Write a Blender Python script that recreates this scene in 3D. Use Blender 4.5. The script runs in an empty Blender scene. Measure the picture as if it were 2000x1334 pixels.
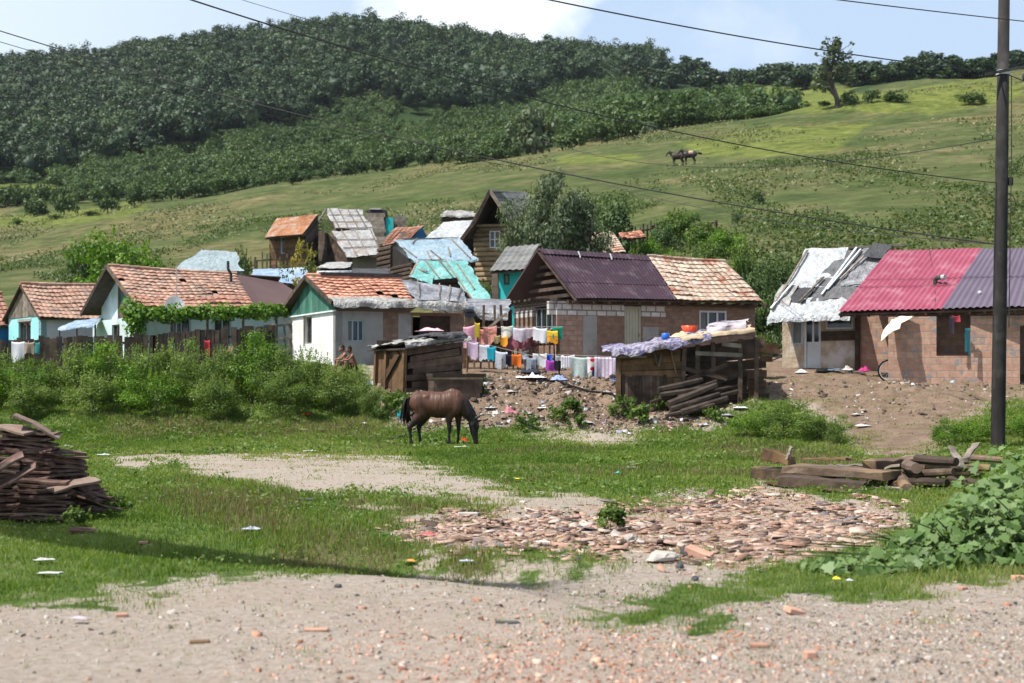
import bpy, math, random
import numpy as np
from mathutils import Vector, Matrix, Quaternion
random.seed(7); RS = np.random.RandomState(11)
SC = bpy.context.scene; COL = SC.collection
F_PX, CX, HY, CAMZ = 2778.0, 1000.0, 740.0, 1.71      # focal length, axis and horizon of the photograph in its own pixels
# ------------------------------------------------------------------ camera
cd = bpy.data.cameras.new("camera"); cam = bpy.data.objects.new("camera", cd); COL.objects.link(cam)
cam.location = (0, 0, CAMZ); cam.rotation_euler = (math.pi/2, 0, 0)
cd.lens = 50.0; cd.sensor_width = 36.0; cd.shift_y = (HY-667)/2000.0
cd.clip_start = 0.1; cd.clip_end = 5000
cd.dof.use_dof = True; cd.dof.focus_distance = 27.0; cd.dof.aperture_fstop = 2.2
SC.camera = cam
# ------------------------------------------------------------------ sun, sky
SUN_EL = math.radians(58); SUN_AZ = math.atan2(-0.905, -0.425)         # azimuth measured from +Y towards +X
sdir = Vector((math.sin(SUN_AZ)*math.cos(SUN_EL), math.cos(SUN_AZ)*math.cos(SUN_EL), math.sin(SUN_EL)))
sl = bpy.data.lights.new("sun", 'SUN'); sl.energy = 5.0; sl.angle = math.radians(0.55); sl.color = (1.0, 0.965, 0.91)
so = bpy.data.objects.new("sun", sl); COL.objects.link(so); so.rotation_euler = (-sdir).to_track_quat('-Z', 'Y').to_euler(); so.location = (-30, -20, 60)
W = bpy.data.worlds.new("World"); SC.world = W; W.use_nodes = True
nt = W.node_tree; nt.nodes.clear(); N = nt.nodes.new; LK = nt.links.new
out = N('ShaderNodeOutputWorld'); bg = N('ShaderNodeBackground'); bgc = N('ShaderNodeBackground'); mx = N('ShaderNodeMixShader')
sky = N('ShaderNodeTexSky'); sky.sky_type = 'NISHITA'; sky.sun_disc = False; sky.sun_elevation = SUN_EL; sky.sun_rotation = SUN_AZ
sky.air_density = 1.0; sky.dust_density = 1.2; sky.ozone_density = 1.2
LK(sky.outputs[0], bg.inputs[0]); bg.inputs[1].default_value = 0.09
bgc.inputs[0].default_value = (.90, .955, 1, 1); bgc.inputs[1].default_value = 0.86
tc = N('ShaderNodeTexCoord'); sx = N('ShaderNodeSeparateXYZ'); LK(tc.outputs['Generated'], sx.inputs[0])
def wm(op, a, b=None, c=None):
    n = N('ShaderNodeMath'); n.operation = op
    for i, v in enumerate((a, b, c)):
        if v is None: continue
        if isinstance(v, (int, float)): n.inputs[i].default_value = v
        else: LK(v, n.inputs[i])
    return n.outputs[0]
def wmr(v, a, b, c=0., d=1.):
    n = N('ShaderNodeMapRange'); n.interpolation_type = 'SMOOTHSTEP'; LK(v, n.inputs[0])
    for i, k in enumerate((a, b, c, d)): n.inputs[i+1].default_value = k
    return n.outputs[0]
az = wm('ARCTAN2', sx.outputs[0], sx.outputs[1]); el = wm('ARCSINE', sx.outputs[2])
cmb = N('ShaderNodeCombineXYZ'); LK(az, cmb.inputs[0]); LK(wm('MULTIPLY', el, 1.5), cmb.inputs[1])
nz = N('ShaderNodeTexNoise'); nz.inputs['Scale'].default_value = 9; nz.inputs['Detail'].default_value = 7; nz.inputs['Roughness'].default_value = .58; nz.inputs['Distortion'].default_value = .3
LK(cmb.outputs[0], nz.inputs['Vector'])
n2 = N('ShaderNodeTexNoise'); n2.inputs['Scale'].default_value = 26; n2.inputs['Detail'].default_value = 6; LK(cmb.outputs[0], n2.inputs['Vector'])
# one bank of cumulus behind the hill top, thin veils elsewhere
dx = wm('DIVIDE', wm('SUBTRACT', az, -0.022), 0.10); dy = wm('DIVIDE', wm('SUBTRACT', el, 0.280), 0.07)
r2 = wm('ADD', wm('MULTIPLY', dx, dx), wm('MULTIPLY', dy, dy))
blob = wm('SUBTRACT', 1.25, wm('SQRT', r2))
cl = wm('ADD', blob, wm('ADD', wm('MULTIPLY', wm('SUBTRACT', nz.outputs[0], .5), 1.5), wm('MULTIPLY', wm('SUBTRACT', n2.outputs[0], .5), .5)))
veil = wmr(nz.outputs[0], .46, .75, .0, .28)
veil = wm('MAXIMUM', veil, wmr(az, 0.05, -0.5, 0.05, .55))
fac = wm('MINIMUM', wm('MAXIMUM', wmr(cl, .18, .62, 0, .97), veil), 1.0)
bgh = N('ShaderNodeBackground'); mh = N('ShaderNodeMixShader'); bgh.inputs[0].default_value = (.58, .755, 1.0, 1); bgh.inputs[1].default_value = .70      # summer haze low over the horizon
LK(wmr(el, .32, .75, .86, 0.), mh.inputs[0]); LK(bg.outputs[0], mh.inputs[1]); LK(bgh.outputs[0], mh.inputs[2])
LK(fac, mx.inputs[0]); LK(mh.outputs[0], mx.inputs[1]); LK(bgc.outputs[0], mx.inputs[2]); LK(mx.outputs[0], out.inputs[0])
SC.view_settings.view_transform = 'Standard'; SC.view_settings.look = 'None'; SC.view_settings.exposure = 0.55; SC.view_settings.gamma = 1.0
HAZE = 0.00005
SC.cycles.max_bounces = 5; SC.cycles.diffuse_bounces = 3; SC.cycles.glossy_bounces = 2; SC.cycles.transmission_bounces = 3; SC.cycles.transparent_max_bounces = 4
SC.cycles.volume_bounces = 0; SC.cycles.use_denoising = True
# ------------------------------------------------------------------ helpers: placing
def P(px, py, Y): return Vector(((px-CX)*Y/F_PX, Y, CAMZ-(py-HY)*Y/F_PX))
def PX(p): return (CX+F_PX*p[0]/p[1], HY-F_PX*(p[2]-CAMZ)/p[1])
class Frame:
    """local frame: origin under pixel px at depth Y and height z; x along the front, y to the back"""
    def __init__(s, px, Y, rot, z):
        s.o = Vector(((px-CX)*Y/F_PX, Y, z)); s.r = math.radians(rot); s.c = math.cos(s.r); s.s = math.sin(s.r)
    def lx(s, px, ly=0.):
        u = (px-CX)/F_PX; X0 = s.o.x-ly*s.s; Y0 = s.o.y+ly*s.c
        return (u*Y0-X0)/(s.c-u*s.s)
    def ly(s, px, lx=0.):
        u = (px-CX)/F_PX; X0 = s.o.x+lx*s.c; Y0 = s.o.y+lx*s.s
        return (u*Y0-X0)/(-s.s-u*s.c)
    def z(s, py, lx=0., ly=0.):
        Y = s.o.y+lx*s.s+ly*s.c
        return CAMZ-(py-HY)*Y/F_PX-s.o.z
    def loc(s, p):
        d = Vector(p)-s.o
        return Vector((d.x*s.c+d.y*s.s, -d.x*s.s+d.y*s.c, d.z))
# ------------------------------------------------------------------ helpers: noise
def _h(ix, iy, seed):
    h = (ix.astype(np.int64)*374761393+iy.astype(np.int64)*668265263+seed*974711) & 0xffffffff
    h = ((h ^ (h >> 13))*1274126177) & 0xffffffff
    return ((h ^ (h >> 16)) & 0xffff)/65535.0
def vn(x, y, seed=0):
    x = np.asarray(x, float); y = np.asarray(y, float)
    ix = np.floor(x); iy = np.floor(y); fx = x-ix; fy = y-iy
    fx = fx*fx*(3-2*fx); fy = fy*fy*(3-2*fy)
    a = _h(ix, iy, seed); b = _h(ix+1, iy, seed); c = _h(ix, iy+1, seed); d = _h(ix+1, iy+1, seed)
    return (a*(1-fx)+b*fx)*(1-fy)+(c*(1-fx)+d*fx)*fy
def fbm(x, y, seed=0, o=4):
    v = 0; a = .5; t = 0
    for i in range(o):
        v = v+a*vn(np.asarray(x)*2**i, np.asarray(y)*2**i, seed+i*17); t += a; a *= .5
    return v/t-.5
# ------------------------------------------------------------------ helpers: objects
def tag(o, label=None, cat=None, group=None, kind=None):
    if label: o['label'] = label
    if cat: o['category'] = cat
    if group: o['group'] = group
    if kind: o['kind'] = kind
    return o
def empty(name, loc, rz=0., label=None, cat=None, group=None):
    o = bpy.data.objects.new(name, None); COL.objects.link(o); o.location = loc; o.rotation_euler = (0, 0, rz); o.empty_display_size = .2
    return tag(o, label, cat, group)
def copy_tree(o, parent=None):
    c = o.copy(); COL.objects.link(c)
    if parent: c.parent = parent
    for ch in list(o.children): copy_tree(ch, c)
    return c
def npmesh(name, V, Q, rnd=None, mat=None, parent=None, smooth=False):
    """V (n,3), Q (m,k) faces with k corners each"""
    V = np.asarray(V, np.float32); Q = np.asarray(Q, np.int32); k = Q.shape[1]
    me = bpy.data.meshes.new(name); me.vertices.add(len(V)); me.vertices.foreach_set('co', V.ravel())
    me.loops.add(Q.size); me.loops.foreach_set('vertex_index', Q.ravel())
    me.polygons.add(len(Q)); me.polygons.foreach_set('loop_start', np.arange(0, Q.size, k, dtype=np.int32))
    try: me.polygons.foreach_set('loop_total', np.full(len(Q), k, np.int32))
    except Exception: pass
    if smooth: me.polygons.foreach_set('use_smooth', np.ones(len(Q), bool))
    if rnd is not None:
        at = me.attributes.new('rnd', 'FLOAT', 'FACE'); at.data.foreach_set('value', np.asarray(rnd, np.float32))
    me.update(calc_edges=True)
    if mat: me.materials.append(mat)
    o = bpy.data.objects.new(name, me); COL.objects.link(o)
    if parent: o.parent = parent
    return o
class MB:
    def __init__(s): s.v = []; s.f = []; s.c = []; s.uv = []
    def add(s, vs, fs, c=None, uvs=None):
        b = len(s.v); s.v.extend([tuple(p) for p in vs])
        if c is None: c = random.random()
        for i, f in enumerate(fs):
            s.f.append(tuple(b+k for k in f)); s.c.append(c); s.uv.append(uvs[i] if uvs else None)
    def box(s, c, size, rot=None, col=None):
        hx, hy, hz = [q/2 for q in size]
        vs = [Vector((x, y, z)) for x in (-hx, hx) for y in (-hy, hy) for z in (-hz, hz)]
        if rot is not None: vs = [rot @ p for p in vs]
        c = Vector(c); s.add([p+c for p in vs], [(0, 1, 3, 2), (4, 6, 7, 5), (0, 4, 5, 1), (2, 3, 7, 6), (0, 2, 6, 4), (1, 5, 7, 3)], col)
    def bx(s, x0, x1, y0, y1, z0, z1, col=None): s.box(((x0+x1)/2, (y0+y1)/2, (z0+z1)/2), (x1-x0, y1-y0, z1-z0), None, col)
    def beam(s, p0, p1, w, h, col=None, roll=0., taper=1.):
        p0 = Vector(p0); p1 = Vector(p1); d = (p1-p0).normalized()
        up = Vector((0, 0, 1)) if abs(d.z) < .95 else Vector((0, 1, 0))
        sd = d.cross(up).normalized(); up = sd.cross(d)
        if roll: q = Quaternion(d, roll); sd = q @ sd; up = q @ up
        vs = []
        for p, k in ((p0, 1.), (p1, taper)):
            for a, b in ((-1, -1), (1, -1), (1, 1), (-1, 1)): vs.append(p+sd*(a*w/2*k)+up*(b*h/2*k))
        L = (p1-p0).length
        u = [(0, 0), (0, w), (L, w), (L, 0)]
        s.add(vs, [(0, 3, 2, 1), (4, 5, 6, 7), (0, 1, 5, 4), (1, 2, 6, 5), (2, 3, 7, 6), (3, 0, 4, 7)], col, [None, None]+[[(0, 0), (0, h), (L, h), (L, 0)]]*4)
    def tube(s, pts, radii, n=8, col=None, cap=True, flat=None):
        pts = [Vector(p) for p in pts]; k = len(pts)
        if isinstance(radii, (int, float)): radii = [radii]*k
        if col is None: col = random.random()
        rings = []; ref = None
        for i in range(k):
            d = (pts[min(i+1, k-1)]-pts[max(i-1, 0)]).normalized()
            if ref is None:
                ref = Vector((0, 1, 0)) if abs(d.y) < .9 else Vector((1, 0, 0))
            a = (ref-d*ref.dot(d)).normalized(); ref = a; b = d.cross(a)
            r = radii[i]; ra, rb = r if isinstance(r, tuple) else (r, r)
            rings.append([pts[i]+a*(ra*math.cos(t*2*math.pi/n))+b*(rb*math.sin(t*2*math.pi/n)) for t in range(n)])
        vs = [p for r in rings for p in r]; fs = []
        for i in range(k-1):
            for t in range(n): fs.append((i*n+t, i*n+(t+1) % n, (i+1)*n+(t+1) % n, (i+1)*n+t))
        if cap: fs.append(tuple(range(n-1, -1, -1))); fs.append(tuple((k-1)*n+t for t in range(n)))
        s.add(vs, fs, col)
    def ball(s, c, r, n=10, m=7, col=None):
        c = Vector(c); r = r if isinstance(r, tuple) else (r, r, r)
        vs = [c+Vector((0, 0, -r[2]))]; fs = []
        for j in range(1, m):
            ph = -math.pi/2+math.pi*j/m
            for i in range(n): vs.append(c+Vector((r[0]*math.cos(ph)*math.cos(2*math.pi*i/n), r[1]*math.cos(ph)*math.sin(2*math.pi*i/n), r[2]*math.sin(ph))))
        vs.append(c+Vector((0, 0, r[2])))
        for i in range(n): fs.append((0, 1+(i+1) % n, 1+i))
        for j in range(m-2):
            for i in range(n): a = 1+j*n; fs.append((a+i, a+(i+1) % n, a+n+(i+1) % n, a+n+i))
        for i in range(n): fs.append((len(vs)-1, 1+(m-2)*n+i, 1+(m-2)*n+(i+1) % n))
        s.add(vs, fs, col)
    def wall(s, p0, p1, z0, z1, th=.2, holes=(), col=.5, zt1=None):
        """upright wall from p0 to p1 (its outer face; thickness goes to the left of p0->p1), with rectangular holes (u0,u1,z0,z1)"""
        p0 = Vector((p0[0], p0[1], 0)); p1 = Vector((p1[0], p1[1], 0)); L = (p1-p0).length; d = (p1-p0)/L; nb = Vector((-d.y, d.x, 0))*th
        xs = sorted({0., L, *[min(max(h[i], 0), L) for h in holes for i in (0, 1)]}); zs = sorted({z0, z1, *[min(max(h[i], z0), z1) for h in holes for i in (2, 3)]})
        solid = lambda i, j: 0 <= i < len(xs)-1 and 0 <= j < len(zs)-1 and not any(h[0]-1e-6 <= (xs[i]+xs[i+1])/2 <= h[1] and h[2]-1e-6 <= (zs[j]+zs[j+1])/2 <= h[3] for h in holes)
        def pt(x, z, b):
            if zt1 is not None and z == z1: z = z1+(zt1-z1)*x/L
            return p0+d*x+Vector((0, 0, z))+(nb if b else Vector())
        def q(a, b, c, e, uv): s.add([a, b, c, e], [(0, 1, 2, 3)], col, [uv])
        for i in range(len(xs)-1):
            for j in range(len(zs)-1):
                if not solid(i, j): continue
                x0, x1, a, b = xs[i], xs[i+1], zs[j], zs[j+1]; uv = [(x0, a), (x1, a), (x1, b), (x0, b)]
                q(pt(x0, a, 0), pt(x1, a, 0), pt(x1, b, 0), pt(x0, b, 0), uv); q(pt(x1, a, 1), pt(x0, a, 1), pt(x0, b, 1), pt(x1, b, 1), uv)
                if not solid(i-1, j): q(pt(x0, a, 1), pt(x0, a, 0), pt(x0, b, 0), pt(x0, b, 1), [(0, a), (th, a), (th, b), (0, b)])
                if not solid(i+1, j): q(pt(x1, a, 0), pt(x1, a, 1), pt(x1, b, 1), pt(x1, b, 0), [(0, a), (th, a), (th, b), (0, b)])
                if not solid(i, j-1): q(pt(x0, a, 1), pt(x1, a, 1), pt(x1, a, 0), pt(x0, a, 0), [(x0, 0), (x1, 0), (x1, th), (x0, th)])
                if not solid(i, j+1): q(pt(x0, b, 0), pt(x1, b, 0), pt(x1, b, 1), pt(x0, b, 1), [(x0, 0), (x1, 0), (x1, th), (x0, th)])
    def build(s, name, mat, parent=None, smooth=False):
        me = bpy.data.meshes.new(name); me.from_pydata(s.v, [], s.f)
        at = me.attributes.new('rnd', 'FLOAT', 'FACE'); at.data.foreach_set('value', np.array(s.c, np.float32))
        uvl = me.uv_layers.new(name='uv'); vs = s.v
        for p, uv in zip(me.polygons, s.uv):
            if uv is None:
                n = p.normal; ax = max(range(3), key=lambda i: abs(n[i])); i, j = ((1, 2), (0, 2), (0, 1))[ax]
                for li, vi in zip(p.loop_indices, p.vertices): uvl.data[li].uv = (vs[vi][i], vs[vi][j])
            else:
                for li, t in zip(p.loop_indices, uv): uvl.data[li].uv = t
        if smooth: me.polygons.foreach_set('use_smooth', [True]*len(me.polygons))
        me.materials.append(mat); o = bpy.data.objects.new(name, me); COL.objects.link(o)
        if parent: o.parent = parent
        return o
# ------------------------------------------------------------------ helpers: materials
MATS = {}
def ramp(nt, fac, stops):
    r = nt.nodes.new('ShaderNodeValToRGB'); e = r.color_ramp.elements
    while len(e) < len(stops): e.new(.5)
    for k, (p, c) in zip(e, stops): k.position = p; k.color = (*c, 1)
    if fac is not None: nt.links.new(fac, r.inputs[0])
    return r.outputs[0]
class NB:
    def __init__(s, m): s.t = m.node_tree; s.b = s.t.nodes['Principled BSDF']; s.o = s.t.nodes['Material Output']
    def n(s, ty, **kw):
        x = s.t.nodes.new(ty)
        for k, v in kw.items(): setattr(x, k, v)
        return x
    def l(s, a, b): s.t.links.new(a, b)
    def co(s, kind='Object', sc=(1, 1, 1)):
        t = s.n('ShaderNodeTexCoord'); m = s.n('ShaderNodeMapping'); m.inputs['Scale'].default_value = sc
        s.l(t.outputs[kind], m.inputs[0]); return m.outputs[0]
    def noise(s, v, sc, det=4, rough=.55, dist=0.):
        x = s.n('ShaderNodeTexNoise'); x.inputs['Scale'].default_value = sc; x.inputs['Detail'].default_value = det; x.inputs['Roughness'].default_value = rough; x.inputs['Distortion'].default_value = dist
        s.l(v, x.inputs['Vector']); return x.outputs[0]
    def attr(s, name): x = s.n('ShaderNodeAttribute', attribute_name=name); return x.outputs['Fac']
    def math(s, op, a, b=None, clamp=False):
        x = s.n('ShaderNodeMath', operation=op); x.use_clamp = clamp
        for i, v in enumerate((a, b)):
            if v is None: continue
            if isinstance(v, (int, float)): x.inputs[i].default_value = v
            else: s.l(v, x.inputs[i])
        return x.outputs[0]
    def sstep(s, v, a, b, c=0., d=1.):
        x = s.n('ShaderNodeMapRange', interpolation_type='SMOOTHSTEP'); s.l(v, x.inputs[0])
        for i, k in enumerate((a, b, c, d)): x.inputs[i+1].default_value = k
        return x.outputs[0]
    def mix(s, f, a, b, mode='MIX'):
        x = s.n('ShaderNodeMix', data_type='RGBA', blend_type=mode)
        for i, v in ((0, f), (6, a), (7, b)):
            if isinstance(v, (int, float)): x.inputs[i].default_value = v
            elif isinstance(v, tuple): x.inputs[i].default_value = (*v[:3], 1)
            else: s.l(v, x.inputs[i])
        return x.outputs[2]
    def bump(s, h, st=.5, d=.02):
        x = s.n('ShaderNodeBump'); x.inputs['Strength'].default_value = st; x.inputs['Distance'].default_value = d; s.l(h, x.inputs['Height']); s.l(x.outputs[0], s.b.inputs['Normal'])
def newmat(name, rough=.85, spec=.3):
    m = bpy.data.materials.new(name); m.use_nodes = True; b = NB(m)
    b.b.inputs['Roughness'].default_value = rough; b.b.inputs['Specular IOR Level'].default_value = spec
    return m, b
def surf(name, cols, sc=3., st=(1, 1, 1), rough=.85, bump=.3, bsc=None, rnd=.35, stain=None, stsc=.6, stamt=.5, spec=.25, coord='Object', metal=0., bd=.02, det=6):
    """mottled surface: noise through a ramp of colours, per-piece tint from the rnd attribute, worn stains"""
    m, b = newmat(name, rough, spec); v = b.co(coord, st)
    c = ramp(b.t, b.noise(v, sc, det, .62), [(.28+.44*i/max(1, len(cols)-1), k) for i, k in enumerate(cols)])
    if rnd: c = b.mix(1., c, ramp(b.t, b.attr('rnd'), [(0, (1-rnd,)*3), (1, (1+rnd*.6,)*3)]), 'MULTIPLY')
    if stain is not None:
        f = b.sstep(b.noise(b.co(coord), stsc, 5, .65), .5, .66, 0, stamt); c = b.mix(f, c, stain)
    b.l(c, b.b.inputs['Base Color']); b.b.inputs['Metallic'].default_value = metal
    if bump: b.bump(b.noise(v, bsc or sc*3, 5, .65), bump, bd)
    MATS[name] = m; return m
def brickmat(name, c1, c2, mortar, bw=.33, bh=.2, ms=.012, rough=.9, blot=None):
    m, b = newmat(name, rough, .2); uv = b.n('ShaderNodeTexCoord').outputs['UV']
    x = b.n('ShaderNodeTexBrick'); b.l(uv, x.inputs['Vector']); x.inputs['Scale'].default_value = 1
    x.inputs['Color1'].default_value = (*c1, 1); x.inputs['Color2'].default_value = (*c2, 1); x.inputs['Mortar'].default_value = (*mortar, 1)
    x.inputs['Mortar Size'].default_value = ms; x.inputs['Mortar Smooth'].default_value = .3; x.inputs['Brick Width'].default_value = bw; x.inputs['Row Height'].default_value = bh
    n = b.noise(uv, 5, 6, .65); c = b.mix(1., x.outputs['Color'], ramp(b.t, n, [(.3, (.72, .7, .7)), (.7, (1.2, 1.18, 1.15))]), 'MULTIPLY')
    if blot is not None:
        f = b.math('MULTIPLY', b.sstep(b.noise(uv, 2.6, 3, .5), .56, .62), b.sstep(b.noise(uv, 7, 2), .4, .5)); c = b.mix(f, c, blot)
    b.l(c, b.b.inputs['Base Color'])
    h = b.math('SUBTRACT', b.math('MULTIPLY', b.noise(uv, 30, 3), .4), x.outputs['Fac']); b.bump(h, .6, .015)
    MATS[name] = m; return m
def leafmat(name, cols, rough=.55, trans=.35, spec=.3, hue=0.):
    m, b = newmat(name, rough, spec)
    oi = b.n('ShaderNodeObjectInfo'); f = b.math('ADD', b.math('MULTIPLY', b.attr('rnd'), .8), b.math('MULTIPLY', oi.outputs['Random'], .2))
    c = ramp(b.t, f, [(i/(len(cols)-1), k) for i, k in enumerate(cols)])
    b.l(c, b.b.inputs['Base Color'])
    t = b.n('ShaderNodeBsdfTranslucent'); b.l(b.mix(1., c, (1.25, 1.3, .5), 'MULTIPLY'), t.inputs[0])
    x = b.n('ShaderNodeMixShader'); x.inputs[0].default_value = trans; b.l(b.b.outputs[0], x.inputs[1]); b.l(t.outputs[0], x.inputs[2]); b.l(x.outputs[0], b.o.inputs[0])
    MATS[name] = m; return m
# ------------------------------------------------------------------ terrain
TC = [-900, 0, 575, 700, 1000, 1330, 1700, 2000, 2900]
NEAR = {  # heights (m) at depth Y per column
 -10: [0]*9, 30: [0, 0, 0, 0, 0, 0, 0, .02, .02],
 33: [0, 0, 0, 0, 0, 0, .06, .28, .3], 36: [0, 0, 0, 0, 0, .03, .45, .7, .7], 38: [.1, .1, .1, .05, 0, .2, .85, 1.0, 1.0],
 40: [.45, .45, .45, .4, .35, .7, 1.2, 1.32, 1.3], 42: [.9, .9, .9, .9, .95, 1.2, 1.5, 1.56, 1.56], 44: [1.3, 1.3, 1.3, 1.5, 1.6, 1.65, 1.72, 1.76, 1.76],
 47: [1.9, 1.9, 2.0, 2.1, 2.08, 2.08, 2.0, 2.0, 2.0], 50: [2.2, 2.2, 2.3, 2.35, 2.3, 2.3, 2.2, 2.2, 2.2], 55: [2.5]*9, 60: [2.85]*9}
FAR = {  # row of the photograph on which the ground at depth Y lies, per column
 70: [650, 645, 650, 650, 640, 570, 560, 560, 560], 80: [600, 600, 600, 600, 590, 500, 478, 468, 468], 90: [575, 577, 545, 545, 550, 455, 425, 415, 415],
 100: [555, 557, 507, 503, 500, 422, 385, 374, 370], 115: [533, 535, 470, 460, 445, 385, 350, 333, 330], 130: [515, 518, 440, 430, 405, 355, 320, 300, 296], 161: [485, 488, 408, 395, 352, 322, 280, 250, 245], 200: [455, 458, 388, 375, 325, 285, 242, 200, 190],
 230: [438, 442, 378, 362, 311, 264, 212, 172, 160], 290: [420, 425, 362, 345, 300, 250, 200, 160, 150], 350: [388, 392, 340, 325, 290, 242, 178, 148, 140],
 420: [346, 350, 305, 292, 268, 228, 166, 135, 128], 500: [300, 305, 255, 245, 238, 200, 155, 128, 120], 600: [240, 240, 178, 168, 186, 172, 152, 125, 118],
 700: [188, 180, 104, 92, 130, 152, 155, 128, 120], 760: [172, 163, 88, 78, 118, 150, 160, 132, 125], 850: [178, 165, 92, 85, 125, 180, 172, 145, 135], 1000: [260, 260, 220, 220, 240, 260, 250, 240, 230], 1500: [520]*9, 3000: [700]*9}
_ys = np.concatenate([np.arange(-10, 62, .5), np.exp(np.linspace(math.log(62), math.log(3000), 260))])
_us = np.linspace(-900, 2900, 191)
def _tab():
    rows = []; ky = sorted(list(NEAR)+list(FAR))
    for y in ky:
        if y in NEAR: z = np.interp(_us, TC, NEAR[y])
        else: z = CAMZ-(np.interp(_us, TC, FAR[y])-HY)*y/F_PX
        rows.append(z)
    rows = np.array(rows)
    T = np.array([[0.]*len(_us)]*len(_ys))
    for j in range(len(_us)): T[:, j] = np.interp(_ys, ky, rows[:, j])
    for _ in range(6):                                          # soften creases
        T[1:-1] = .25*T[:-2]+.5*T[1:-1]+.25*T[2:]
    for _ in range(14): T[:, 1:-1] = .25*T[:, :-2]+.5*T[:, 1:-1]+.25*T[:, 2:]
    return T
_T = _tab()
def H(X, Y, micro=True):
    X = np.asarray(X, float); Y = np.asarray(Y, float)
    u = np.clip(CX+F_PX*X/np.maximum(Y, 6), -900, 2899.9); j = (u+900)/20.0; j0 = np.clip(j.astype(int), 0, len(_us)-2); fj = j-j0
    fi = np.interp(Y, _ys, np.arange(len(_ys))); i0 = np.clip(fi.astype(int), 0, len(_ys)-2); fi = fi-i0
    z = (_T[i0, j0]*(1-fj)+_T[i0, j0+1]*fj)*(1-fi)+(_T[i0+1, j0]*(1-fj)+_T[i0+1, j0+1]*fj)*fi
    if micro:
        k = np.clip((Y-70)/150, 0, 1)
        z = z+fbm(X*.35, Y*.35, 3, 4)*.10*np.clip((Y-5)/6, .2, 1)*(1-k)+fbm(X*2.2, Y*2.2, 9, 3)*.035*(1-k)
        z = z+fbm(X*.03, Y*.03, 5, 4)*5.0*k
        bk = np.clip((Y-37)/3, 0, 1)*np.clip((47-Y)/3, 0, 1); z = z+fbm(X*1.3, Y*1.3, 21, 4)*.5*bk
        sw = 2.*np.exp(-((Y-(14.6-.62*(X+3.5)))/.55)**2)*np.clip((1.5-X)/2, 0, 1)*np.clip((X+6)/2, 0, 1); z = z-.10*sw  # dip shaped along the shadow band so the grass there shades itself
    return z
def h1(x, y): return float(H(np.array([x]), np.array([y]))[0])
def ground_at(px, Y): x = (px-CX)*Y/F_PX; return Vector((x, Y, h1(x, Y)))
def hit(px, py, y0=6., y1=900.):
    """first ground point seen at pixel (px,py)"""
    Y = np.exp(np.linspace(math.log(y0), math.log(y1), 4000)); X = (px-CX)/F_PX*Y
    pyy = HY-F_PX*(H(X, Y)-CAMZ)/Y; k = np.argmax(pyy <= py)
    return Vector((X[k], Y[k], float(H(X[k:k+1], Y[k:k+1])[0])))
def inpoly(px, py, poly):
    r = np.zeros(px.shape, bool); n = len(poly)
    for i in range(n):
        x0, y0 = poly[i]; x1, y1 = poly[(i+1) % n]
        if y0 == y1: continue
        c = ((y0 > py) != (y1 > py)) & (px < (x1-x0)*(py-y0)/(y1-y0)+x0); r ^= c
    return r
def pxy(X, Y, Z): Ym = np.maximum(Y, 6); return CX+F_PX*X/Ym, HY-F_PX*(Z-CAMZ)/Ym
def soft(polys, X, Y, jx=22, jy=7, seed=1):
    Z = H(X, Y, False); px, py = pxy(X, Y, Z)
    s = np.clip(14/np.maximum(Y, 6), .3, 1.6)
    px = px+(fbm(X*1.1, Y*.6, seed, 4))*150*s+fbm(X*5, Y*4, seed+11, 3)*70*s; py = py+fbm(X*1.1, Y*.6, seed+5, 4)*50*s+fbm(X*5, Y*4, seed+12, 3)*34*s+fbm(X*2.3, Y*1.7, seed+31, 3)*60*s
    m = np.zeros(X.shape)
    for i in range(9):
        a = i*2.4; r = math.sqrt((i+.5)/9)
        o = np.zeros(X.shape, bool)
        for p in polys: o |= inpoly(px+jx*r*math.cos(a), py+jy*r*math.sin(a), p)
        m += o/9.
    return m
ROADP = [[(-900, 1200), (0, 1190), (150, 1197), (250, 1172), (340, 1148), (450, 1152), (560, 1130), (700, 1118), (830, 1118), (1000, 1124), (1100, 1112), (1250, 1102), (1380, 1092), (1560, 1086), (1500, 1118), (1400, 1146), (1250, 1178), (1125, 1195), (1120, 1212), (1200, 1228), (1350, 1208), (1480, 1192), (1600, 1166), (1750, 1172), (1900, 1138), (2000, 1126), (3000, 1120), (3000, 9000), (-900, 9000)]]
DIRTP = [[(190, 893), (400, 884), (560, 890), (720, 884), (850, 905), (880, 930), (1010, 962), (960, 978), (800, 968), (600, 962), (480, 946), (350, 912), (200, 912)],
 [(1000, 850), (1200, 842), (1290, 855), (1150, 868)], [(1290, 950), (1370, 948), (1390, 968), (1300, 972)], [(690, 982), (780, 985), (760, 1002), (700, 1000)], [(980, 960), (1240, 985), (1260, 1000), (1000, 1000)], [(1480, 930), (1560, 960), (1480, 972)],
 [(740, 690), (1240, 700), (1500, 700), (1740, 690), (2100, 700), (2100, 775), (1940, 790), (1860, 838), (1810, 892), (1700, 892), (1665, 868), (1600, 800), (1500, 772), (1430, 800), (1400, 838), (1100, 832), (960, 836), (780, 832), (740, 770)]]
RUBP = [[(745, 1028), (900, 1000), (1100, 1005), (1300, 985), (1480, 958), (1600, 972), (1750, 990), (1770, 1030), (1700, 1072), (1560, 1088), (1480, 1102), (1300, 1098), (1100, 1082), (950, 1076), (800, 1056)]]
TRASHP = [[(745, 742), (930, 735), (1200, 735), (1235, 785), (1300, 800), (1420, 800), (1405, 838), (1100, 832), (960, 836), (780, 832)]]
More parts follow.
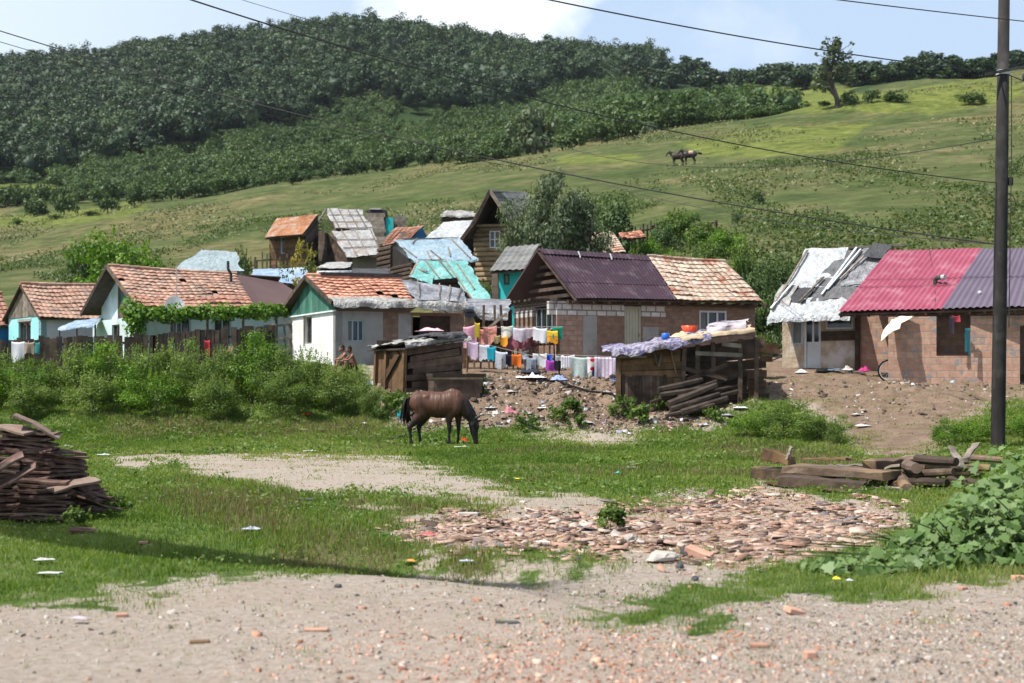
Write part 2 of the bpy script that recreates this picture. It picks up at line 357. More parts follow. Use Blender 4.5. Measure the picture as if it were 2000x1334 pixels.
DRYP = [[(200, 820), (480, 820), (760, 815), (740, 850), (400, 850), (230, 845)], [(300, 960), (560, 965), (620, 1010), (560, 1040), (380, 1010)], [(560, 1030), (800, 1060), (1000, 1085), (980, 1102), (700, 1092), (540, 1060)], [(1400, 860), (1680, 890), (1640, 915), (1420, 885)], [(700, 985), (950, 985), (960, 1005), (720, 1010)]]
SHADEP = [[(180, 1030), (450, 1060), (640, 1085), (1000, 1120), (800, 1120), (560, 1110), (330, 1080), (190, 1055)]]  # cast shadow band on the grass, put into the blade colours
FIELDP = [[(1430, 205), (1500, 172), (1570, 162), (1610, 190), (1600, 218), (1480, 222)], [(1600, 175), (1740, 178), (1950, 142), (1970, 168), (1800, 198), (1750, 218), (1600, 214)], [(-100, 362), (110, 362), (140, 382), (40, 397), (-100, 395)], [(-100, 425), (150, 412), (320, 385), (240, 424), (100, 442), (-100, 445)], [(1310, 280), (1500, 245), (1700, 238), (1660, 290), (1500, 302), (1380, 304)], [(1080, 310), (1240, 300), (1280, 315), (1100, 325)], [(1750, 210), (1990, 160), (1990, 190), (1800, 225)]]
TONGUEP = [[(1120, 1204), (1250, 1178), (1400, 1144), (1560, 1100), (1650, 1070), (1760, 1060), (2100, 1050), (2100, 1118), (1900, 1132), (1750, 1166), (1600, 1164), (1480, 1190), (1350, 1206), (1200, 1224)], [(1320, 1246), (1380, 1222), (1470, 1220), (1500, 1240), (1440, 1258), (1350, 1262)]]
# ------------------------------------------------------------------ ground materials
def groundmat():
    m, b = newmat('earth_and_grass', .95, .15); v = b.co('Object')
    big = b.noise(v, .35, 5, .6); mid = b.noise(v, 2.3, 5, .6); fine = b.noise(v, 14, 7, .8); peb = b.noise(v, 48, 4, .7)
    grass = ramp(b.t, mid, [(.3, (.04, .07, .015)), (.5, (.08, .125, .026)), (.7, (.14, .165, .055))])
    drygr = ramp(b.t, fine, [(.35, (.07, .065, .025)), (.65, (.17, .15, .07))])
    dry = b.sstep(b.math('ADD', b.attr('dry'), b.math('MULTIPLY', b.math('SUBTRACT', big, .5), .9)), .22, .62, 0, .85)
    grass = b.mix(dry, grass, drygr)
    dirt = ramp(b.t, fine, [(.30, (.15, .118, .092)), (.46, (.31, .26, .212)), (.62, (.41, .355, .30)), (.75, (.50, .45, .40))])
    dirt = b.mix(b.sstep(big, .45, .65, 0, .45), dirt, (.29, .23, .18))
    vor = b.n('ShaderNodeTexVoronoi', feature='F1'); b.l(v, vor.inputs['Vector']); vor.inputs['Scale'].default_value = 62
    peb2 = ramp(b.t, b.n('ShaderNodeSeparateColor').outputs[0], [(0, (.1,)*3), (1, (.5,)*3)])
    sc = b.n('ShaderNodeSeparateColor'); b.l(vor.outputs['Color'], sc.inputs[0])
    pcol = ramp(b.t, sc.outputs[0], [(0, (.20, .16, .13)), (.35, (.42, .36, .31)), (.6, (.50, .46, .42)), (.8, (.52, .30, .20)), (1, (.36, .17, .10))])
    dirt = b.mix(b.math('MULTIPLY', b.math('MULTIPLY', b.attr('grav'), .7), b.sstep(vor.outputs['Distance'], .55, .2)), dirt, pcol)
    rub = ramp(b.t, b.noise(v, 11, 5, .7), [(.3, (.18, .105, .078)), (.5, (.34, .24, .185)), (.7, (.44, .36, .295))])
    dirt = b.mix(b.sstep(b.math('ADD', b.attr('rubble'), b.math('MULTIPLY', b.math('SUBTRACT', mid, .5), .8)), .3, .7), dirt, rub)
    tr = ramp(b.t, b.math('ADD', b.math('MULTIPLY', fine, .6), b.math('MULTIPLY', mid, .4)), [(.32, (.085, .058, .039)), (.5, (.18, .126, .088)), (.68, (.285, .215, .16))])
    dirt = b.mix(b.attr('trash'), dirt, tr)
    f = b.sstep(b.math('ADD', b.attr('bare'), b.math('MULTIPLY', b.math('SUBTRACT', b.math('ADD', b.math('MULTIPLY', mid, .6), b.math('MULTIPLY', fine, .4)), .5), 2.2)), .16, .5)
    b.l(b.mix(f, grass, dirt), b.b.inputs['Base Color'])
    b.bump(b.math('ADD', b.math('MULTIPLY', fine, 1.), b.math('MULTIPLY', peb, .6)), .8, .035)
    return m
def hillmat():
    m, b = newmat('hill_pasture', .95, .1); v = b.co('Object'); vs = b.co('Object', (1, 1, 2.5))
    big = b.noise(v, .018, 6, .6, .6); mid = b.noise(vs, .11, 6, .65); fine = b.noise(v, .8, 6, .75); bush = b.noise(v, .32, 3, .5)
    c = ramp(b.t, mid, [(.3, (.040, .062, .020)), (.45, (.066, .088, .030)), (.58, (.098, .106, .046)), (.72, (.155, .132, .075))])
    c = b.mix(b.sstep(big, .46, .62, 0, .6), c, ramp(b.t, fine, [(.35, (.10, .085, .035)), (.65, (.22, .18, .10))]))
    c = b.mix(b.math('MULTIPLY', b.sstep(b.math('ADD', b.attr('field'), b.math('MULTIPLY', b.math('SUBTRACT', mid, .5), 1.7)), .35, .85), .9), c, ramp(b.t, fine, [(.3, (.085, .118, .024)), (.7, (.155, .17, .045))]))
    c = b.mix(b.sstep(bush, .56, .66, 0, .55), c, (.040, .065, .018)); pat = b.noise(vs, .28, 5, .7); c = b.mix(1., c, ramp(b.t, pat, [(.32, (.66, .7, .6)), (.68, (1.28, 1.22, 1.15))]), 'MULTIPLY')
    c = b.mix(1., c, ramp(b.t, fine, [(.3, (.62, .62, .6)), (.7, (1.3, 1.3, 1.25))]), 'MULTIPLY')
    c = b.mix(b.attr('wood'), c, (.025, .045, .014))
    b.l(c, b.b.inputs['Base Color']); b.bump(fine, .9, .35)
    return m
GM, HM = groundmat(), hillmat()
# ------------------------------------------------------------------ terrain meshes
def sheet(us, ys):
    U, Yv = np.meshgrid(us, ys); X = U*np.maximum(Yv, 6); Z = H(X, Yv); ny, nu = U.shape
    V = np.stack([X, Yv, Z], -1).reshape(-1, 3); i = np.arange(nu-1)[None]+np.arange(ny-1)[:, None]*nu
    Q = np.stack([i, i+1, i+nu+1, i+nu], -1).reshape(-1, 4)
    return X.ravel(), Yv.ravel(), V, Q
def pattr(o, name, val):
    a = o.data.attributes.new(name, 'FLOAT', 'POINT'); a.data.foreach_set('value', np.asarray(val, np.float32))
_y = [-8., -4., 0., 3., 5., 6.]
while _y[-1] < 61.5: _y.append(_y[-1]+min(max(_y[-1]**2/1900, .035), .2))
_u = np.concatenate([[-1.6, -1.2, -.9, -.7, -.55, -.48], np.linspace(-.42, .42, 780), [.48, .55, .7, .9, 1.2, 1.6]])
X, Yv, V, Q = sheet(_u, _y)
bare = np.maximum(soft(ROADP, X, Yv, 70, 30), soft(DIRTP+RUBP, X, Yv, 55, 12, 4)); road = soft(ROADP, X, Yv, 8, 4, 1)
bare = bare*(1-.85*soft(TONGUEP, X, Yv, 20, 7, 41)); rub = soft(RUBP, X, Yv, 30, 8, 7); dry = soft(DRYP, X, Yv, 60, 14, 8); trash = soft(TRASHP, X, Yv, 30, 8, 9); brown = np.maximum(trash, 1.0*soft(DIRTP[-1:], X, Yv, 30, 8, 9))
pxa, pya = pxy(X, Yv, V[:, 2]); grav = np.clip(road*np.clip((pya-1150)/90, .15, 1)*np.clip(.45+(pxa-500)/900, .25, 1)+trash*.25, 0, 1)
behind = np.clip((Yv-47)/4, 0, 1)*np.clip((pxa-620)/80, 0, 1)*.55; bare = np.maximum(bare, behind)
isroad = (road > .5)[Q].mean(1) > .5
def submesh(name, sel):
    Qs = Q[sel]; used = np.unique(Qs); mp = np.zeros(len(V), np.int32); mp[used] = np.arange(len(used))
    o = npmesh(name, V[used], mp[Qs], None, GM, smooth=True)
    for n, a in (('bare', bare), ('rubble', rub), ('dry', dry), ('trash', brown), ('grav', grav)): pattr(o, n, a[used])
    return tag(o, kind='structure')
submesh('ground', ~isroad); submesh('dirt_road', isroad)
yh = np.concatenate([np.arange(61.0, 80, .5), np.exp(np.linspace(math.log(80), math.log(1100), 330)), [1500, 2500, 3500]])
uh = np.concatenate([[-1.6, -1.1, -.8, -.6], np.linspace(-.46, .46, 420), [.6, .8, 1.1, 1.6]])
Xh, Yh, Vh, Qh = sheet(uh, yh); Vh[Yh < 61.3, 2] -= .05
hs = npmesh('hillside', Vh, Qh, None, HM, smooth=True); tag(hs, kind='structure')
ph, qh = pxy(Xh, Yh, Vh[:, 2]); fd = np.zeros(Xh.shape); pn = ph+fbm(Xh*.02, Yh*.02, 3)*90; qn = qh+fbm(Xh*.02, Yh*.02, 4)*30
for i in range(7):
    a, r = i*2.4, math.sqrt(i/7)
    for p in FIELDP: fd += inpoly(pn+26*r*math.cos(a), qn+9*r*math.sin(a), p)/7.
fd = np.minimum(fd, 1)
fd = fd*(Yh > 110); pattr(hs, 'field', fd)
def crestY(px): return np.interp(px, [0, 300, 575, 800, 1000, 1330, 1500, 1700, 2000], [300, 285, 285, 285, 270, 255, 245, 330, 380])
pattr(hs, 'wood', np.clip((Yh-crestY(ph)-10)/30, 0, 1)*(fd < .5))
# ------------------------------------------------------------------ foliage
def quads_at(c, n, size, rs, asp=.6, fold=.18):
    """one leaf-shaped quad per row: centre c, normal n, length size"""
    m = len(c); t = rs.normal(size=(m, 3)); t -= n*(t*n).sum(1, keepdims=True); t /= np.linalg.norm(t, axis=1, keepdims=True)+1e-9; b = np.cross(n, t)
    L = size[:, None]; tip = c+t*L*.5; base = c-t*L*.5; l = c+b*L*asp*.5+n*L*fold*.5; r = c-b*L*asp*.5+n*L*fold*.5
    V = np.stack([base, r, tip, l], 1).reshape(-1, 3); Q = np.arange(m*4).reshape(-1, 4)
    return V, Q
def crown(rs, R, hz, zc, nc, nl, size, lo=.5, clump=(.28, .45), low=-.75, asp=.6, ro=.42):
    """leaf quads of an uneven crown: nc clumps of nl leaves in an ellipsoid (R,R,hz) centred at height zc"""
    C = []; 
    while len(C) < nc:
        d = rs.normal(size=3); d /= np.linalg.norm(d)
        if d[2] < low: continue
        C.append(d*rs.uniform(lo, 1.0)*np.array([R, R, hz])*(1+.18*rs.normal()))
    C = np.array(C); cs, ns, rn = [], [], []
    for k in C:
        r = rs.uniform(*clump)*min(R, hz*1.2); d = rs.normal(size=(nl, 3)); d /= np.linalg.norm(d, axis=1, keepdims=True)
        rr = r*rs.uniform(.45, 1.08, (nl, 1)); cs.append(k+d*rr*np.array([1.1, 1.1, .85])); n = d*.9+rs.normal(size=(nl, 3))*ro+np.array([0, 0, .35]); ns.append(n)
        rn.append(np.clip(rs.normal(.5, .2)+rs.normal(0, .16, nl), 0, 1))
    cs = np.concatenate(cs); ns = np.concatenate(ns); ns /= np.linalg.norm(ns, axis=1, keepdims=True); cs[:, 2] += zc
    V, Q = quads_at(cs, ns, size*rs.uniform(.65, 1.35, len(cs)), rs, asp)
    return V, Q, np.concatenate(rn)
def trunkmesh(rs, h, r, R, zc, nb=6, lean=0.):
    b = MB(); top = Vector((lean*h, 0, zc+R*.1)); pts = [Vector((0, 0, -.4)), Vector((lean*h*.2, rs.normal()*.05, h*.25)), Vector((lean*h*.6, rs.normal()*.1, zc*.7)), top]
    b.tube(pts, [r*1.25, r, r*.75, r*.3], 7, .4)
    for i in range(nb):
        a = rs.uniform(0, 6.28); s = pts[1].lerp(pts[3], rs.uniform(.15, .8)); e = s+Vector((math.cos(a)*R*.75, math.sin(a)*R*.75, R*rs.uniform(.25, .7)))
        b.tube([s, s.lerp(e, .5)+Vector((0, 0, R*.06)), e], [r*.45, r*.28, r*.08], 5, .5)
    return b
BARK = surf('bark', [(.05, .04, .032), (.12, .10, .08)], 6, (1, 1, .3))
L_FOREST = leafmat('forest_leaf', [(.012, .026, .014), (.022, .046, .019), (.038, .070, .024), (.072, .108, .036)], trans=.12)
L_SCRUB = leafmat('scrub_leaf', [(.028, .055, .016), (.048, .088, .024), (.075, .125, .034), (.115, .16, .05)], trans=.22)
L_BUSH = leafmat('bush_leaf', [(.035, .07, .014), (.07, .13, .022), (.115, .185, .034), (.20, .25, .07)], trans=.38)
L_HEDGE = leafmat('hedge_leaf', [(.05, .085, .018), (.095, .155, .03), (.15, .22, .05), (.26, .31, .12)], trans=.45)
L_BRIGHT = leafmat('bright_leaf', [(.04, .09, .010), (.08, .17, .014), (.13, .24, .022), (.2, .3, .03)], trans=.35)
L_WILLOW = leafmat('willow_leaf', [(.045, .065, .035), (.08, .11, .055), (.12, .155, .08), (.19, .23, .13)], trans=.25)
L_VINE = leafmat('vine_leaf', [(.04, .08, .018), (.085, .15, .038), (.145, .225, .072), (.21, .28, .125)], trans=.28, rough=.5, spec=.3)
L_YELLOW = leafmat('yellowing_leaf', [(.06, .08, .015), (.13, .15, .02), (.25, .22, .04), (.30, .24, .06)], trans=.35)
L_GRASS = leafmat('grass_blade', [(.038, .078, .012), (.088, .158, .021), (.145, .22, .034), (.225, .27, .07), (.33, .29, .15)], trans=.42)
L_DRY = leafmat('dry_stalk', [(.10, .085, .035), (.19, .155, .075), (.29, .235, .13)], trans=.3)
# forest on the hill: one far mass
def merge(protos, pts, sc, rs, zscale=None):
    Vs, Qs, Rn = [], [], []; off = 0; k = len(protos)
    which = rs.randint(0, k, len(pts)); ang = rs.uniform(0, 6.283, len(pts))
    for p in range(k):
        idx = np.where(which == p)[0]
        if not len(idx): continue
        V, Q, rn = protos[p]; c, s = np.cos(ang[idx])[:, None], np.sin(ang[idx])[:, None]; S = sc[idx][:, None]
        x = V[None, :, 0]; y = V[None, :, 1]; z = np.repeat(V[None, :, 2], len(idx), 0)
        W3 = np.stack([(x*c-y*s)*S, (x*s+y*c)*S, z*S*(1 if zscale is None else zscale[idx][:, None])], -1)+pts[idx][:, None, :]
        Vs.append(W3.reshape(-1, 3)); Qs.append((Q[None]+(np.arange(len(idx))*len(V))[:, None, None]).reshape(-1, Q.shape[1])+off); off += len(V)*len(idx)
        Rn.append((rn[None]*.4+rs.uniform(0, .6, len(idx))[:, None]).ravel())
    return np.concatenate(Vs), np.concatenate(Qs), np.concatenate(Rn)
def core(R, hz, zc, rs):
    V = []; n, m = 16, 11; o1, o2 = rs.uniform(0, 50, 2)
    for j in range(m+1):
        ph = -1.5+3.0*j/m
        for i in range(n):
            t = 6.283*i/n; k = .80*(1+1.0*float(fbm(o1+1.5*math.cos(ph)*math.cos(t), o2+1.5*math.cos(ph)*math.sin(t)+1.7*math.sin(ph), 3, 2))); V.append((R*k*math.cos(ph)*math.cos(6.283*i/n), R*k*math.cos(ph)*math.sin(6.283*i/n), zc+hz*k*math.sin(ph)))
    Q = [(j*n+i, j*n+(i+1) % n, (j+1)*n+(i+1) % n, (j+1)*n+i) for j in range(m) for i in range(n)]
    return np.array(V), np.array(Q)
def protoset(n, seed, R, hz, zc, nc, nl, size, **k):
    o = []
    for i in range(n):
        rs = np.random.RandomState(seed+i); V, Q, r = crown(rs, R, hz, zc, nc, nl, size, **k); V2, Q2 = core(R*(.66 if R > 3 else .42), hz*(.68 if R > 3 else .42), zc-.2, rs)
        o.append((np.concatenate([V, V2]), np.concatenate([Q, Q2+len(V)]), np.concatenate([r, rs.uniform(.0, .25, len(Q2))])))  # core blobs take dark leaf tones, standing for the shade inside crowns
    return o
rs = np.random.RandomState(5)
fp = protoset(6, 40, 4.8, 5.0, 7.0, 15, 62, .66, lo=.62, clump=(.26, .46), low=-.3, ro=.24, asp=.9)
def forestbase(px): return np.interp(px, [-200, 0, 150, 300, 420, 500, 600, 700, 850, 950, 1050, 1150, 1250], [400, 410, 430, 440, 455, 500, 520, 560, 545, 520, 560, 600, 640])
n = 9000; Yr = np.sqrt(rs.uniform(390**2, 775**2, n)); pr = rs.uniform(-330, 1290, n)
keep = (Yr > forestbase(pr)+rs.normal(0, 8, n)); Yr, pr = Yr[keep], pr[keep]; Xr = (pr-CX)/F_PX*Yr
order = np.arange(len(Xr)); cell = {}; sel = []
for i in order:                                                       # keep the trunks apart
    k = (int(Xr[i]//6.6), int(Yr[i]//7.4))
    if k in cell: continue
    cell[k] = 1; sel.append(i)
Xr, Yr = Xr[sel], Yr[sel]; sc = rs.uniform(.62, 1.42, len(Xr))
V, Q, rn = merge(fp, np.stack([Xr, Yr, H(Xr, Yr)-.5], 1), sc, rs)
tag(npmesh('forest', V, Q, rn, L_FOREST), 'dense dark green broadleaf forest covering the round hill', 'forest', kind='stuff')
# scrub between the forest and the pasture
sp = protoset(5, 70, 2.3, 2.0, 1.7, 11, 40, .48, lo=.6, clump=(.30, .48), low=-.5, ro=.3)
n = 5200; Yr = np.sqrt(rs.uniform(285**2, 640**2, n)); pr = rs.uniform(-250, 1560, n)
fb = np.where(pr < 1250, forestbase(pr), np.interp(pr, [1250, 1560], [500, 340])); keep = (Yr > crestY(pr)+22+rs.normal(0, 6, n)) & (Yr < fb+12)
Yr, pr = Yr[keep], pr[keep]; Xr = (pr-CX)/F_PX*Yr
px_, py_ = pxy(Xr, Yr, H(Xr, Yr)); ok = fbm(Xr*.03, Yr*.03, 31, 3) > -.12
for p in FIELDP: ok &= ~inpoly(px_, py_, p)
Xr, Yr = Xr[ok], Yr[ok]; sc = rs.uniform(.6, 1.35, len(Xr))*np.interp(CX+F_PX*Xr/Yr, [0, 900, 1200, 1500], [1., 1., 1.5, 1.4])
V, Q, rn = merge(sp, np.stack([Xr, Yr, H(Xr, Yr)-.15], 1), sc, rs)
tag(npmesh('scrub', V, Q, rn, L_SCRUB), 'lighter green scrub between the pasture and the dark forest', 'scrub', kind='stuff')
print('forest', len(sel), 'scrub', len(Xr))
# ------------------------------------------------------------------ building materials
M_TILE = surf('clay_tile_roof', [(.30, .13, .085), (.36, .18, .125), (.42, .25, .185)], 2.5, rnd=.38, bump=.3, stain=(.20, .13, .10), stsc=.9, stamt=.6)
M_TILEP = surf('bleached_tile_roof', [(.40, .28, .20), (.48, .37, .285), (.54, .45, .36)], 2.5, rnd=.3, bump=.3, stain=(.28, .10, .055), stsc=2.0, stamt=.9)
M_TILEO = surf('orange_tile_roof', [(.36, .15, .09), (.50, .24, .16), (.56, .33, .24)], 2.5, rnd=.35, bump=.3)
M_TILEQ = surf('old_pinkish_tile_roof', [(.34, .17, .12), (.40, .245, .18), (.45, .32, .245)], 1.4, rnd=.34, bump=.3, stain=(.17, .12, .10), stsc=1.3, stamt=.7)
M_PURP = surf('dark_purple_sheet_metal', [(.036, .018, .025), (.055, .026, .036)], .8, rough=.42, spec=.5, rnd=.25, bump=.05, stain=(.16, .12, .13), stsc=1.8, stamt=.35)
M_RED = surf('raspberry_red_sheet_metal', [(.245, .045, .078), (.30, .070, .108)], .9, rough=.5, spec=.4, rnd=.2, bump=.06, stain=(.38, .17, .2), stsc=1.6, stamt=.55)
M_VIOL = surf('grey_violet_sheet_metal', [(.10, .075, .105), (.135, .105, .14)], .9, rough=.45, spec=.5, rnd=.2, bump=.05)
M_BROWNR = surf('brown_sheet_metal', [(.095, .058, .055), (.12, .075, .07)], .6, rough=.7, rnd=.2, bump=.05)
M_RUST = surf('rusty_sheet_metal', [(.34, .26, .20), (.33, .14, .06), (.20, .075, .03)], 1.6, (1.6, .5, 1), rough=.8, rnd=.3, bump=.15, stain=(.40, .34, .30), stsc=1.5, stamt=.75)
M_GREYR = surf('grey_shingle_sheet', [(.10, .10, .10), (.22, .22, .21)], 1.6, (1, 1, 1), rnd=.3, bump=.3)
M_WOOD = surf('dark_weathered_wood', [(.035, .024, .017), (.085, .058, .042), (.14, .10, .075)], 3, (1, 1, 1), rnd=.6, bump=.35)
M_WOODW = surf('warm_brown_wood', [(.075, .042, .021), (.145, .085, .043), (.215, .135, .076)], 2.5, rnd=.55, bump=.35, stain=(.07, .04, .025), stsc=1.2, stamt=.6)
M_WOODG = surf('silvery_old_wood', [(.085, .07, .056), (.19, .16, .13), (.29, .255, .21)], 3, rnd=.5, bump=.35)
M_LOG = surf('tan_log_wall', [(.17, .11, .06), (.30, .21, .125), (.40, .30, .19)], 3, (1, 1, 2), rnd=.4, bump=.4)
M_GREENW = surf('faded_green_boards', [(.025, .085, .065), (.045, .15, .11), (.10, .19, .15)], 3, (1, 1, .4), rnd=.5, bump=.3)
M_WHITE = surf('whitewashed_wall', [(.60, .60, .60), (.76, .76, .77)], 1.4, rnd=0, bump=.25, stain=(.50, .42, .35), stsc=.9, stamt=.35)
M_GREYP = surf('bare_grey_render', [(.25, .24, .23), (.36, .35, .34)], 1.6, rnd=0, bump=.3, stain=(.20, .16, .14), stsc=1.1, stamt=.6)
M_TURQ = surf('turquoise_limewash', [(.22, .55, .56), (.34, .68, .68)], 1.5, rnd=0, bump=.2, stain=(.5, .62, .6), stsc=.9, stamt=.5)
M_TEAL = surf('bright_teal_paint', [(.02, .36, .36), (.04, .47, .46)], 1.4, rnd=0, bump=.15, stain=(.015, .25, .25), stamt=.5)
M_PALEB = surf('pale_blue_wash', [(.42, .55, .58), (.6, .70, .71)], 1.4, rnd=0, bump=.2, stain=(.3, .3, .28), stamt=.5)
M_MUD = surf('crumbling_mud_plaster', [(.26, .19, .12), (.40, .32, .23), (.55, .47, .40)], 2.2, rnd=0, bump=.7, stain=(.62, .55, .56), stsc=.9, stamt=.8, bd=.05)
M_BLUEW = surf('strong_blue_wash', [(.02, .12, .3), (.04, .2, .42)], 1.4, rnd=0)
B_CLAY = brickmat('clay_block_wall', (.37, .215, .155), (.47, .30, .22), (.29, .25, .22), .36, .2, .014, blot=(.23, .22, .215))
B_DARK = brickmat('shaded_brown_brick_wall', (.20, .12, .085), (.28, .18, .13), (.18, .15, .13), .30, .15, .018)  # brown brick with the shade under the eaves put into its tone
B_PALE = brickmat('sunlit_pink_brick_wall', (.32, .20, .155), (.40, .27, .21), (.25, .20, .175), .34, .19, .02)  # paler brick standing for the sunlit stretch beside the house corner
B_BLOCK = brickmat('whitish_block_course', (.50, .49, .48), (.62, .61, .60), (.22, .19, .17), .42, .24, .03)
M_UNLIT = surf('unlit_interior', [(.012, .010, .009), (.03, .025, .022)], 2, rnd=0, bump=0, rough=1)  # near-black in place of the shade inside rooms, attics and sheds
M_WINF = surf('white_window_paint', [(.55, .58, .60), (.70, .72, .74)], 4, rnd=.2, bump=.1)
M_WINB = surf('grey_blue_window_paint', [(.25, .32, .36), (.36, .43, .47)], 4, rnd=.2, bump=.1)
M_DOORW = surf('off_white_door_paint', [(.52, .52, .52), (.68, .69, .70)], 2, rnd=.2, bump=.15, stain=(.35, .33, .30), stamt=.5)
M_DOORC = surf('cream_door_paint', [(.36, .34, .26), (.45, .43, .34)], 2, rnd=.2, bump=.1)
M_CURT = surf('dull_curtain', [(.10, .11, .11), (.24, .25, .25)], 3, (3, 1, .4), rnd=.3, bump=.1)
gm, gb = newmat('dark_window_glass', .08, .6); gb.b.inputs['Base Color'].default_value = (.02, .025, .03, 1); M_GLASS = gm
M_STEEL = surf('sooty_pipe', [(.02, .02, .02), (.06, .055, .05)], 4, rough=.6, rnd=.2, bump=.1)
M_GALV = surf('galvanised_metal', [(.35, .36, .37), (.5, .5, .5)], 3, rough=.45, spec=.5, rnd=.2, bump=.1)
def tarpmat(name, cols, rough=.5, stain=None, stamt=.5, sc=1.3, stsc=.8):
    m = surf(name, cols, sc, rough=rough, spec=.35, rnd=.15, bump=0, stain=stain, stamt=stamt, stsc=stsc); b = NB(m); v = b.co('Object')
    v1 = b.n('ShaderNodeTexNoise'); v1.noise_type = 'RIDGED_MULTIFRACTAL'; v1.inputs['Scale'].default_value = 2.2; v1.inputs['Detail'].default_value = 4; v1.inputs['Distortion'].default_value = .8; b.l(v, v1.inputs['Vector'])
    c = b.b.inputs['Base Color'].links[0].from_socket; f = b.noise(b.co('Object', (1, .35, 1)), 5, 5, .7); b.l(b.mix(1., c, ramp(b.t, f, [(.32, (.62, .61, .6)), (.6, (1.08,)*3)]), 'MULTIPLY'), b.b.inputs['Base Color'])
    b.bump(b.math('ADD', b.math('MULTIPLY', v1.outputs[0], .35), b.noise(v, 9, 3)), 1., .10); return m
T_WHITE = tarpmat('white_plastic_sheet', [(.38, .40, .42), (.54, .56, .57)], .45, (.27, .265, .26), .5)
T_DIRTY = tarpmat('dirty_white_sheet', [(.22, .21, .195), (.38, .37, .345), (.50, .49, .465)], .5, (.13, .11, .10), .85, 1.8)
T_GREY = tarpmat('grey_black_foil', [(.07, .07, .078), (.20, .20, .215), (.42, .42, .44)], .35, (.5, .5, .52), .6, 1.1)
T_BLACK = tarpmat('black_roofing_felt', [(.035, .035, .038), (.075, .075, .08)], .75)
T_FELT = tarpmat('grey_roofing_felt', [(.10, .10, .105), (.155, .155, .16)], .85)
T_BLUE = tarpmat('pale_blue_tarpaulin', [(.20, .30, .38), (.30, .41, .48)], .5, (.40, .44, .48), .6)
T_SKY = tarpmat('sky_blue_tarpaulin', [(.16, .27, .42), (.34, .43, .53)], .5, (.5, .55, .6), .6)
T_TURQ = tarpmat('turquoise_tarpaulin', [(.10, .33, .31), (.19, .43, .41)], .5, (.33, .50, .48), .6)
T_PATCH = tarpmat('patched_grey_sheets', [(.20, .20, .20), (.33, .325, .32), (.44, .44, .44)], .6, (.30, .19, .13), .6, 2.2)
T_MESH = tarpmat('grey_blue_netting', [(.20, .26, .28), (.30, .37, .39)], .6, (.36, .43, .45), .5)
# ------------------------------------------------------------------ roof and wall pieces
class Patch:
    """four corners: eave left A, eave right B, ridge right C, ridge left D"""
    def __init__(s, A, B, C, D):
        s.A, s.B, s.C, s.D = map(Vector, (A, B, C, D)); s.n = (s.B-s.A).cross(s.D-s.A).normalized()+(s.C-s.B).cross(s.D-s.C).normalized(); s.n.normalize()
        if s.n.z < 0: s.n = -s.n
        s.ls = ((s.B-s.A).length+(s.C-s.D).length)/2; s.lt = ((s.D-s.A).length+(s.C-s.B).length)/2
    def pt(s, a, t, h=0.): return (s.A.lerp(s.B, a)).lerp(s.D.lerp(s.C, a), t)+s.n*h
    def sub(s, a0, a1, t0=0., t1=1., h=0.): return Patch(s.pt(a0, t0, h), s.pt(a1, t0, h), s.pt(a1, t1, h), s.pt(a0, t1, h))
def slab(p, th=.05, h0=-.06, mb=None, col=.4):
    b = mb or MB(); q = [p.pt(0, 0, h0), p.pt(1, 0, h0), p.pt(1, 1, h0), p.pt(0, 1, h0)]; r = [k-p.n*th for k in q]
    b.add(q+r, [(0, 1, 2, 3), (7, 6, 5, 4), (0, 4, 5, 1), (1, 5, 6, 2), (2, 6, 7, 3), (3, 7, 4, 0)], col); return b
def sag(p, a, t): return -.05*math.sin(a*7+p.A.x)*math.sin(math.pi*t)-.04*math.sin(math.pi*a)
def tiles(p, rs, row=.29, colw=.22, lift=.055, gaps=.012, ridge=True):
    b = MB(); nr = max(2, int(p.lt/row)); nc = max(2, int(p.ls/colw))
    wave = rs.normal(0, .012, nr)
    for r in range(nr):
        for c in range(nc):
            if rs.rand() < gaps: continue
            t0 = r/nr-.004+rs.normal(0, .004)+wave[r]*.1; t1 = (r+1)/nr+.03; a0, a1 = c/nc, (c+1)/nc+.001; j = rs.normal(0, .010); s0 = sag(p, a0, r/nr)
            am = (a0+a1)/2; hl = lift+j+s0; hu = .005+s0
            vs = [p.pt(a0, t0, hl-.012), p.pt(am, t0, hl+.014), p.pt(a1, t0, hl-.012), p.pt(a1, t1, hu), p.pt(am, t1, hu+.014), p.pt(a0, t1, hu), p.pt(a0, t0, hl-.04), p.pt(am, t0, hl-.02), p.pt(a1, t0, hl-.04)]
            b.add(vs, [(0, 1, 4, 5), (1, 2, 3, 4), (6, 7, 1, 0), (7, 8, 2, 1)], float(np.clip(rs.normal(.5, .24), 0, 1)))
    if ridge:
        n = int(p.ls/.35)
        for i in range(n): b.tube([p.pt(i/n, 1.0, .03+sag(p, i/n, 1)), p.pt((i+1.08)/n, 1.0, .045+sag(p, i/n, 1))], .085, 7, float(rs.rand()))
    return b
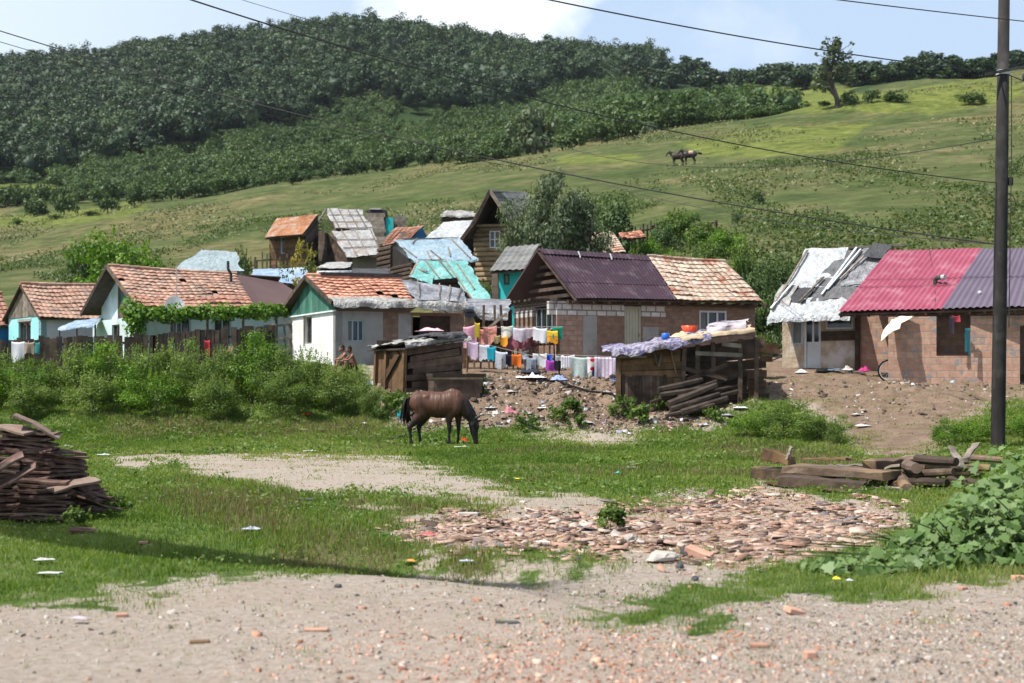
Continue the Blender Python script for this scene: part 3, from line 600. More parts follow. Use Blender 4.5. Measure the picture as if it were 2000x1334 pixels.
def corr(p, rs, per=.16, amp=.022, seams=(), nt=6, h0=.0, wob=.012):
    b = MB(); k = max(6, int(p.ls/per)*6); A = np.linspace(0, 1, k+1)
    ts = [0.]+list(seams)+[1.]; 
    for q in range(len(ts)-1):
        t0, t1 = ts[q]-(.012 if q else 0), ts[q+1]; lift = .02*(len(ts)-2-q); c0 = rs.rand()
        vs = []
        for i in range(nt+1):
            t = t0+(t1-t0)*i/nt
            for a in A: vs.append(p.pt(a, t, h0+lift*0+amp*math.sin(a*p.ls/per*6.2832)+wob*math.sin(a*5+t*3)+(.018*(1-i/nt) if q < len(ts) else 0)))
        fs = [(i*(k+1)+j, i*(k+1)+j+1, (i+1)*(k+1)+j+1, (i+1)*(k+1)+j) for i in range(nt) for j in range(k)]
        base = len(b.v); b.add(vs, fs, None)
        for n_, f in enumerate(fs): b.c[-len(fs)+n_] = .5+.25*math.sin(int((n_ % k)/k*p.ls/.95)*12.9+q*3)
    return b
def tarp(p, seed, amp=.05, res=.14, hang=0., h0=.06, ragged=.06, folds=1.0, th=.012, hangside='t0'):
    """crumpled sheet lying on a roof patch, optionally hanging over its lower edge"""
    ns = max(6, int(p.ls/res)); ntt = max(5, int(p.lt/res)); nh = max(2, int(hang/.09)) if hang else 0
    A, Tt = np.meshgrid(np.linspace(0, 1, ns+1), np.linspace(0, 1, ntt+1)); x = A*p.ls; y = Tt*p.lt
    sk = x*.6+y; w = (np.abs(fbm(sk*1.6+seed, (x-y)*.5, seed, 2))*-2.4+np.abs(fbm(x*3.1, y*1.1+seed, seed+3, 2))*-1.4+.55)*amp*folds*.8+fbm(x*.4, y*.4, seed+8, 2)*amp*1.2
    e = ragged; da = e*fbm(y*1.6, y*0+seed, seed+4, 3)/p.ls*4; dt = e*fbm(x*1.6, x*0+seed, seed+6, 3)/p.lt*4
    b = MB(); vs = []
    for j in range(ntt+1):
        for i in range(ns+1):
            a = A[j, i]+da[j, i]*(1 if i in (0, ns) else 0); t = Tt[j, i]+dt[j, i]*(1 if j in (0, ntt) else 0)
            vs.append(p.pt(a, t, h0+max(-h0*.4, w[j, i])))
    row = ns+1; fs = [(j*row+i, j*row+i+1, (j+1)*row+i+1, (j+1)*row+i) for j in range(ntt) for i in range(ns)]
    if hang:                                                          # skirt below the eave
        o = len(vs); outw = (p.A-p.D); outw.z = 0; outw = outw.normalized() if outw.length > 1e-4 else Vector((0, -1, 0))
        for k in range(1, nh+1):
            for i in range(ns+1):
                a = i/ns; L = hang*(.35+1.1*float(fbm(a*p.ls*2.6, seed*1.7, seed+2, 4)+.5)); q = vs[i]
                g = .012*math.sin(a*p.ls*17+seed)+.16*float(fbm(a*p.ls*3.5, k*.25, seed+9, 3))
                vs.append(Vector(q)+outw*(.05+g)*min(1, k/nh*1.5)+Vector((0, 0, -L*k/nh)))
        fs += [((0 if k == 0 else o+(k-1)*row)+i+1, (0 if k == 0 else o+(k-1)*row)+i, o+k*row+i, o+k*row+i+1) for k in range(nh) for i in range(ns)]
    n0 = len(vs); vs2 = vs+[Vector(v)-p.n*th for v in vs]
    b.add(vs2, fs+[tuple(n0+q for q in f[::-1]) for f in fs], .5); return b
def planks(p0, p1, z0, z1, n, vert=True, th=.03, rs=RS, gap=.008, jit=.03, off=0., zt1=None, mb=None, wob=0.):
    """board wall from p0 to p1: n upright or level boards"""
    b = mb or MB(); p0 = Vector((p0[0], p0[1], 0)); p1 = Vector((p1[0], p1[1], 0)); d = p1-p0; L = d.length; d /= L; nr = Vector((d.y, -d.x, 0)); up = Vector((0, 0, 1))
    zt = lambda x: z1+((zt1-z1)*x/L if zt1 is not None else 0)
    for i in range(n):
        c = float(np.clip(rs.normal(.5, .25), 0, 1)); o = off+rs.normal(0, .006)
        if vert:
            x0, x1 = L*i/n+gap/2, L*(i+1)/n-gap/2; a = z0-.02*rs.rand(); e = zt((x0+x1)/2)+rs.normal(0, jit); tl = rs.normal(0, wob)
            pr = [p0+d*x0+up*a, p0+d*x1+up*a, p0+d*(x1+tl)+up*e, p0+d*(x0+tl)+up*e]
        else:
            a, e = z0+(z1-z0)*i/n+gap/2, z0+(z1-z0)*(i+1)/n-gap/2; s = (zt(L)-z0)/(z1-z0)
            x0, x1 = rs.normal(0, jit), L+rs.normal(0, jit); t0, t1 = rs.normal(0, wob, 2)
            pr = [p0+d*x0+up*(a+t0), p0+d*x1+up*(z0+(a-z0)*s+t1), p0+d*x1+up*(z0+(e-z0)*s+t1), p0+d*x0+up*(e+t0)]
        f = [q+nr*(o+th) for q in pr]; k = [q+nr*o for q in pr]; w = (pr[1]-pr[0]).length; h = (pr[3]-pr[0]).length
        b.add(f+k, [(0, 1, 2, 3), (7, 6, 5, 4), (0, 4, 5, 1), (1, 5, 6, 2), (2, 6, 7, 3), (3, 7, 4, 0)], c)
    return b
def logs(p0, p1, z0, z1, n, r=None, rs=RS, ext=.15, mb=None):
    b = mb or MB(); p0 = Vector(p0).to_3d(); p1 = Vector(p1).to_3d(); p0.z = p1.z = 0; d = (p1-p0).normalized(); r = r or (z1-z0)/n*.52
    for i in range(n):
        z = z0+(z1-z0)*(i+.5)/n; e0, e1 = rs.uniform(.2, 1, 2)*ext
        b.tube([p0-d*e0+Vector((0, 0, z)), p1+d*e1+Vector((0, 0, z+rs.normal(0, .01)))], (r*.95), 7, float(rs.rand()))
    return b
def window(par, p0, p1, z0, z1, depth=.08, nx=2, ny=1, fmat=None, fr=.055, glass=True, name='window', curtain=0.):
    """window set into the opening between p0 and p1 (outer wall line)"""
    p0 = Vector((p0[0], p0[1], 0)); p1 = Vector((p1[0], p1[1], 0)); d = p1-p0; L = d.length; d /= L; nb = Vector((-d.y, d.x, 0)); up = Vector((0, 0, 1))
    R = Matrix((d, nb, up)).transposed(); b = MB()
    def pc(x0, x1, a, e, y, t): b.box(p0+d*((x0+x1)/2)+up*((a+e)/2)+nb*(depth+y), (x1-x0, t, e-a), R)
    e = .003
    pc(e, fr, z0+e, z1-e, 0, .06); pc(L-fr, L-e, z0+e, z1-e, 0, .06); pc(fr, L-fr, z0+e, z0+fr, 0, .06); pc(fr, L-fr, z1-fr, z1-e, 0, .06)
    for i in range(1, nx): pc(L*i/nx-fr*.45, L*i/nx+fr*.45, z0+fr, z1-fr, .002, .05)
    for j in range(1, ny): pc(fr, L-fr, z0+(z1-z0)*j/ny-fr*.3, z0+(z1-z0)*j/ny+fr*.3, .004, .04)
    o = b.build('window', fmat or M_WINF, par)
    g = MB(); g.box(p0+d*(L/2)+up*((z0+z1)/2)+nb*(depth+.03), (L-fr, .01, z1-z0-fr), R); g.build('pane', M_GLASS, o)
    if curtain:
        c = MB(); c.box(p0+d*(L*curtain/2+fr)+up*((z0+z1)/2)+nb*(depth+.02), (L*curtain, .008, z1-z0-fr*2.2), R); c.build('curtain', M_CURT, o)
    return o
def door(par, p0, p1, z0, z1, mat, depth=.06, glazed=None, fmat=None):
    p0 = Vector((p0[0], p0[1], 0)); p1 = Vector((p1[0], p1[1], 0)); d = p1-p0; L = d.length; d /= L; nb = Vector((-d.y, d.x, 0)); up = Vector((0, 0, 1)); R = Matrix((d, nb, up)).transposed()
    def bb(b, x0, x1, a, e, y, t, c=.5): b.box(p0+d*((x0+x1)/2)+up*((a+e)/2)+nb*y, (x1-x0, t, e-a), R, c)
    f = MB(); fr = .07; bb(f, .003, fr, z0, z1-.003, depth, .09); bb(f, L-fr, L-.003, z0, z1-.003, depth, .09); bb(f, fr, L-fr, z1-fr, z1-.003, depth, .09); 
    b = MB(); bb(b, fr+.005, L-fr-.005, z0+.02, z1-fr-.005, depth+.02, .045)
    o = b.build('door', mat, par); f.build('door_frame', fmat or mat, o)
    b = MB(); 
    for k in range(4): x = fr+.03+(L-2*fr-.06)*k/4; bb(b, x+.01, x+(L-2*fr-.06)/4-.01, z0+.08, z0+(z1-z0)*(.45 if glazed else .92), depth-.01, .012)
    b.build('door_panel', mat, o)
    if glazed:
        for a, e in ((.08, .46), (.54, .92)):
            g = MB(); bb(g, L*a+.03, L*e, z0+(z1-z0)*.5, z1-fr*1.8, depth-.008, .012); g.build('door_pane', M_CURT if a < .3 and glazed == 2 else M_GLASS, o)
    h = MB(); h.tube([p0+d*(L*.86)+up*(z0+.95)-nb*.02, p0+d*(L*.86)+up*(z0+1.08)-nb*.02], .012, 6); h.build('handle', M_STEEL, o)
    return o
def gable(p0, p1, zb, apex, mb, n=10, rs=RS, th=.03):
    """triangular board gable above the wall p0-p1"""
    p0 = Vector((p0[0], p0[1], 0)); p1 = Vector((p1[0], p1[1], 0)); d = p1-p0; L = d.length; d /= L; nr = Vector((d.y, -d.x, 0)); up = Vector((0, 0, 1))
    ht = lambda x: zb+(apex-zb)*(1-abs(2*x/L-1))
    for i in range(n):
        xs = [L*i/n+.004, L*(i+1)/n-.004]; 
        if xs[0] < L/2 < xs[1]: xs = [xs[0], L/2, xs[1]]
        o = rs.normal(0, .005); pts = [p0+d*xs[0]+up*zb, p0+d*xs[-1]+up*zb]+[p0+d*x+up*ht(x) for x in xs[::-1]]
        f = [q+nr*(th+o) for q in pts]; k = [q+nr*o for q in pts]; m = len(pts)
        mb.add(f+k, [tuple(range(m)), tuple(range(2*m-1, m-1, -1))]+[(j, m+j, m+(j+1) % m, (j+1) % m) for j in range(m)], float(np.clip(rs.normal(.5, .28), 0, 1)))
    return mb
def house(name, fr, label, cat='house', group=None): return empty(name, fr.o, fr.r, label, cat, group)
DN = 1.0                                                              # walls reach this far into the ground
rs = np.random.RandomState(21)
# ================================================================== brick house under the dark purple and bleached tile roof
fr = Frame(1088, 53, 25, h1((88)*53/F_PX, 53)-.05); T = house('brick_house', fr, 'low brick house with half dark purple metal, half bleached tile roof, behind the washing')
D = fr.ly(1004); L = fr.lx(1475); hw = fr.z(588); 
xd0, xd1 = fr.lx(1220), fr.lx(1252); xw0, xw1 = fr.lx(1366), fr.lx(1420); xs = fr.lx(1300)
b = MB(); b.wall((0, 0), (fr.lx(1138), 0), -DN, hw-.5, .28); b.build('wall', B_PALE, T)
b = MB(); b.wall((fr.lx(1138), 0), (xs, 0), -DN, hw-.5, .28, [(xd0-fr.lx(1138), xd1-fr.lx(1138), 0, hw)]); b.build('wall', B_DARK, T)
b = MB(); b.wall((0, -.004), (xd0-.02, -.004), hw-.5, hw, .284); b.wall((xd1+.02, -.004), (xs, -.004), hw-.5, hw, .284); b.build('block_course', B_BLOCK, T)
b = MB(); b.bx(xd0-.02, xd1+.02, 0, .28, hw-.12, hw); b.build('lintel', M_WOOD, T)
b = MB(); b.wall((xs, 0), (L, 0), -DN, hw, .28, [(xw0-xs, xw1-xs, fr.z(646, xw0), fr.z(606, xw0))]); b.build('wall', B_DARK, T)
for q0, q1, qz in ((1139, 1166, .52), (1256, 1286, .9)):
    b = MB(); b.wall((fr.lx(q0), -.006), (fr.lx(q1), -.006), -DN, hw-qz, .01); b.build('render_patch', M_GREYP, T)
b = MB(); wy0, wy1 = fr.ly(1085), fr.ly(1044); b.wall((0, D), (0, .28), -DN, hw-.5, .28, [(D-wy1, D-wy0, fr.z(642, 0, wy0), hw-.5)]); b.build('wall', B_DARK, T)
b = MB(); b.wall((-.004, D), (-.004, wy1+.05), hw-.5, hw, .284); b.wall((-.004, wy0-.05), (-.004, .28), hw-.5, hw, .284); b.bx(0, .28, wy0-.05, wy1+.05, hw-.14, hw); b.build('block_course', B_BLOCK, T)
b = MB(); b.wall((L, 0.28), (L, D), -DN, hw, .28); b.wall((L-.28, D), (.28, D), -DN, hw, .28); b.build('wall', B_DARK, T)
b = MB(); b.bx(.3, L-.3, D*.55, D*.56, .3, hw); b.build('interior_shade', M_UNLIT, T)
window(T, (0, wy1), (0, wy0), fr.z(642, 0, wy0), hw-.2, .1, 4, 1, M_WINB, .05)
window(T, (xw0, 0), (xw1, 0), fr.z(646, xw0), fr.z(606, xw0), .05, 3, 1, M_WINF, .075, curtain=.2)
door(T, (xd0, 0), (xd1, 0), .0, hw-.13, M_DOORC)
zr = fr.z(487, .1, D/2); ze = fr.z(584, .4, -.65); zr2 = fr.z(512, L, D/2); ze2 = fr.z(588, L, -.65)
xm_r, xm_e = fr.lx(1264, D/2), fr.lx(1322, -.65); xr_r, xr_e = fr.lx(1414, D/2), fr.lx(1489, -.65)
zm_r = zr+(zr2-zr)*xm_r/xr_r; zm_e = ze+(ze2-ze)*xm_e/xr_e
pf = Patch((.45, -.65, ze), (xm_e, -.65, zm_e), (xm_r, D/2, zm_r), (.1, D/2, zr)); pt = Patch((xm_e, -.65, zm_e), (xr_e, -.65, ze2), (xr_r, D/2, zr2), (xm_r, D/2, zm_r))
pb = Patch((xr_e, D+.65, ze2), (-.25, D+.65, ze), (.1, D/2, zr), (xr_r, D/2, zr2))
o = corr(pf.sub(0, 1, 0, .9), rs, .15, .010, seams=(.36,), h0=.03).build('metal_roof', M_PURP, T, True)
b = corr(pf.sub(0, 1, .88, 1.0), rs, .17, .012, h0=.06); b.build('ridge_cap', M_PURP, o, True)
for a in (.33, .62): b = MB(); b.beam(pf.pt(a, .84, .07), pf.pt(a+.02, .97, .09), .05, .02); b.build('strip', M_GALV, o)
tiles(pt, rs, .30, .26, .06, .0).build('tile_roof', M_TILEP, T)
b = slab(pf); slab(pt, mb=b); b.build('roof_boarding', M_WOOD, T)
slab(pb, .05, 0).build('rear_roof', M_BROWNR, T)
b = MB(); 
for k in range(9): t = k/9; b.beam((-.85+.06*rs.normal(), D*.1+D*.98*t, hw+.06), (.9, D*.1+D*.98*t, hw+.05), .2, .08)
b.beam((-.1, -.3, hw+.05), (-.1, D+.4, hw+.05), .12, .1); b.build('attic_floor', M_WOOD, T)
b = MB()
for k in range(5): z = hw+.25+.3*k; y = (zr-z)/(zr-ze)*(D/2+.3); b.beam((.55, D/2-y, z), (.55, D/2+y, z), .04, .13)
b.build('gable_boards', M_WOOD, T)
b = MB(); b.bx(1.3, 1.35, D/2-1.0, D/2+1.0, hw+.1, zr-1.35); b.build('attic_shade', M_UNLIT, T)
b = MB(); 
for k in range(14): x = .6+(L-.4)*k/13; b.beam((x, -.6, ze+.0+(ze2-ze)*k/13-.12), (x, .1, hw+.02), .09, .09)
b.beam((.4, -.1, hw-.02), (L, -.1, hw-.02), .14, .12); b.build('rafter_ends', M_WOOD, T)
# ================================================================== white house with green gable
fr = Frame(655, 48, 25, h1(-345*48/F_PX, 48)-.05); T = house('whitewashed_house', fr, 'small whitewashed house with green board gable and plastic sheet along its eave')
D = fr.ly(567); L = fr.lx(906); hw = fr.z(607); g0, g1 = fr.ly(609), fr.ly(595)
b = MB(); b.wall((0, D), (0, 0), -DN, hw, .25, [(D-g1, D-g0, fr.z(671, 0, g0), fr.z(618, 0, g0))]); b.build('wall', M_WHITE, T)
w0, w1 = fr.lx(678), fr.lx(711); d0, d1 = fr.lx(806), fr.lx(880); s1 = fr.lx(748)
b = MB(); b.wall((0, 0), (s1, 0), -DN, hw, .25, [(w0, w1, fr.z(667, w0), fr.z(624, w0))]); b.build('wall', M_GREYP, T)
b = MB(); b.wall((s1, 0), (L, 0), -DN, hw, .25, [(d0-s1, d1-s1, .0, fr.z(616, d0))]); b.build('wall', B_DARK, T)
b = MB(); b.wall((fr.lx(778), -.005), (fr.lx(803), -.005), -DN, hw-.05, .01); b.build('render_patch', M_GREYP, T)
b = MB(); b.wall((L, .25), (L, D), -DN, hw, .25); b.wall((L-.25, D), (0.25, D), -DN, hw, .25); b.build('wall', B_DARK, T)
b = MB(); b.bx(.3, L-.3, D*.6, D*.62, .0, hw); b.build('interior_shade', M_UNLIT, T)
window(T, (0, g1), (0, g0), fr.z(671, 0, g0), fr.z(618, 0, g0), .12, 1, 1, M_WOODG, .05)
b = MB(); b.bx(-.03, .0, g1+.0, g1+.07, fr.z(675, 0, g0), fr.z(616, 0, g0)); b.build('window_trim', M_WOODG, T)
window(T, (w0, 0), (w1, 0), fr.z(667, w0), fr.z(624, w0), .06, 3, 1, M_WINB, .05, curtain=.35)
zd = fr.z(616, d0); b = planks((d0+.3, .12), (d1, .12), .0, zd, 7, False, .03, rs); b.build('plank_shutter', M_WOOD, T)
b = MB(); gable((0, D+.15), (0, -.15), hw+.004, fr.z(533, 0, D/2), b, 15, rs); b.build('gable_boards', M_GREENW, T)
b = MB(); b.beam((-.05, -.15, hw), (-.05, D+.15, hw), .06, .05); b.build('gable_sill', M_WINF, T)
zr = fr.z(541, 0, D/2)+.02; ze = fr.z(590, 0, -.4); xt = fr.lx(806, -.3); xr = fr.lx(782, D/2)
pf = Patch((-.22, -.4, ze), (xt, -.4, ze+.05), (xr, D/2, zr), (-.22, D/2, zr)); pg = Patch((xt, -.4, ze+.05), (fr.lx(912, -.4), -.4, ze+.02), (fr.lx(905, D/2), D/2, zr-.35), (xr, D/2, zr-.02))
pb = Patch((L+.1, D+.4, ze), (-.22, D+.4, ze), (-.22, D/2, zr), (L+.1, D/2, zr-.3))
tiles(pf.sub(0, 1, .02, 1), rs, .36, .24, .07, .008).build('tile_roof', M_TILEO, T)
b = slab(pf); slab(pg, mb=b); b.build('roof_boarding', M_WOOD, T); slab(pb, .05, 0).build('rear_roof', M_BROWNR, T)
tarp(pg, 31, .10, .12, 0, .05).build('foil_roof', T_GREY, T, True)
b = MB()
for a in (.1, .45, .62, .8): b.beam(pg.pt(a, .05, .16), pg.pt(a+.15, .95, .14), .04, .03)
b.build('batten', M_WOODG, T)
o = tarp(Patch(pf.pt(-.01, -.04), pg.pt(1.0, -.06), pg.pt(1.0, .20), pf.pt(-.01, .13)), 37, .06, .08, .26, .07).build('eave_sheet', T_DIRTY, T, True)
b = MB(); b.beam((-.26, -.42, ze-.03), (-.26, D/2, zr-.03), .05, .14); b.beam((-.26, D+.42, ze-.03), (-.26, D/2, zr-.03), .05, .14); b.build('bargeboard', M_WOOD, T)
b = MB(); b.beam((fr.lx(625, D/2), D/2, zr+.1), (xr, D/2, zr+.12), .25, .12); b.build('ridge_boards', T_BLACK, T)
b = MB(); b.tube([(.3, D/2+.3, zr+.1), (1.6, D/2+.3, zr+.16)], .13, 8); b.build('rolled_sheet', T_WHITE, T, True)
# ================================================================== long tiled house on the left with vine
fr = Frame(275, 52, 33, h1(-725*52/F_PX, 52)-.05); T = house('tiled_house', fr, 'long house with reddish tile roof, pale blue gable wall and brown metal extension')
D = fr.ly(181); L = fr.lx(487, 0); hw = fr.z(604); zr = fr.z(521, 0, D/2); zr2 = fr.z(535, L, D/2); ze = fr.z(600, 0, -.45); ze2 = fr.z(600, L, -.45)
b = MB(); b.wall((0, D), (0, 0), -DN, hw-.25, .25, [(D*.42, D*.58, .6, 1.5)]); b.build('wall', M_PALEB, T)
b = MB(); b.wall((0, 0), (L+2.6, 0), -DN, hw, .25, [(1.2, 1.9, .7, 1.7), (2.8, 3.5, .7, 1.7)]); b.build('wall', M_PALEB, T)
b = MB(); b.wall((L+2.6, .25), (L+2.6, D), -DN, hw, .25); b.wall((L+2.35, D), (.25, D), -DN, hw, .25); b.build('wall', M_PALEB, T)
window(T, (0, D*.58), (0, D*.42), .6, 1.5, .1, 2, 1, M_WOODG, .05); window(T, (1.2, 0), (1.9, 0), .7, 1.7, .06, 2, 1, M_WINB); window(T, (2.8, 0), (3.5, 0), .7, 1.7, .06, 2, 1, M_WINB)
b = MB(); gable((.35, D+.1), (.35, -.1), hw-.25, zr-.1, b, 14, rs); b.build('gable_boards', M_WOOD, T)
b = MB(); b.wall((.30, D*.97), (.30, D*.62), hw-.25, hw+.75, .03, zt1=hw+1.35); b.build('gable_panel', M_PALEB, T)
b = MB(); b.wall((.30, D*.55), (.30, D*.2), hw+.35, hw+.9, .03); b.build('gable_panel', M_GREENW, T)
pf = Patch((-.3, -.45, ze), (L, -.45, ze2), (fr.lx(460, D/2), D/2, zr2), (-.3, D/2, zr)); pe = Patch((L, -.45, ze2), (L+2.9, -.45, ze2-.05), (L+2.6, D/2, zr2-.25), (fr.lx(460, D/2), D/2, zr2)); pb = Patch((L+2.9, D+.45, ze), (-.3, D+.45, ze), (-.3, D/2, zr), (L+2.6, D/2, zr2))
tiles(pf, rs, .30, .24, .065, .012).build('tile_roof', M_TILEQ, T)
tiles(pf.sub(0, 1, -.02, .27, .03), rs, .28, .24, .06, 0, False).build('newer_tile_rows', M_TILE, T)
slab(pe, .04, .02).build('metal_extension_roof', M_BROWNR, T); b = slab(pf); slab(pb, .05, 0, mb=b); b.build('roof_boarding', M_WOOD, T)
b = MB(); b.beam((-.34, -.47, ze-.02), (-.34, D/2, zr), .05, .16); b.beam((-.34, D+.47, ze-.02), (-.34, D/2, zr), .05, .16); b.build('bargeboard', M_WOOD, T)
a = pf.pt(.92, .72); b = MB(); b.tube([a, a+Vector((.0, 0, .35)), a+Vector((-.12, 0, .55)), a+Vector((-.12, 0, .85))], .06, 8); b.build('stove_pipe', M_STEEL, T)
a = pf.pt(.32, .0); b = MB(); b.tube([a+Vector((0, -.1, -1.5)), a+Vector((0, -.1, 1.5))], .02, 6); b.build('aerial_mast', M_GALV, T)
a = Vector((1.05, -.75, hw-.15)); b = MB(); n = 14; c = a+Vector((-.15, -.3, .2)); dd = Vector((-.25, -.9, .35)).normalized(); s_ = dd.cross(Vector((0, 0, 1))).normalized(); u_ = s_.cross(dd)
rim = [c+s_*(.36*math.cos(6.283*i/n))+u_*(.42*math.sin(6.283*i/n))+dd*.07 for i in range(n)]; bk = [c-dd*.06]+[p-dd*.02 for p in rim]
b.add([c-dd*.03]+rim+bk, [(0, 1+(i+1) % n, 1+i) for i in range(n)]+[(n+1, n+2+i, n+2+(i+1) % n) for i in range(n)]+[(1+i, 1+(i+1) % n, n+2+(i+1) % n, n+2+i) for i in range(n)], .5); o = b.build('satellite_dish', M_GALV, T)
b = MB(); b.tube([c-dd*.05, a+Vector((0, .4, -.2))], .02, 6); b.tube([c-u_*.35, c+dd*.4], .012, 5); b.build('dish_arm', M_STEEL, o)
# blue tarpaulin awning leaning on the tiled house
A = fr.o; q = Patch(P(116, 640, 55.5), P(186, 634, 54.2), P(200, 622, 56), P(150, 626, 57)); T2 = empty('tarpaulin_awning', ground_at(150, 55.6), 0, 'pale blue tarpaulin awning between the turquoise house and the tiled house', 'awning')
o = tarp(q, 5, .06, .1, .12, .02).build('sheet', T_SKY, T2, True); o.location = -T2.location
for k in (q.A, q.B, q.C, q.D): b = MB(); b.tube([k-T2.location, Vector((k.x, k.y, h1(k.x, k.y)-.2))-T2.location], .035, 6); b.build('post', M_WOOD, T2)
# ================================================================== turquoise little house
fr = Frame(80, 60, 40, h1(-920*60/F_PX, 60)-.05); T = house('turquoise_house', fr, 'little turquoise house with bleached pink tile roof and bare board gable')
D = fr.ly(17); L = 3.6; hw = fr.z(617); zr = fr.z(555, 0, D/2); ze = fr.z(620, 0, -.25); g0, g1 = fr.ly(60), fr.ly(36)
b = MB(); b.wall((0, D), (0, 0), -DN, hw, .25, [(D-g1, D-g0, fr.z(667, 0, g0), fr.z(627, 0, g0))]); b.build('wall', M_TURQ, T)
b = MB(); b.wall((0, 0), (L, 0), -DN, hw, .25); b.wall((L, .25), (L, D), -DN, hw, .25); b.wall((L-.25, D), (.25, D), -DN, hw, .25); b.build('wall', surf('lilac_grey_wash', [(.38, .36, .42), (.5, .48, .54)], 1.3, rnd=0), T)
o = window(T, (0, g1), (0, g0), fr.z(667, 0, g0), fr.z(627, 0, g0), .1, 2, 1, M_WOODG, .05)
b = MB(); b.wall((-.02, g1+.08), (-.02, g0-.08), fr.z(627, 0, g0), fr.z(622, 0, g0), .05); b.build('lintel', M_GREYP, T)
b = MB(); gable((0, D+.12), (0, -.12), hw+.004, zr-.08, b, 13, rs); b.build('gable_boards', M_WOODG, T)
pf = Patch((-.2, -.3, ze), (L, -.3, ze+.02), (L, D/2, zr+.1), (-.2, D/2, zr)); pb = Patch((L, D+.3, ze), (-.2, D+.3, ze), (-.2, D/2, zr), (L, D/2, zr+.1))
tiles(pf, rs, .29, .22, .06, .006).build('tile_roof', M_TILEP if 0 else M_TILEQ, T); b = slab(pf); slab(pb, .05, 0, mb=b); b.build('roof_boarding', M_WOOD, T)
# far-left house, only its corner in view
fr = Frame(-5, 63, 40, h1(-1005*63/F_PX, 63)-.05); T = house('blue_walled_house', fr, 'house cut by the photo edge, dark mottled tile roof over strong blue wall')
L = fr.lx(21); hw = fr.z(634); b = MB(); b.wall((-4, 0), (L, 0), -DN, hw, .25); b.wall((L, 0.25), (L, 3), -DN, hw, .25); b.build('wall', M_BLUEW, T)
pf = Patch((-4.2, -.35, hw-.05), (L+.1, -.35, hw-.05), (L+.15, 1.6, fr.z(573, L, 1.6)), (-4.2, 1.6, fr.z(573, L, 1.6))); tiles(pf, rs, .29, .22, .06, .01).build('tile_roof', M_TILE, T); slab(pf).build('roof_boarding', M_WOOD, T)
# ================================================================== shack under plastic sheets
fr = Frame(1528, 48, -20, h1(528*48/F_PX, 48)-.05); T = house('plastic_covered_shack', fr, 'crumbling mud shack with white door under a roof of white, black and grey plastic sheets', 'shack')
L = fr.lx(1690); hw = fr.z(612); D = 3.6; d0, d1 = fr.lx(1571), fr.lx(1603); w0, w1 = fr.lx(1546), fr.lx(1568); v0, v1 = fr.lx(1613), fr.lx(1666)
b = MB(); b.wall((0, 0), (L, 0), -DN, hw, .25, [(w0, w1, fr.z(673, w0), fr.z(620, w0)), (d0, d1, -.0, fr.z(615, d0)), (v0, v1, fr.z(643, v0), fr.z(616, v0))]); b.wall((0, D), (0, .25), -DN, hw, .25); b.wall((L, .25), (L, D), -DN, hw, .25); b.wall((L-.25, D), (.25, D), -DN, hw, .25); b.build('wall', M_MUD, T)
b = MB(); b.bx(.3, L-.3, 2., 2.03, -.2, hw); b.build('interior_shade', M_UNLIT, T)
window(T, (w0, 0), (w1, 0), fr.z(673, w0), fr.z(620, w0), .04, 1, 1, M_WINB, .06, curtain=.8); window(T, (v0, 0), (v1, 0), fr.z(643, v0), fr.z(616, v0), .04, 1, 1, M_WINF, .05)
door(T, (d0, 0), (d1, 0), .0, fr.z(615, d0), M_DOORW, .04, 1)
b = MB(); 
for k, z in enumerate((fr.z(652, v0), fr.z(661, v0))): b.beam((v0-.15, -.04, z), (L-.05, -.05, z+.02), .05, .16)
b.beam((L-.12, -.06, -.3), (L-.12, -.06, hw), .16, .12); b.build('repair_board', M_WOOD, T)
A_, B_, C_, D_ = fr.loc(P(1505, 613, 47.2)), fr.loc(P(1668, 610, 46.4)), fr.loc(P(1745, 488, 48.9)), fr.loc(P(1572, 491, 50.0))
rf = Patch(A_, B_, C_, D_); o = slab(rf, .06, -.03).build('roof_boarding', M_WOOD, T)
tarp(rf.sub(.0, .50, .38, 1.02), 3, .07, .12, 0, .09).build('white_roof_sheet', T_WHITE, T, True)
tarp(rf.sub(.36, .72, .22, 1.0), 6, .05, .12, 0, .05).build('grey_felt', T_FELT, T, True)
tarp(rf.sub(.14, .36, .14, .42), 9, .05, .12, 0, .06).build('black_felt', T_BLACK, T, True)
tarp(rf.sub(.66, .98, .35, .98), 12, .14, .10, 0, .07, folds=1.6).build('crumpled_foil', T_GREY, T, True)
tarp(rf.sub(.74, .98, .78, 1.02), 14, .05, .10, 0, .2).build('black_felt', T_BLACK, T, True)
tarp(rf.sub(.45, .95, .16, .36), 17, .06, .12, 0, .09).build('grey_felt', T_FELT, T, True)
tarp(rf.sub(-.02, .97, -.06, .20), 19, .08, .08, .24, .08, folds=1.5).build('eave_sheet', T_WHITE, T, True)
tarp(rf.sub(-.02, .18, .1, .42), 23, .10, .10, 0, .08, folds=1.5).build('crumpled_sheet', T_DIRTY, T, True)
for k, (a0, t0, a1, t1) in enumerate([(.55, .3, .66, .95), (.30, .12, .42, .5), (.52, .22, .6, .98), (.02, .0, .05, .95), (.68, .38, .92, .42), (.63, .46, .75, .86), (.0, .02, .1, .42)]):
    b = MB(); b.beam(rf.pt(a0, t0, .17), rf.pt(a1, t1, .17), .07, .04); b.build('batten', M_WOODG if k % 2 else M_WINF, T)
b = MB(); b.beam(rf.pt(.5, 1.0, .12), rf.pt(1.12, 1.02, .14), .14, .08); b.build('ridge_board', M_WOODG, T)
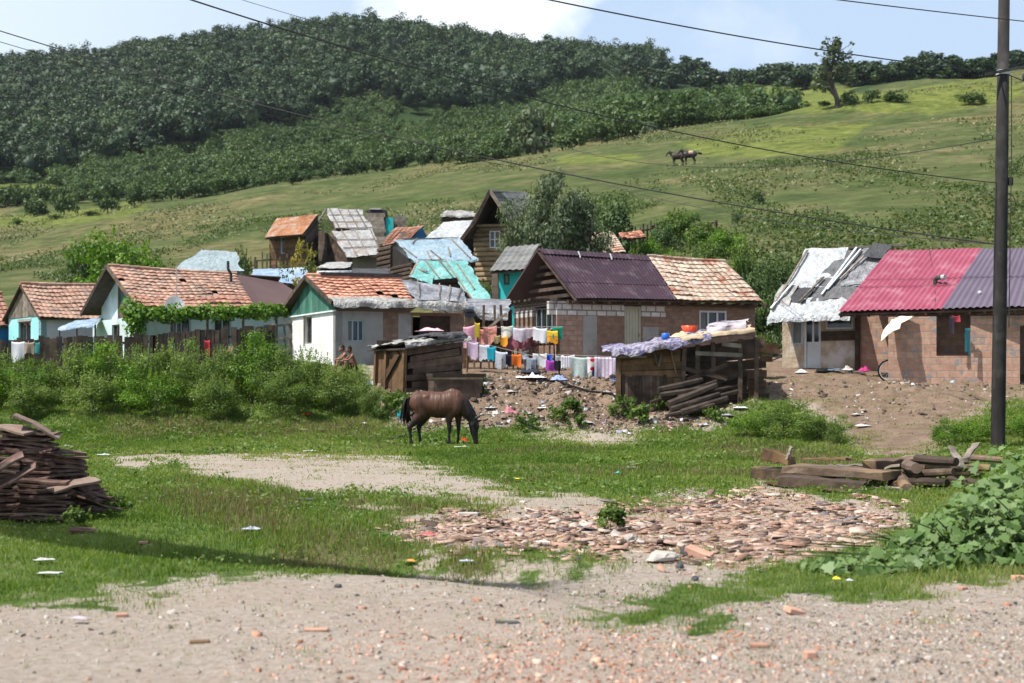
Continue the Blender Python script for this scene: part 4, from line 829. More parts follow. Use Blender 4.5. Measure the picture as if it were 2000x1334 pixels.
# ================================================================== clay block house under the raspberry roof
fr = Frame(1680, 47, -20, h1(680*47/F_PX, 47)-.05); T = house('clay_block_house', fr, 'bare clay block house with raspberry red and grey violet corrugated roof')
hw = fr.z(614); b = MB(); b.wall((0, 0), (7.5, 0), -DN, hw, .25); b.wall((0, 4.5), (0, .25), -DN, hw, .25); b.build('wall', B_CLAY, T)
b = MB(); b.beam((-.08, -.05, -.5), (-.08, -.05, hw), .16, .16); b.build('corner_post', M_WOOD, T)
fa = Frame(1735, 43.6, -15, h1(735*43.6/F_PX, 43.6)); loc = lambda p: fr.loc(p)
def aw(x, y): v = fa.o+Vector((x*fa.c-y*fa.s, x*fa.s+y*fa.c, 0)); return fr.loc(v)
La = fa.lx(1992); w0, w1 = fa.lx(1829), fa.lx(1896); dz = fa.o.z-fr.o.z; a0, a1 = aw(0, 0), aw(La+3, 0)
za = fa.z(619)+dz
b = MB(); b.wall(a0, a1, -DN-.6, za, .24, [(w0, w1, fa.z(695, w0)+dz, za+.1), (La, La+.9, -.6, za-.3)]); k = aw(0, 2.6); b.wall(k, aw(0, .24), -DN-.6, za, .24); b.build('front_wall', B_CLAY, T)
b = MB(); b.wall(aw(-.05, -.05), aw(La+3, -.05), -DN-.6, fa.z(752)+dz, .05); b.build('footing', M_GREYP, T)
b = MB(); b.wall(aw(w0-.4, 1.4), aw(w1+.6, 1.4), 0, za, .05); b.build('rear_wall', B_CLAY, T)
RA, RB, RC, RD = [fr.loc(p) for p in (P(1637, 611, 44.6), P(2100, 597, 41.4), P(2100, 483, 45.6), P(1737, 490, 48.6))]
rf = Patch(RA, RB, RC, RD); cut_e = .455; cut_r = .515
pr_ = Patch(RA, RA.lerp(RB, cut_e), RD.lerp(RC, cut_r), RD); pv_ = Patch(RA.lerp(RB, cut_e), RB, RC, RD.lerp(RC, cut_r))
o = corr(pr_, rs, .175, .022, seams=(.38, .5), h0=.03).build('red_roof', M_RED, T, True); corr(pv_, rs, .175, .022, seams=(.5,), h0=.02).build('violet_roof', M_VIOL, T, True)
slab(rf, .05, -.05).build('roof_boarding', M_WOOD, T)
b = MB(); 
for k in range(16): b.beam(rf.pt(k/16+.01, .0, -.12), rf.pt(k/16+.01, .3, -.12), .07, .09)
b.beam(rf.pt(0, .06, -.2), rf.pt(1, .06, -.2), .12, .12); b.build('rafter_ends', M_WOOD, T)
a = pr_.pt(.77, .4); b = MB(); b.tube([a, a+Vector((0, 0, .16)), a+Vector((.06, -.04, .22)), a+Vector((.22, -.12, .22))], .075, 9); b.build('stove_pipe', M_STEEL, T)
a = pr_.pt(.77, .4); b = MB(); b.tube([a+Vector((.2, -.11, .22)), a+Vector((.3, -.16, .23))], .085, 9); b.build('pipe_mouth', M_GALV, T)
b = MB(); b.tube([a, pr_.pt(.45, .98, .05)], .008, 4); b.tube([a, pr_.pt(.92, .05, .05)], .008, 4); b.build('stay_wire', M_STEEL, T)
a = pv_.pt(.24, .22, .06); b = MB(); b.ball(a, .07, 8, 6); b.build('roof_cap', M_GALV, T)
pbk = Patch(RC+Vector((0, 3.4, -2.2)), RD+Vector((1.2, 3.4, -2.2)), RD, RC); slab(pbk, .05, 0).build('rear_roof', M_BROWNR, T)
# pale cloth spread on the block wall's corner
rs = np.random.RandomState(33)
M_FENCE = surf('dark_shaded_boards', [(.018, .013, .010), (.05, .037, .028), (.085, .065, .05)], 3, rnd=.6, bump=.35)  # dark wood, darkened further for the shaded side of the fence
# ================================================================== shanties up the slope: roofs and walls from their corners, each corner (row, column, depth)
def shanty(name, label, cat, anchor, roofs, walls, group='patched shanties crowded up the slope'):
    o = P(anchor[0], 0, anchor[1]); o.z = h1(o.x, o.y); T = empty(name, o, 0, label, cat, group); Ps = []
    for kind, mat, cs, kw in roofs:
        kw = dict(kw); nm = kw.pop('name', 'roof'); p = Patch(*[P(*c)-o for c in cs]); Ps.append(p)
        if kind == 'tile': b = tiles(p, rs, kw.get('row', .3), kw.get('colw', .25), .06, .01, kw.get('ridge', False)); b.build(nm, mat, T)
        elif kind == 'corr': corr(p, rs, kw.get('per', .2), .025, kw.get('seams', ()), h0=.03).build(nm, mat, T, True)
        elif kind == 'tarp': tarp(p, kw.get('seed', 3), kw.get('amp', .07), kw.get('res', .16), kw.get('hang', 0), .06, kw.get('rag', .08), kw.get('folds', 1.2)).build(nm, mat, T, True)
        if not kw.get('noslab'): slab(p, .05, -.05).build('roof_boarding', M_WOOD, T)
        for (a0, t0, a1, t1) in kw.get('bat', ()): b = MB(); b.beam(p.pt(a0, t0, .13), p.pt(a1, t1, .13), .07, .035); b.build('batten', kw.get('bmat', M_WOODG), T)
    for w in walls:
        kind, mat, (x0, y0, Y0), (x1, y1, Y1), n = w[:5]; nm = w[5] if len(w) > 5 else 'wall'
        a, c = P(x0, y0, Y0)-o, P(x1, y1, Y1)-o; zb = min(h1((a+o).x, (a+o).y), h1((c+o).x, (c+o).y))-o.z-.6
        b = MB()
        if kind == 'log': logs(a, c, zb, min(a.z, c.z), n, mb=b, rs=rs)
        elif kind == 'solid': b.wall(a, c, zb, a.z, .15, zt1=c.z)
        else: planks(a, c, zb, a.z, n, kind == 'v', .03, rs, zt1=c.z, mb=b, jit=.04)
        b.build(nm, mat, T)
        if kind != 'solid': b = MB(); b.wall(a+Vector((0, .06, 0)), c+Vector((0, .06, 0)), zb, a.z-.05, .06, zt1=c.z-.05); b.build('shade_lining', M_UNLIT, T)
    return T, o, Ps
def win_at(T, o, x0, x1, y0, y1, Y, nx=2, ny=1, m=None, Y1=None):
    a, c = P(x0, y1, Y)-o, P(x1, y0, Y1 or Y)-o; return window(T, (a.x, a.y-.16), (c.x, c.y-.16), a.z, c.z, .06, nx, ny, m, .07)
T, o, _ = shanty('plank_shack', 'brown plank shack with streaked rusty orange metal roof', 'shack', (565, 93), [('corr', M_RUST, [(517, 465, 92.5), (592, 458, 91), (622, 419, 95), (541, 427, 96.5)], {'seams': (.5,)})],
    [('h', M_WOODW, (527, 462, 93.4), (596, 458, 92), 12), ('h', M_WOOD, (596, 458, 92), (621, 424, 95.5), 12), ('h', M_WOOD, (531, 462, 97), (527, 462, 93.4), 12)])
win_at(T, o, 549, 567, 463, 496, 92.9, 2, 1, M_WINB)
T, o, _ = shanty('patched_roof_shack', 'two-tiered shack with patched grey sheet roofs held by lattices of battens', 'shack', (690, 93), [
    ('tarp', T_PATCH, [(655, 450, 94.4), (728, 449, 94), (706, 410, 97), (637, 409, 97.4)], {'seed': 4, 'amp': .05, 'bat': [(.0, .33, 1, .33), (0, .66, 1, .66), (.12, .02, .10, .98), (.36, 0, .34, 1), (.62, 0, .6, 1), (.85, 0, .84, 1), (0, .02, 1, .03)]}),
    ('tarp', T_PATCH, [(677, 503, 91), (747, 500, 90.6), (725, 451, 93.8), (645, 452, 94.2)], {'seed': 7, 'amp': .05, 'name': 'lower_roof', 'bat': [(.05, .3, 1, .32), (0, .62, 1, .6), (.3, 0, .28, 1), (.62, 0, .6, 1), (.98, 0, .98, 1)]})],
    [('h', M_WOOD, (640, 455, 95.2), (688, 502, 92.2), 14), ('solid', surf('khaki_render', [(.16, .14, .11), (.24, .21, .17)], 1.5, rnd=0), (688, 502, 92.2), (742, 501, 91.8), 1), ('h', M_WOOD, (618, 450, 98), (640, 455, 95.2), 10)])
for k in range(7): b = MB(); t = k/6; b.beam(P(637-t*26, 409+t*42, 97.4-t*3)-o, P(637+t*16, 409+t*40, 97.4-t*3)-o, .1, .05); b.build('rafter', M_WOODG, T)
b = MB(); b.beam(P(637, 408, 97.3)-o, P(610, 452, 94.3)-o, .1, .08); b.build('rake_pole', M_WOODG, T)
T, o, _ = shanty('stacked_board_shed', 'narrow tall shed of stacked dark boards with a teal door beside it', 'shed', (740, 101), [], [('h', M_WOODG, (717, 416, 101), (752, 416, 100.6), 13), ('h', M_WOOD, (752, 416, 100.6), (755, 416, 102.5), 13), ('solid', M_TEAL, (752, 425, 100.7), (768, 425, 100.7), 1, 'door'), ('h', M_WOODG, (769, 421, 101), (793, 421, 101), 8)])
b = MB(); b.wall(P(716, 412, 101)-o, P(754, 412, 101)-o, (P(716, 419, 101)-o).z, (P(716, 410, 101)-o).z, 1.3); b.build('flat_roof', T_BLACK, T)
b = MB(); b.bx(*sorted(((P(722, 0, 101)-o).x, (P(746, 0, 101)-o).x)), -.2, .6, (P(0, 410, 101)-o).z+.01, (P(0, 408, 101)-o).z+.05); b.build('roof_sheet', T_DIRTY, T)
T, o, _ = shanty('blue_gabled_hut', 'small hut with worn orange tile roof and a blue gable', 'hut', (790, 97), [('tile', M_TILE, [(740, 483, 95), (803, 464, 94.4), (828, 441, 97.5), (772, 446, 98)], {'row': .34, 'colw': .3})],
    [('solid', M_PALEB, (743, 478, 95.6), (806, 463, 95), 1), ('solid', M_BLUEW, (806, 463, 95), (838, 462, 98.5), 1)])
b = MB(); gable(P(806, 463, 95)-o, P(840, 462, 98.6)-o, (P(806, 463, 95)-o).z, (P(826, 444, 96.8)-o).z, b, 6, rs); b.build('gable_boards', M_BLUEW, T)
T, o, _ = shanty('white_roofed_shack', 'shack under one smooth pale bluish white sheet roof beside the tall log house', 'shack', (880, 93), [('tarp', T_WHITE, [(832, 467, 91.5), (903, 468, 91), (930, 430, 94), (866, 436, 94.4)], {'seed': 12, 'amp': .03})], [('h', M_WOOD, (838, 466, 92), (900, 467, 91.6), 9), ('h', M_WOOD, (900, 467, 91.6), (926, 440, 94), 9)])
T, o, _ = shanty('flat_log_hut', 'flat dark log hut with white and black junk on its top', 'hut', (898, 103), [], [('log', M_WOOD, (864, 425, 102), (931, 424, 102), 12), ('log', M_WOOD, (931, 424, 102), (933, 424, 104), 12)])
b = MB(); b.wall(P(862, 424, 101.8)-o, P(933, 424, 101.8)-o, (P(0, 426, 101.8)-o).z, (P(0, 421, 101.8)-o).z, 2.); b.build('flat_roof', M_WOOD, T)
tarp(Patch(P(863, 422, 101.6)-o, P(930, 421, 101.6)-o, P(926, 415, 103.6)-o, P(868, 414, 103.6)-o), 41, .16, .18, .2, .1, .1, 1.6).build('roof_sheet', T_DIRTY, T, True)
T, o, _ = shanty('blue_tarpaulin_shack', 'dark log shack under a wide pale blue tarpaulin roof', 'shack', (850, 83), [('tarp', T_BLUE, [(805, 511, 80.5), (931, 507, 80), (897, 467, 84), (772, 470, 84.5)], {'seed': 15, 'amp': .07, 'hang': .18, 'bat': [(.1, .1, .02, .6), (.3, 0, .33, .35), (.45, 0, .40, .4), (.62, .1, .7, .5), (.9, .0, .86, .9), (0, .98, 1, .98), (.2, .75, .35, 1)], 'bmat': M_WOODG})],
    [('log', M_WOOD, (765, 478, 85), (806, 512, 81.5), 12), ('log', M_WOOD, (806, 512, 81.5), (924, 509, 81), 9), ('log', M_WOOD, (740, 482, 87), (765, 478, 85), 12)])
T, o, _ = shanty('turquoise_tarpaulin_shack', 'rickety shack draped in a bright turquoise tarpaulin behind the whitewashed house', 'shack', (890, 74), [
    ('tarp', T_TURQ, [(930, 600, 70.5), (960, 590, 70), (915, 511, 75), (868, 511, 75)], {'seed': 18, 'amp': .06, 'hang': .25, 'bat': [(.05, .05, .05, .98), (.5, .3, .45, .9)]}),
    ('tarp', T_TURQ, [(843, 547, 73.2), (893, 546, 73), (868, 511, 75), (816, 511, 75.2)], {'seed': 19, 'amp': .12, 'name': 'sagging_sheet', 'folds': 1.6, 'bat': [(.3, .0, .28, 1), (0, .98, 1, .98), (.85, 0, .8, 1)], 'noslab': 1})],
    [('h', M_WOOD, (846, 549, 73.6), (926, 598, 71), 14), ('h', M_WOOD, (926, 598, 71), (957, 590, 70.5), 9)])
for k, (x0, y0, x1, y1) in enumerate([(816, 511, 802, 538), (802, 538, 843, 547), (808, 524, 834, 530)]): b = MB(); b.beam(P(x0, y0, 75.2-k*.3)-o, P(x1, y1, 73.6)-o, .1, .07); b.build('frame_pole', M_WOODG, T)
q = Patch(P(846, 560, 72)-o, P(800, 540, 73.5)-o, P(816, 512, 75.1)-o, P(845, 530, 74)-o); tarp(q, 44, .06, .2, 0, .0, .15).build('torn_sheet', T_TURQ, T, True)
# tall log house
T, o, _ = shanty('log_house', 'tall narrow log house with open dark gable and white four-pane window', 'house', (962, 88), [('corr', M_GREYR, [(1003, 441, 86.6), (1068, 446, 92), (1030, 376, 94), (957, 371, 87.6)], {'per': .4, 'seams': (.2, .4, .6, .8)}), ('corr', M_GREYR, [(985, 448, 94), (902, 468, 87.4), (957, 371, 87.6), (1030, 376, 94)], {'per': .4, 'seams': (.5,), 'name': 'rear_roof'})],
    [('log', M_LOG, (929, 444, 88.8), (999, 442, 88.2), 13), ('log', M_LOG, (999, 442, 88.2), (1046, 440, 93.5), 13), ('log', M_WOOD, (945, 444, 95), (929, 444, 88.8), 13)])
win_at(T, o, 956, 977, 451, 485, 88.4, 2, 2, M_WINF)
b = MB(); b.beam(P(957, 372, 87.3)-o, P(1003, 442, 86.4)-o, .12, .22); b.build('bargeboard', M_WOODG, T)
b = MB(); b.beam(P(957, 372, 87.3)-o, P(925, 436, 87.0)-o, .12, .22); b.beam(P(925, 436, 87.)-o, P(901, 468, 87.2)-o, .12, .22); b.build('bargeboard', M_WOOD, T)
for k in range(9): b = MB(); t = k/9+.04; b.beam(P(957+46*t, 372+70*t, 87.2)-o, P(957+46*t+22, 372+70*t+1, 89)-o, .12, .05); b.build('roof_lath', M_WOODG, T)
b = MB(); b.wall(P(932, 440, 89.6)-o, P(994, 440, 89.2)-o, (P(0, 440, 89.4)-o).z, (P(0, 405, 89.4)-o).z, .05); b.build('attic_shade', M_UNLIT, T)
b = MB(); b.beam(P(926, 441, 88.3)-o, P(1002, 439, 87.9)-o, .12, .14); b.build('tie_beam', M_LOG, T)
# teal-walled shack beside the brick house
T, o, _ = shanty('teal_walled_shack', 'shack with bright teal wall under a grey shingle roof beside the brick house', 'shack', (1000, 67), [('corr', M_GREYR, [(956, 531, 65.4), (1024, 527, 65), (1054, 478, 68.5), (990, 483, 69)], {'per': .3, 'seams': (.3, .6)})],
    [('solid', M_TEAL, (974, 529, 66.2), (1026, 527, 65.8), 1), ('h', M_WOOD, (962, 529, 69), (974, 529, 66.2), 10)])
win_at(T, o, 984, 995, 536, 556, 66.15, 1, 1, M_WOOD)
T, o, _ = shanty('hut_behind_willow', 'hut behind the willow with bleached tile roof and reddish ridge', 'hut', (1190, 78), [('tile', M_TILEP, [(1138, 494, 76.5), (1222, 492, 76), (1196, 452, 79), (1150, 455, 79.4)], {'row': .32}), ('tile', M_TILEO, [(1215, 466, 78), (1262, 463, 78), (1252, 450, 80), (1208, 455, 80)], {'name': 'side_roof'})], [('solid', M_GREYP, (1142, 492, 77), (1218, 490, 76.6), 1)])
T, o, _ = shanty('netting_tent', 'grey blue netting tent held up by a pole on the left slope', 'tent', (405, 78), [('tarp', T_MESH, [(338, 530, 76.5), (474, 532, 76), (463, 495, 78.5), (396, 489, 79)], {'seed': 25, 'amp': .05, 'noslab': 1})], [('solid', T_MESH, (345, 527, 77), (470, 530, 76.6), 1, 'side_sheet')])
b = MB(); b.tube([P(397, 540, 78.9)-o, P(397, 486, 78.9)-o], .04, 6); b.build('tent_pole', M_WOOD, T)
T, o, _ = shanty('blue_sheeted_shed', 'low shed roofed with crumpled blue white sheeting behind the brown metal extension', 'shed', (540, 68), [('tarp', T_SKY, [(478, 549, 66), (592, 556, 65.5), (604, 527, 68), (500, 527, 68.6)], {'seed': 28, 'amp': .12, 'folds': 1.5})], [('h', M_WOOD, (482, 547, 66.5), (588, 554, 66), 7)])
T, o, _ = shanty('felt_roofed_shed', 'low shed with pale sheet and black felt roof just above the whitewashed house', 'shed', (665, 64), [('tarp', T_DIRTY, [(612, 528, 62.5), (680, 527, 62), (690, 513, 65), (640, 514, 65.4)], {'seed': 29, 'amp': .08}), ('tarp', T_BLACK, [(640, 541, 61), (760, 541, 60.5), (760, 526, 63), (650, 527, 63.4)], {'seed': 30, 'amp': .05, 'name': 'felt_roof'})], [('h', M_WOOD, (615, 530, 63), (755, 541, 61.4), 6)])
# dark lean-to between the whitewashed house and the brick house
T, o, _ = shanty('dark_lean_to', 'dark tumbledown lean-to of posts and boards between whitewashed house and brick house', 'lean-to', (955, 54), [('tarp', T_GREY, [(905, 606, 52.5), (990, 612, 52), (1000, 590, 55), (915, 588, 55.5)], {'seed': 33, 'amp': .1, 'hang': .3})], [('v', M_WOOD, (908, 606, 54.8), (1000, 606, 54.6), 13)])
for x0, x1 in ((943, 945), (968, 966), (985, 978)): b = MB(); b.beam(P(x0, 715, 51.6)-o, P(x1, 596, 51.8)-o, .09, .09); b.build('post', M_WOOD, T)
b = MB(); b.beam(P(935, 655, 51.5)-o, P(990, 612, 51.5)-o, .05, .09); b.build('brace', M_WOODG, T)
# ================================================================== sheds in front
fr = Frame(795, 43, 35, h1(-205*43/F_PX, 43)-.12); T = house('chicken_shed', fr, 'low dark plank shed with crumpled dirty sheet roof beside the sitting children', 'shed')
D = fr.ly(733); L = fr.lx(903); z0, z1, z2 = fr.z(683), fr.z(664, L), fr.z(682, 0, D)
b = planks((0, 0), (L, 0), -.1, z0, 8, False, .035, rs, zt1=z1, gap=.014, jit=.06, wob=.012); b.build('front_boards', M_WOOD, T)
b = planks((0, D), (0, 0), -.1, z2, 9, True, .03, rs, zt1=z0); b.build('side_boards', M_WOODW, T)
for y in (D-.1, D*.62, .12): b = MB(); b.beam((-.08, y, -.35), (-.08, y-.12, z0), .11, .11); b.build('post', M_WOODW, T)
b = MB(); b.beam((-.1, D-.2, .1), (-.1, .35, z0-.1), .03, .2); b.build('brace', M_WOODW, T)
b = MB(); b.wall((0.05, D), (L, D), -.3, z1, .04); b.wall((L, .03), (L, D), -.3, z1, .04); b.build('rear_boards', M_WOOD, T)
b = MB(); b.bx(.1, L-.1, .1, D-.1, -.2, z0-.25); b.build('shed_shade', M_UNLIT, T)
rp = Patch((-.2, -.2, z0+.03), (L+.08, -.2, z1+.05), (L+.08, D+.1, z1+.1), (-.2, D+.15, z0+.02)); slab(rp, .04, 0).build('roof_boarding', M_WOOD, T)
tarp(rp, 51, .12, .09, .14, .09, .1, 1.7).build('roof_sheet', T_DIRTY, T, True)
tarp(rp.sub(.5, 1.0, .0, .9, .08), 53, .10, .09, .12, .08, .1, 1.6).build('roof_felt', T_BLACK, T, True)
def rag(name, label, p, w, d, h, mat, seed, cat='cloth', group=None, rz=0.):
    """crumpled heap of cloth or sheet"""
    n, m = 22, 18; A, B = np.meshgrid(np.linspace(-1, 1, n), np.linspace(-1, 1, m)); r = np.sqrt(A**2+B**2)
    k = 1+.9*(fbm(A*1.3+seed, B*1.3, seed, 3)); Z = h*np.clip(1-r**2.2, 0, 1)*np.clip(.30+2.6*fbm(A*2.4+seed, B*2.4+seed, seed+1, 4), .05, 1.0)*.8+.012+.5*h*np.abs(fbm(A*4, B*4, seed+2, 2))*np.clip(1.25-r, 0, 1)
    V = np.stack([A*w/2*k, B*d/2*k, np.maximum(Z, .006)], -1).reshape(-1, 3); i = np.arange(n-1)[None]+np.arange(m-1)[:, None]*n; Q = np.stack([i, i+1, i+n+1, i+n], -1).reshape(-1, 4)
    o = npmesh(name, V, Q, np.full(len(Q), rs.rand()), mat, smooth=True); o.location = p; o.rotation_euler = (0, 0, rz); return tag(o, label, cat, group)
C_ = {}
def cmat(nm, c, c2=None, k=2., **kw):
    if nm not in C_: C_[nm] = surf('cloth_'+nm, [tuple(x*.8 for x in c), c2 or c], k, rough=.9, spec=.1, rnd=.1, bump=.25, bsc=9, **kw)
    return C_[nm]
q = fr.o+Vector((fr.c*L*.62-fr.s*.5, fr.s*L*.62+fr.c*.5, z1+.26)); rag('folded_blanket', 'folded pink blanket lying on the dark plank shed roof', q, 1.0, .7, .18, cmat('pink', (.62, .28, .36), (.7, .5, .55)), 3, 'blanket')
# low covered bench of planks
fr = Frame(868, 42.2, 14, h1(-132*42.2/F_PX, 42.2)-.02); T = house('low_platform', fr, 'low dark wooden platform with a dusty top beside the dark plank shed', 'platform')
L = fr.lx(943); zt = fr.z(733); D = 2.2
b = MB(); b.bx(-.3, L, -.02, D, zt-.12, zt); b.build('platform_top', M_MUD, T)
b = planks((-.28, .04), (L-.04, .04), -.2, zt-.12, 2, False, .03, rs); b.build('front_boards', M_WOOD, T); b = planks((-.28, D), (-.28, .04), -.2, zt-.12, 3, False, .03, rs); b.build('side_boards', M_WOOD, T)
b = MB(); b.beam((-.35, -.06, zt-.02), (L+.08, -.06, zt), .06, .1); b.beam((L+.02, -.06, zt), (L+.02, D, zt+.02), .06, .1); b.beam((-.34, -.06, zt), (-.34, D, zt+.02), .06, .1); b.build('edge_boards', M_WOOD, T)
# right shed
fr = Frame(1207, 41, -3, h1(207*41/F_PX, 41)-.12); T = house('animal_shed', fr, 'big ramshackle wooden shed with rags and sheets piled over its sloping roof', 'shed')
L = fr.lx(1500); L1 = fr.lx(1330); z0 = fr.z(694); zr = fr.z(655, L*.86); D = 1.7; zm = z0+(zr-z0)*L1/L
x_ = fr.lx(1302); zd = fr.z(736, .5)
b = planks((0, 0), (L1, 0), zd, z0, 4, False, .035, rs, zt1=zm, gap=.01, jit=.04, wob=.01); b.build('front_boards', M_WOODW, T)
b = planks((.1, -.02), (x_, -.02), -.15, zd+.04, 13, True, .03, rs, jit=.02); b.build('plank_door', M_WOOD, T)
b = planks((x_, 0), (L1, 0), -.2, zd, 2, True, .035, rs); b.build('front_boards', M_WOODW, T)
b = planks((0, D), (0, 0), -.3, z0, 9, True, .03, rs); b.build('side_boards', M_WOOD, T)
b = planks((0, D), (L, D), -.3, z0, 8, False, .03, rs, zt1=zr, gap=.012, jit=.05); b.build('rear_boards', M_WOOD, T)
b = planks((L1+.1, .25), (L*.99, .25), -.1, 1.5, 7, False, .03, rs, gap=.03, jit=.08, wob=.03); b.build('low_boards', M_WOOD, T)
for x, lean in ((.02, 0), (L1, .1), (fr.lx(1362), 0), (fr.lx(1396), -.06), (fr.lx(1444), 0.03), (fr.lx(1476), .02)):
    b = MB(); b.beam((x, -.06, -.4), (x+lean, -.06, z0+(zr-z0)*x/L), .12, .12); b.build('post', M_WOOD if x > 1 else M_WOODW, T)
for (xa, za, xb, zb_, m) in ((1310, 684, 1322, 735, M_WOODW), (1278, 690, 1284, 712, M_WOODG), (1292, 692, 1286, 716, M_WOODG), (1330, 718, 1420, 740, M_WOOD), (1420, 712, 1342, 742, M_WOOD), (1410, 672, 1448, 676, M_WOODG), (1358, 690, 1450, 694, M_WOODG)):
    b = MB(); A = fr.lx(xa, -.14); B2 = fr.lx(xb, -.14); b.beam((A, -.14, fr.z(za, A)), (B2, -.14, fr.z(zb_, B2)), .05, .12); b.build('brace', m, T)
b = planks((fr.lx(1460), -.02), (fr.lx(1500), .6), -.2, 1.25, 5, False, .03, rs, gap=.03, jit=.05); b.build('end_boards', M_WOODW, T)
b = MB(); b.bx(.1, L1-.1, .1, D-.1, -.3, z0-.2); b.build('shed_shade', M_UNLIT, T)
rp = Patch((-.2, -.35, z0+.06), (fr.lx(1455, -.35), -.35, zr+.1), (fr.lx(1455, D), D+.2, zr+.35), (-.25, D+.2, z0+.25)); slab(rp, .05, 0).build('roof_boarding', M_WOODG, T)
T_VIO = tarpmat('violet_white_cloth', [(.04, .04, .08), (.12, .11, .24), (.06, .06, .14), (.42, .38, .44), (.10, .09, .2), (.48, .42, .42), (.24, .16, .15)], .9, (.07, .08, .24), .85, 1.7, 2.4)
tarp(rp.sub(-.02, .72, -.05, .9), 61, .09, .08, .22, .07, .15, 1.6).build('roof_cover', T_VIO, T, True)
tarp(rp.sub(.5, 1.02, -.04, .55, .03), 64, .07, .08, .10, .06, .15, 1.5).build('roof_cover', cmat('sacking', (.42, .30, .19), (.55, .43, .31)), T, True)
tarp(rp.sub(.74, 1.03, .1, .9, .12), 66, .10, .08, .14, .08, .1, 1.6).build('roof_cover', cmat('mauve_white', (.36, .32, .36), (.48, .45, .47), stain=(.05, .045, .06), stsc=2.4, stamt=.8), T, True)
b = MB(); b.bx(-.15, fr.lx(1262), -.40, -.36, z0-.08, z0-.02); b.build('roof_edge_lath', M_WOODG, T)
def wpt(x, y, z): return fr.o+Vector((fr.c*x-fr.s*y, fr.s*x+fr.c*y, z))
b = MB(); n = 14
for i in range(n):
    a0, a1 = 6.283*i/n, 6.283*(i+1)/n
    f = lambda a, r, z: (r*math.cos(a), r*.8*math.sin(a), z)
    b.add([f(a0, .27, 0), f(a1, .27, 0), f(a1, .36, .22), f(a0, .36, .22), f(a1, .33, .22), f(a0, .33, .22), f(a1, .25, .02), f(a0, .25, .02)], [(0, 1, 2, 3), (3, 2, 4, 5), (5, 4, 6, 7)], .5)
b.add([(.26*math.cos(6.283*i/n), .21*math.sin(6.283*i/n), .01) for i in range(n)], [tuple(range(n))], .5)
pm, pb_ = newmat('red_orange_plastic', .35, .5); pb_.b.inputs['Base Color'].default_value = (.72, .07, .02, 1)
x = fr.lx(1347, .8); bo = b.build('washing_basin', pm, None, True); bo.scale = (.7, .7, .8); bo.location = wpt(x, .8, z0+(zr-z0)*x/L+.42); tag(bo, 'red orange plastic basin standing on the big shed roof', 'basin')
pm2, pb2 = newmat('blue_plastic', .35, .5); pb2.b.inputs['Base Color'].default_value = (.02, .12, .5, 1)
b = MB(); b.tube([(0, 0, 0), (0, 0, .02), (0, 0, .16), (0, 0, .19)], [.10, .12, .12, .09], 12); bo = b.build('plastic_tub', pm2, None, True); x = fr.lx(1300, .5); bo.location = wpt(x, .5, z0+(zr-z0)*x/L+.28); tag(bo, 'small blue plastic tub on the big shed roof', 'tub')
x = fr.lx(1328, .6); rag('cloth_bundle', 'cream and orange cloth bundle beside the red basin on the big shed roof', wpt(x, .6, z0+(zr-z0)*x/L+.28), .7, .5, .2, cmat('cream_orange', (.62, .42, .24), (.68, .58, .45)), 9, 'cloth')
# beams stacked against the right shed
for k, (x0, y0, x1, y1, Y0, Y1, w) in enumerate([(1285, 762, 1372, 742, 40.2, 40.6, .13), (1305, 790, 1400, 752, 39.9, 40.4, .15), (1310, 800, 1405, 770, 39.7, 40.2, .13), (1290, 772, 1385, 757, 40.1, 40.5, .12), (1330, 806, 1420, 778, 39.5, 40.1, .14), (1345, 790, 1440, 765, 39.8, 40.6, .12), (1270, 786, 1400, 744, 40.0, 40.7, .07), (1325, 775, 1450, 752, 40.1, 40.9, .08), (1300, 812, 1395, 790, 39.4, 39.8, .08), (1350, 758, 1440, 738, 40.5, 41., .07)]):
    b = MB(); b.tube([P(x0, y0, Y0), P((x0+x1)/2, (y0+y1)/2+1, (Y0+Y1)/2), P(x1, y1, Y1)], [w*.72, w*.78, w*.6], 7); tag(b.build('old_beam', M_FENCE), 'old round beam in the dark heap leaning against the big ramshackle shed', 'beam', 'old beams heaped against the big shed')
# planks stacked behind the right shed
for k, (y, x0, x1) in enumerate([(674, 1466, 1508), (683, 1468, 1512), (699, 1470, 1495)]):
    b = MB(); b.beam(P(x0, y, 44.5), P(x1, y+3, 45.2), .5, .16); tag(b.build('lumber_baulk', M_WOODW), ['upper', 'middle', 'lowest'][k]+' of three brown lumber baulks piled behind the big shed', 'lumber')
    for z in (): pass
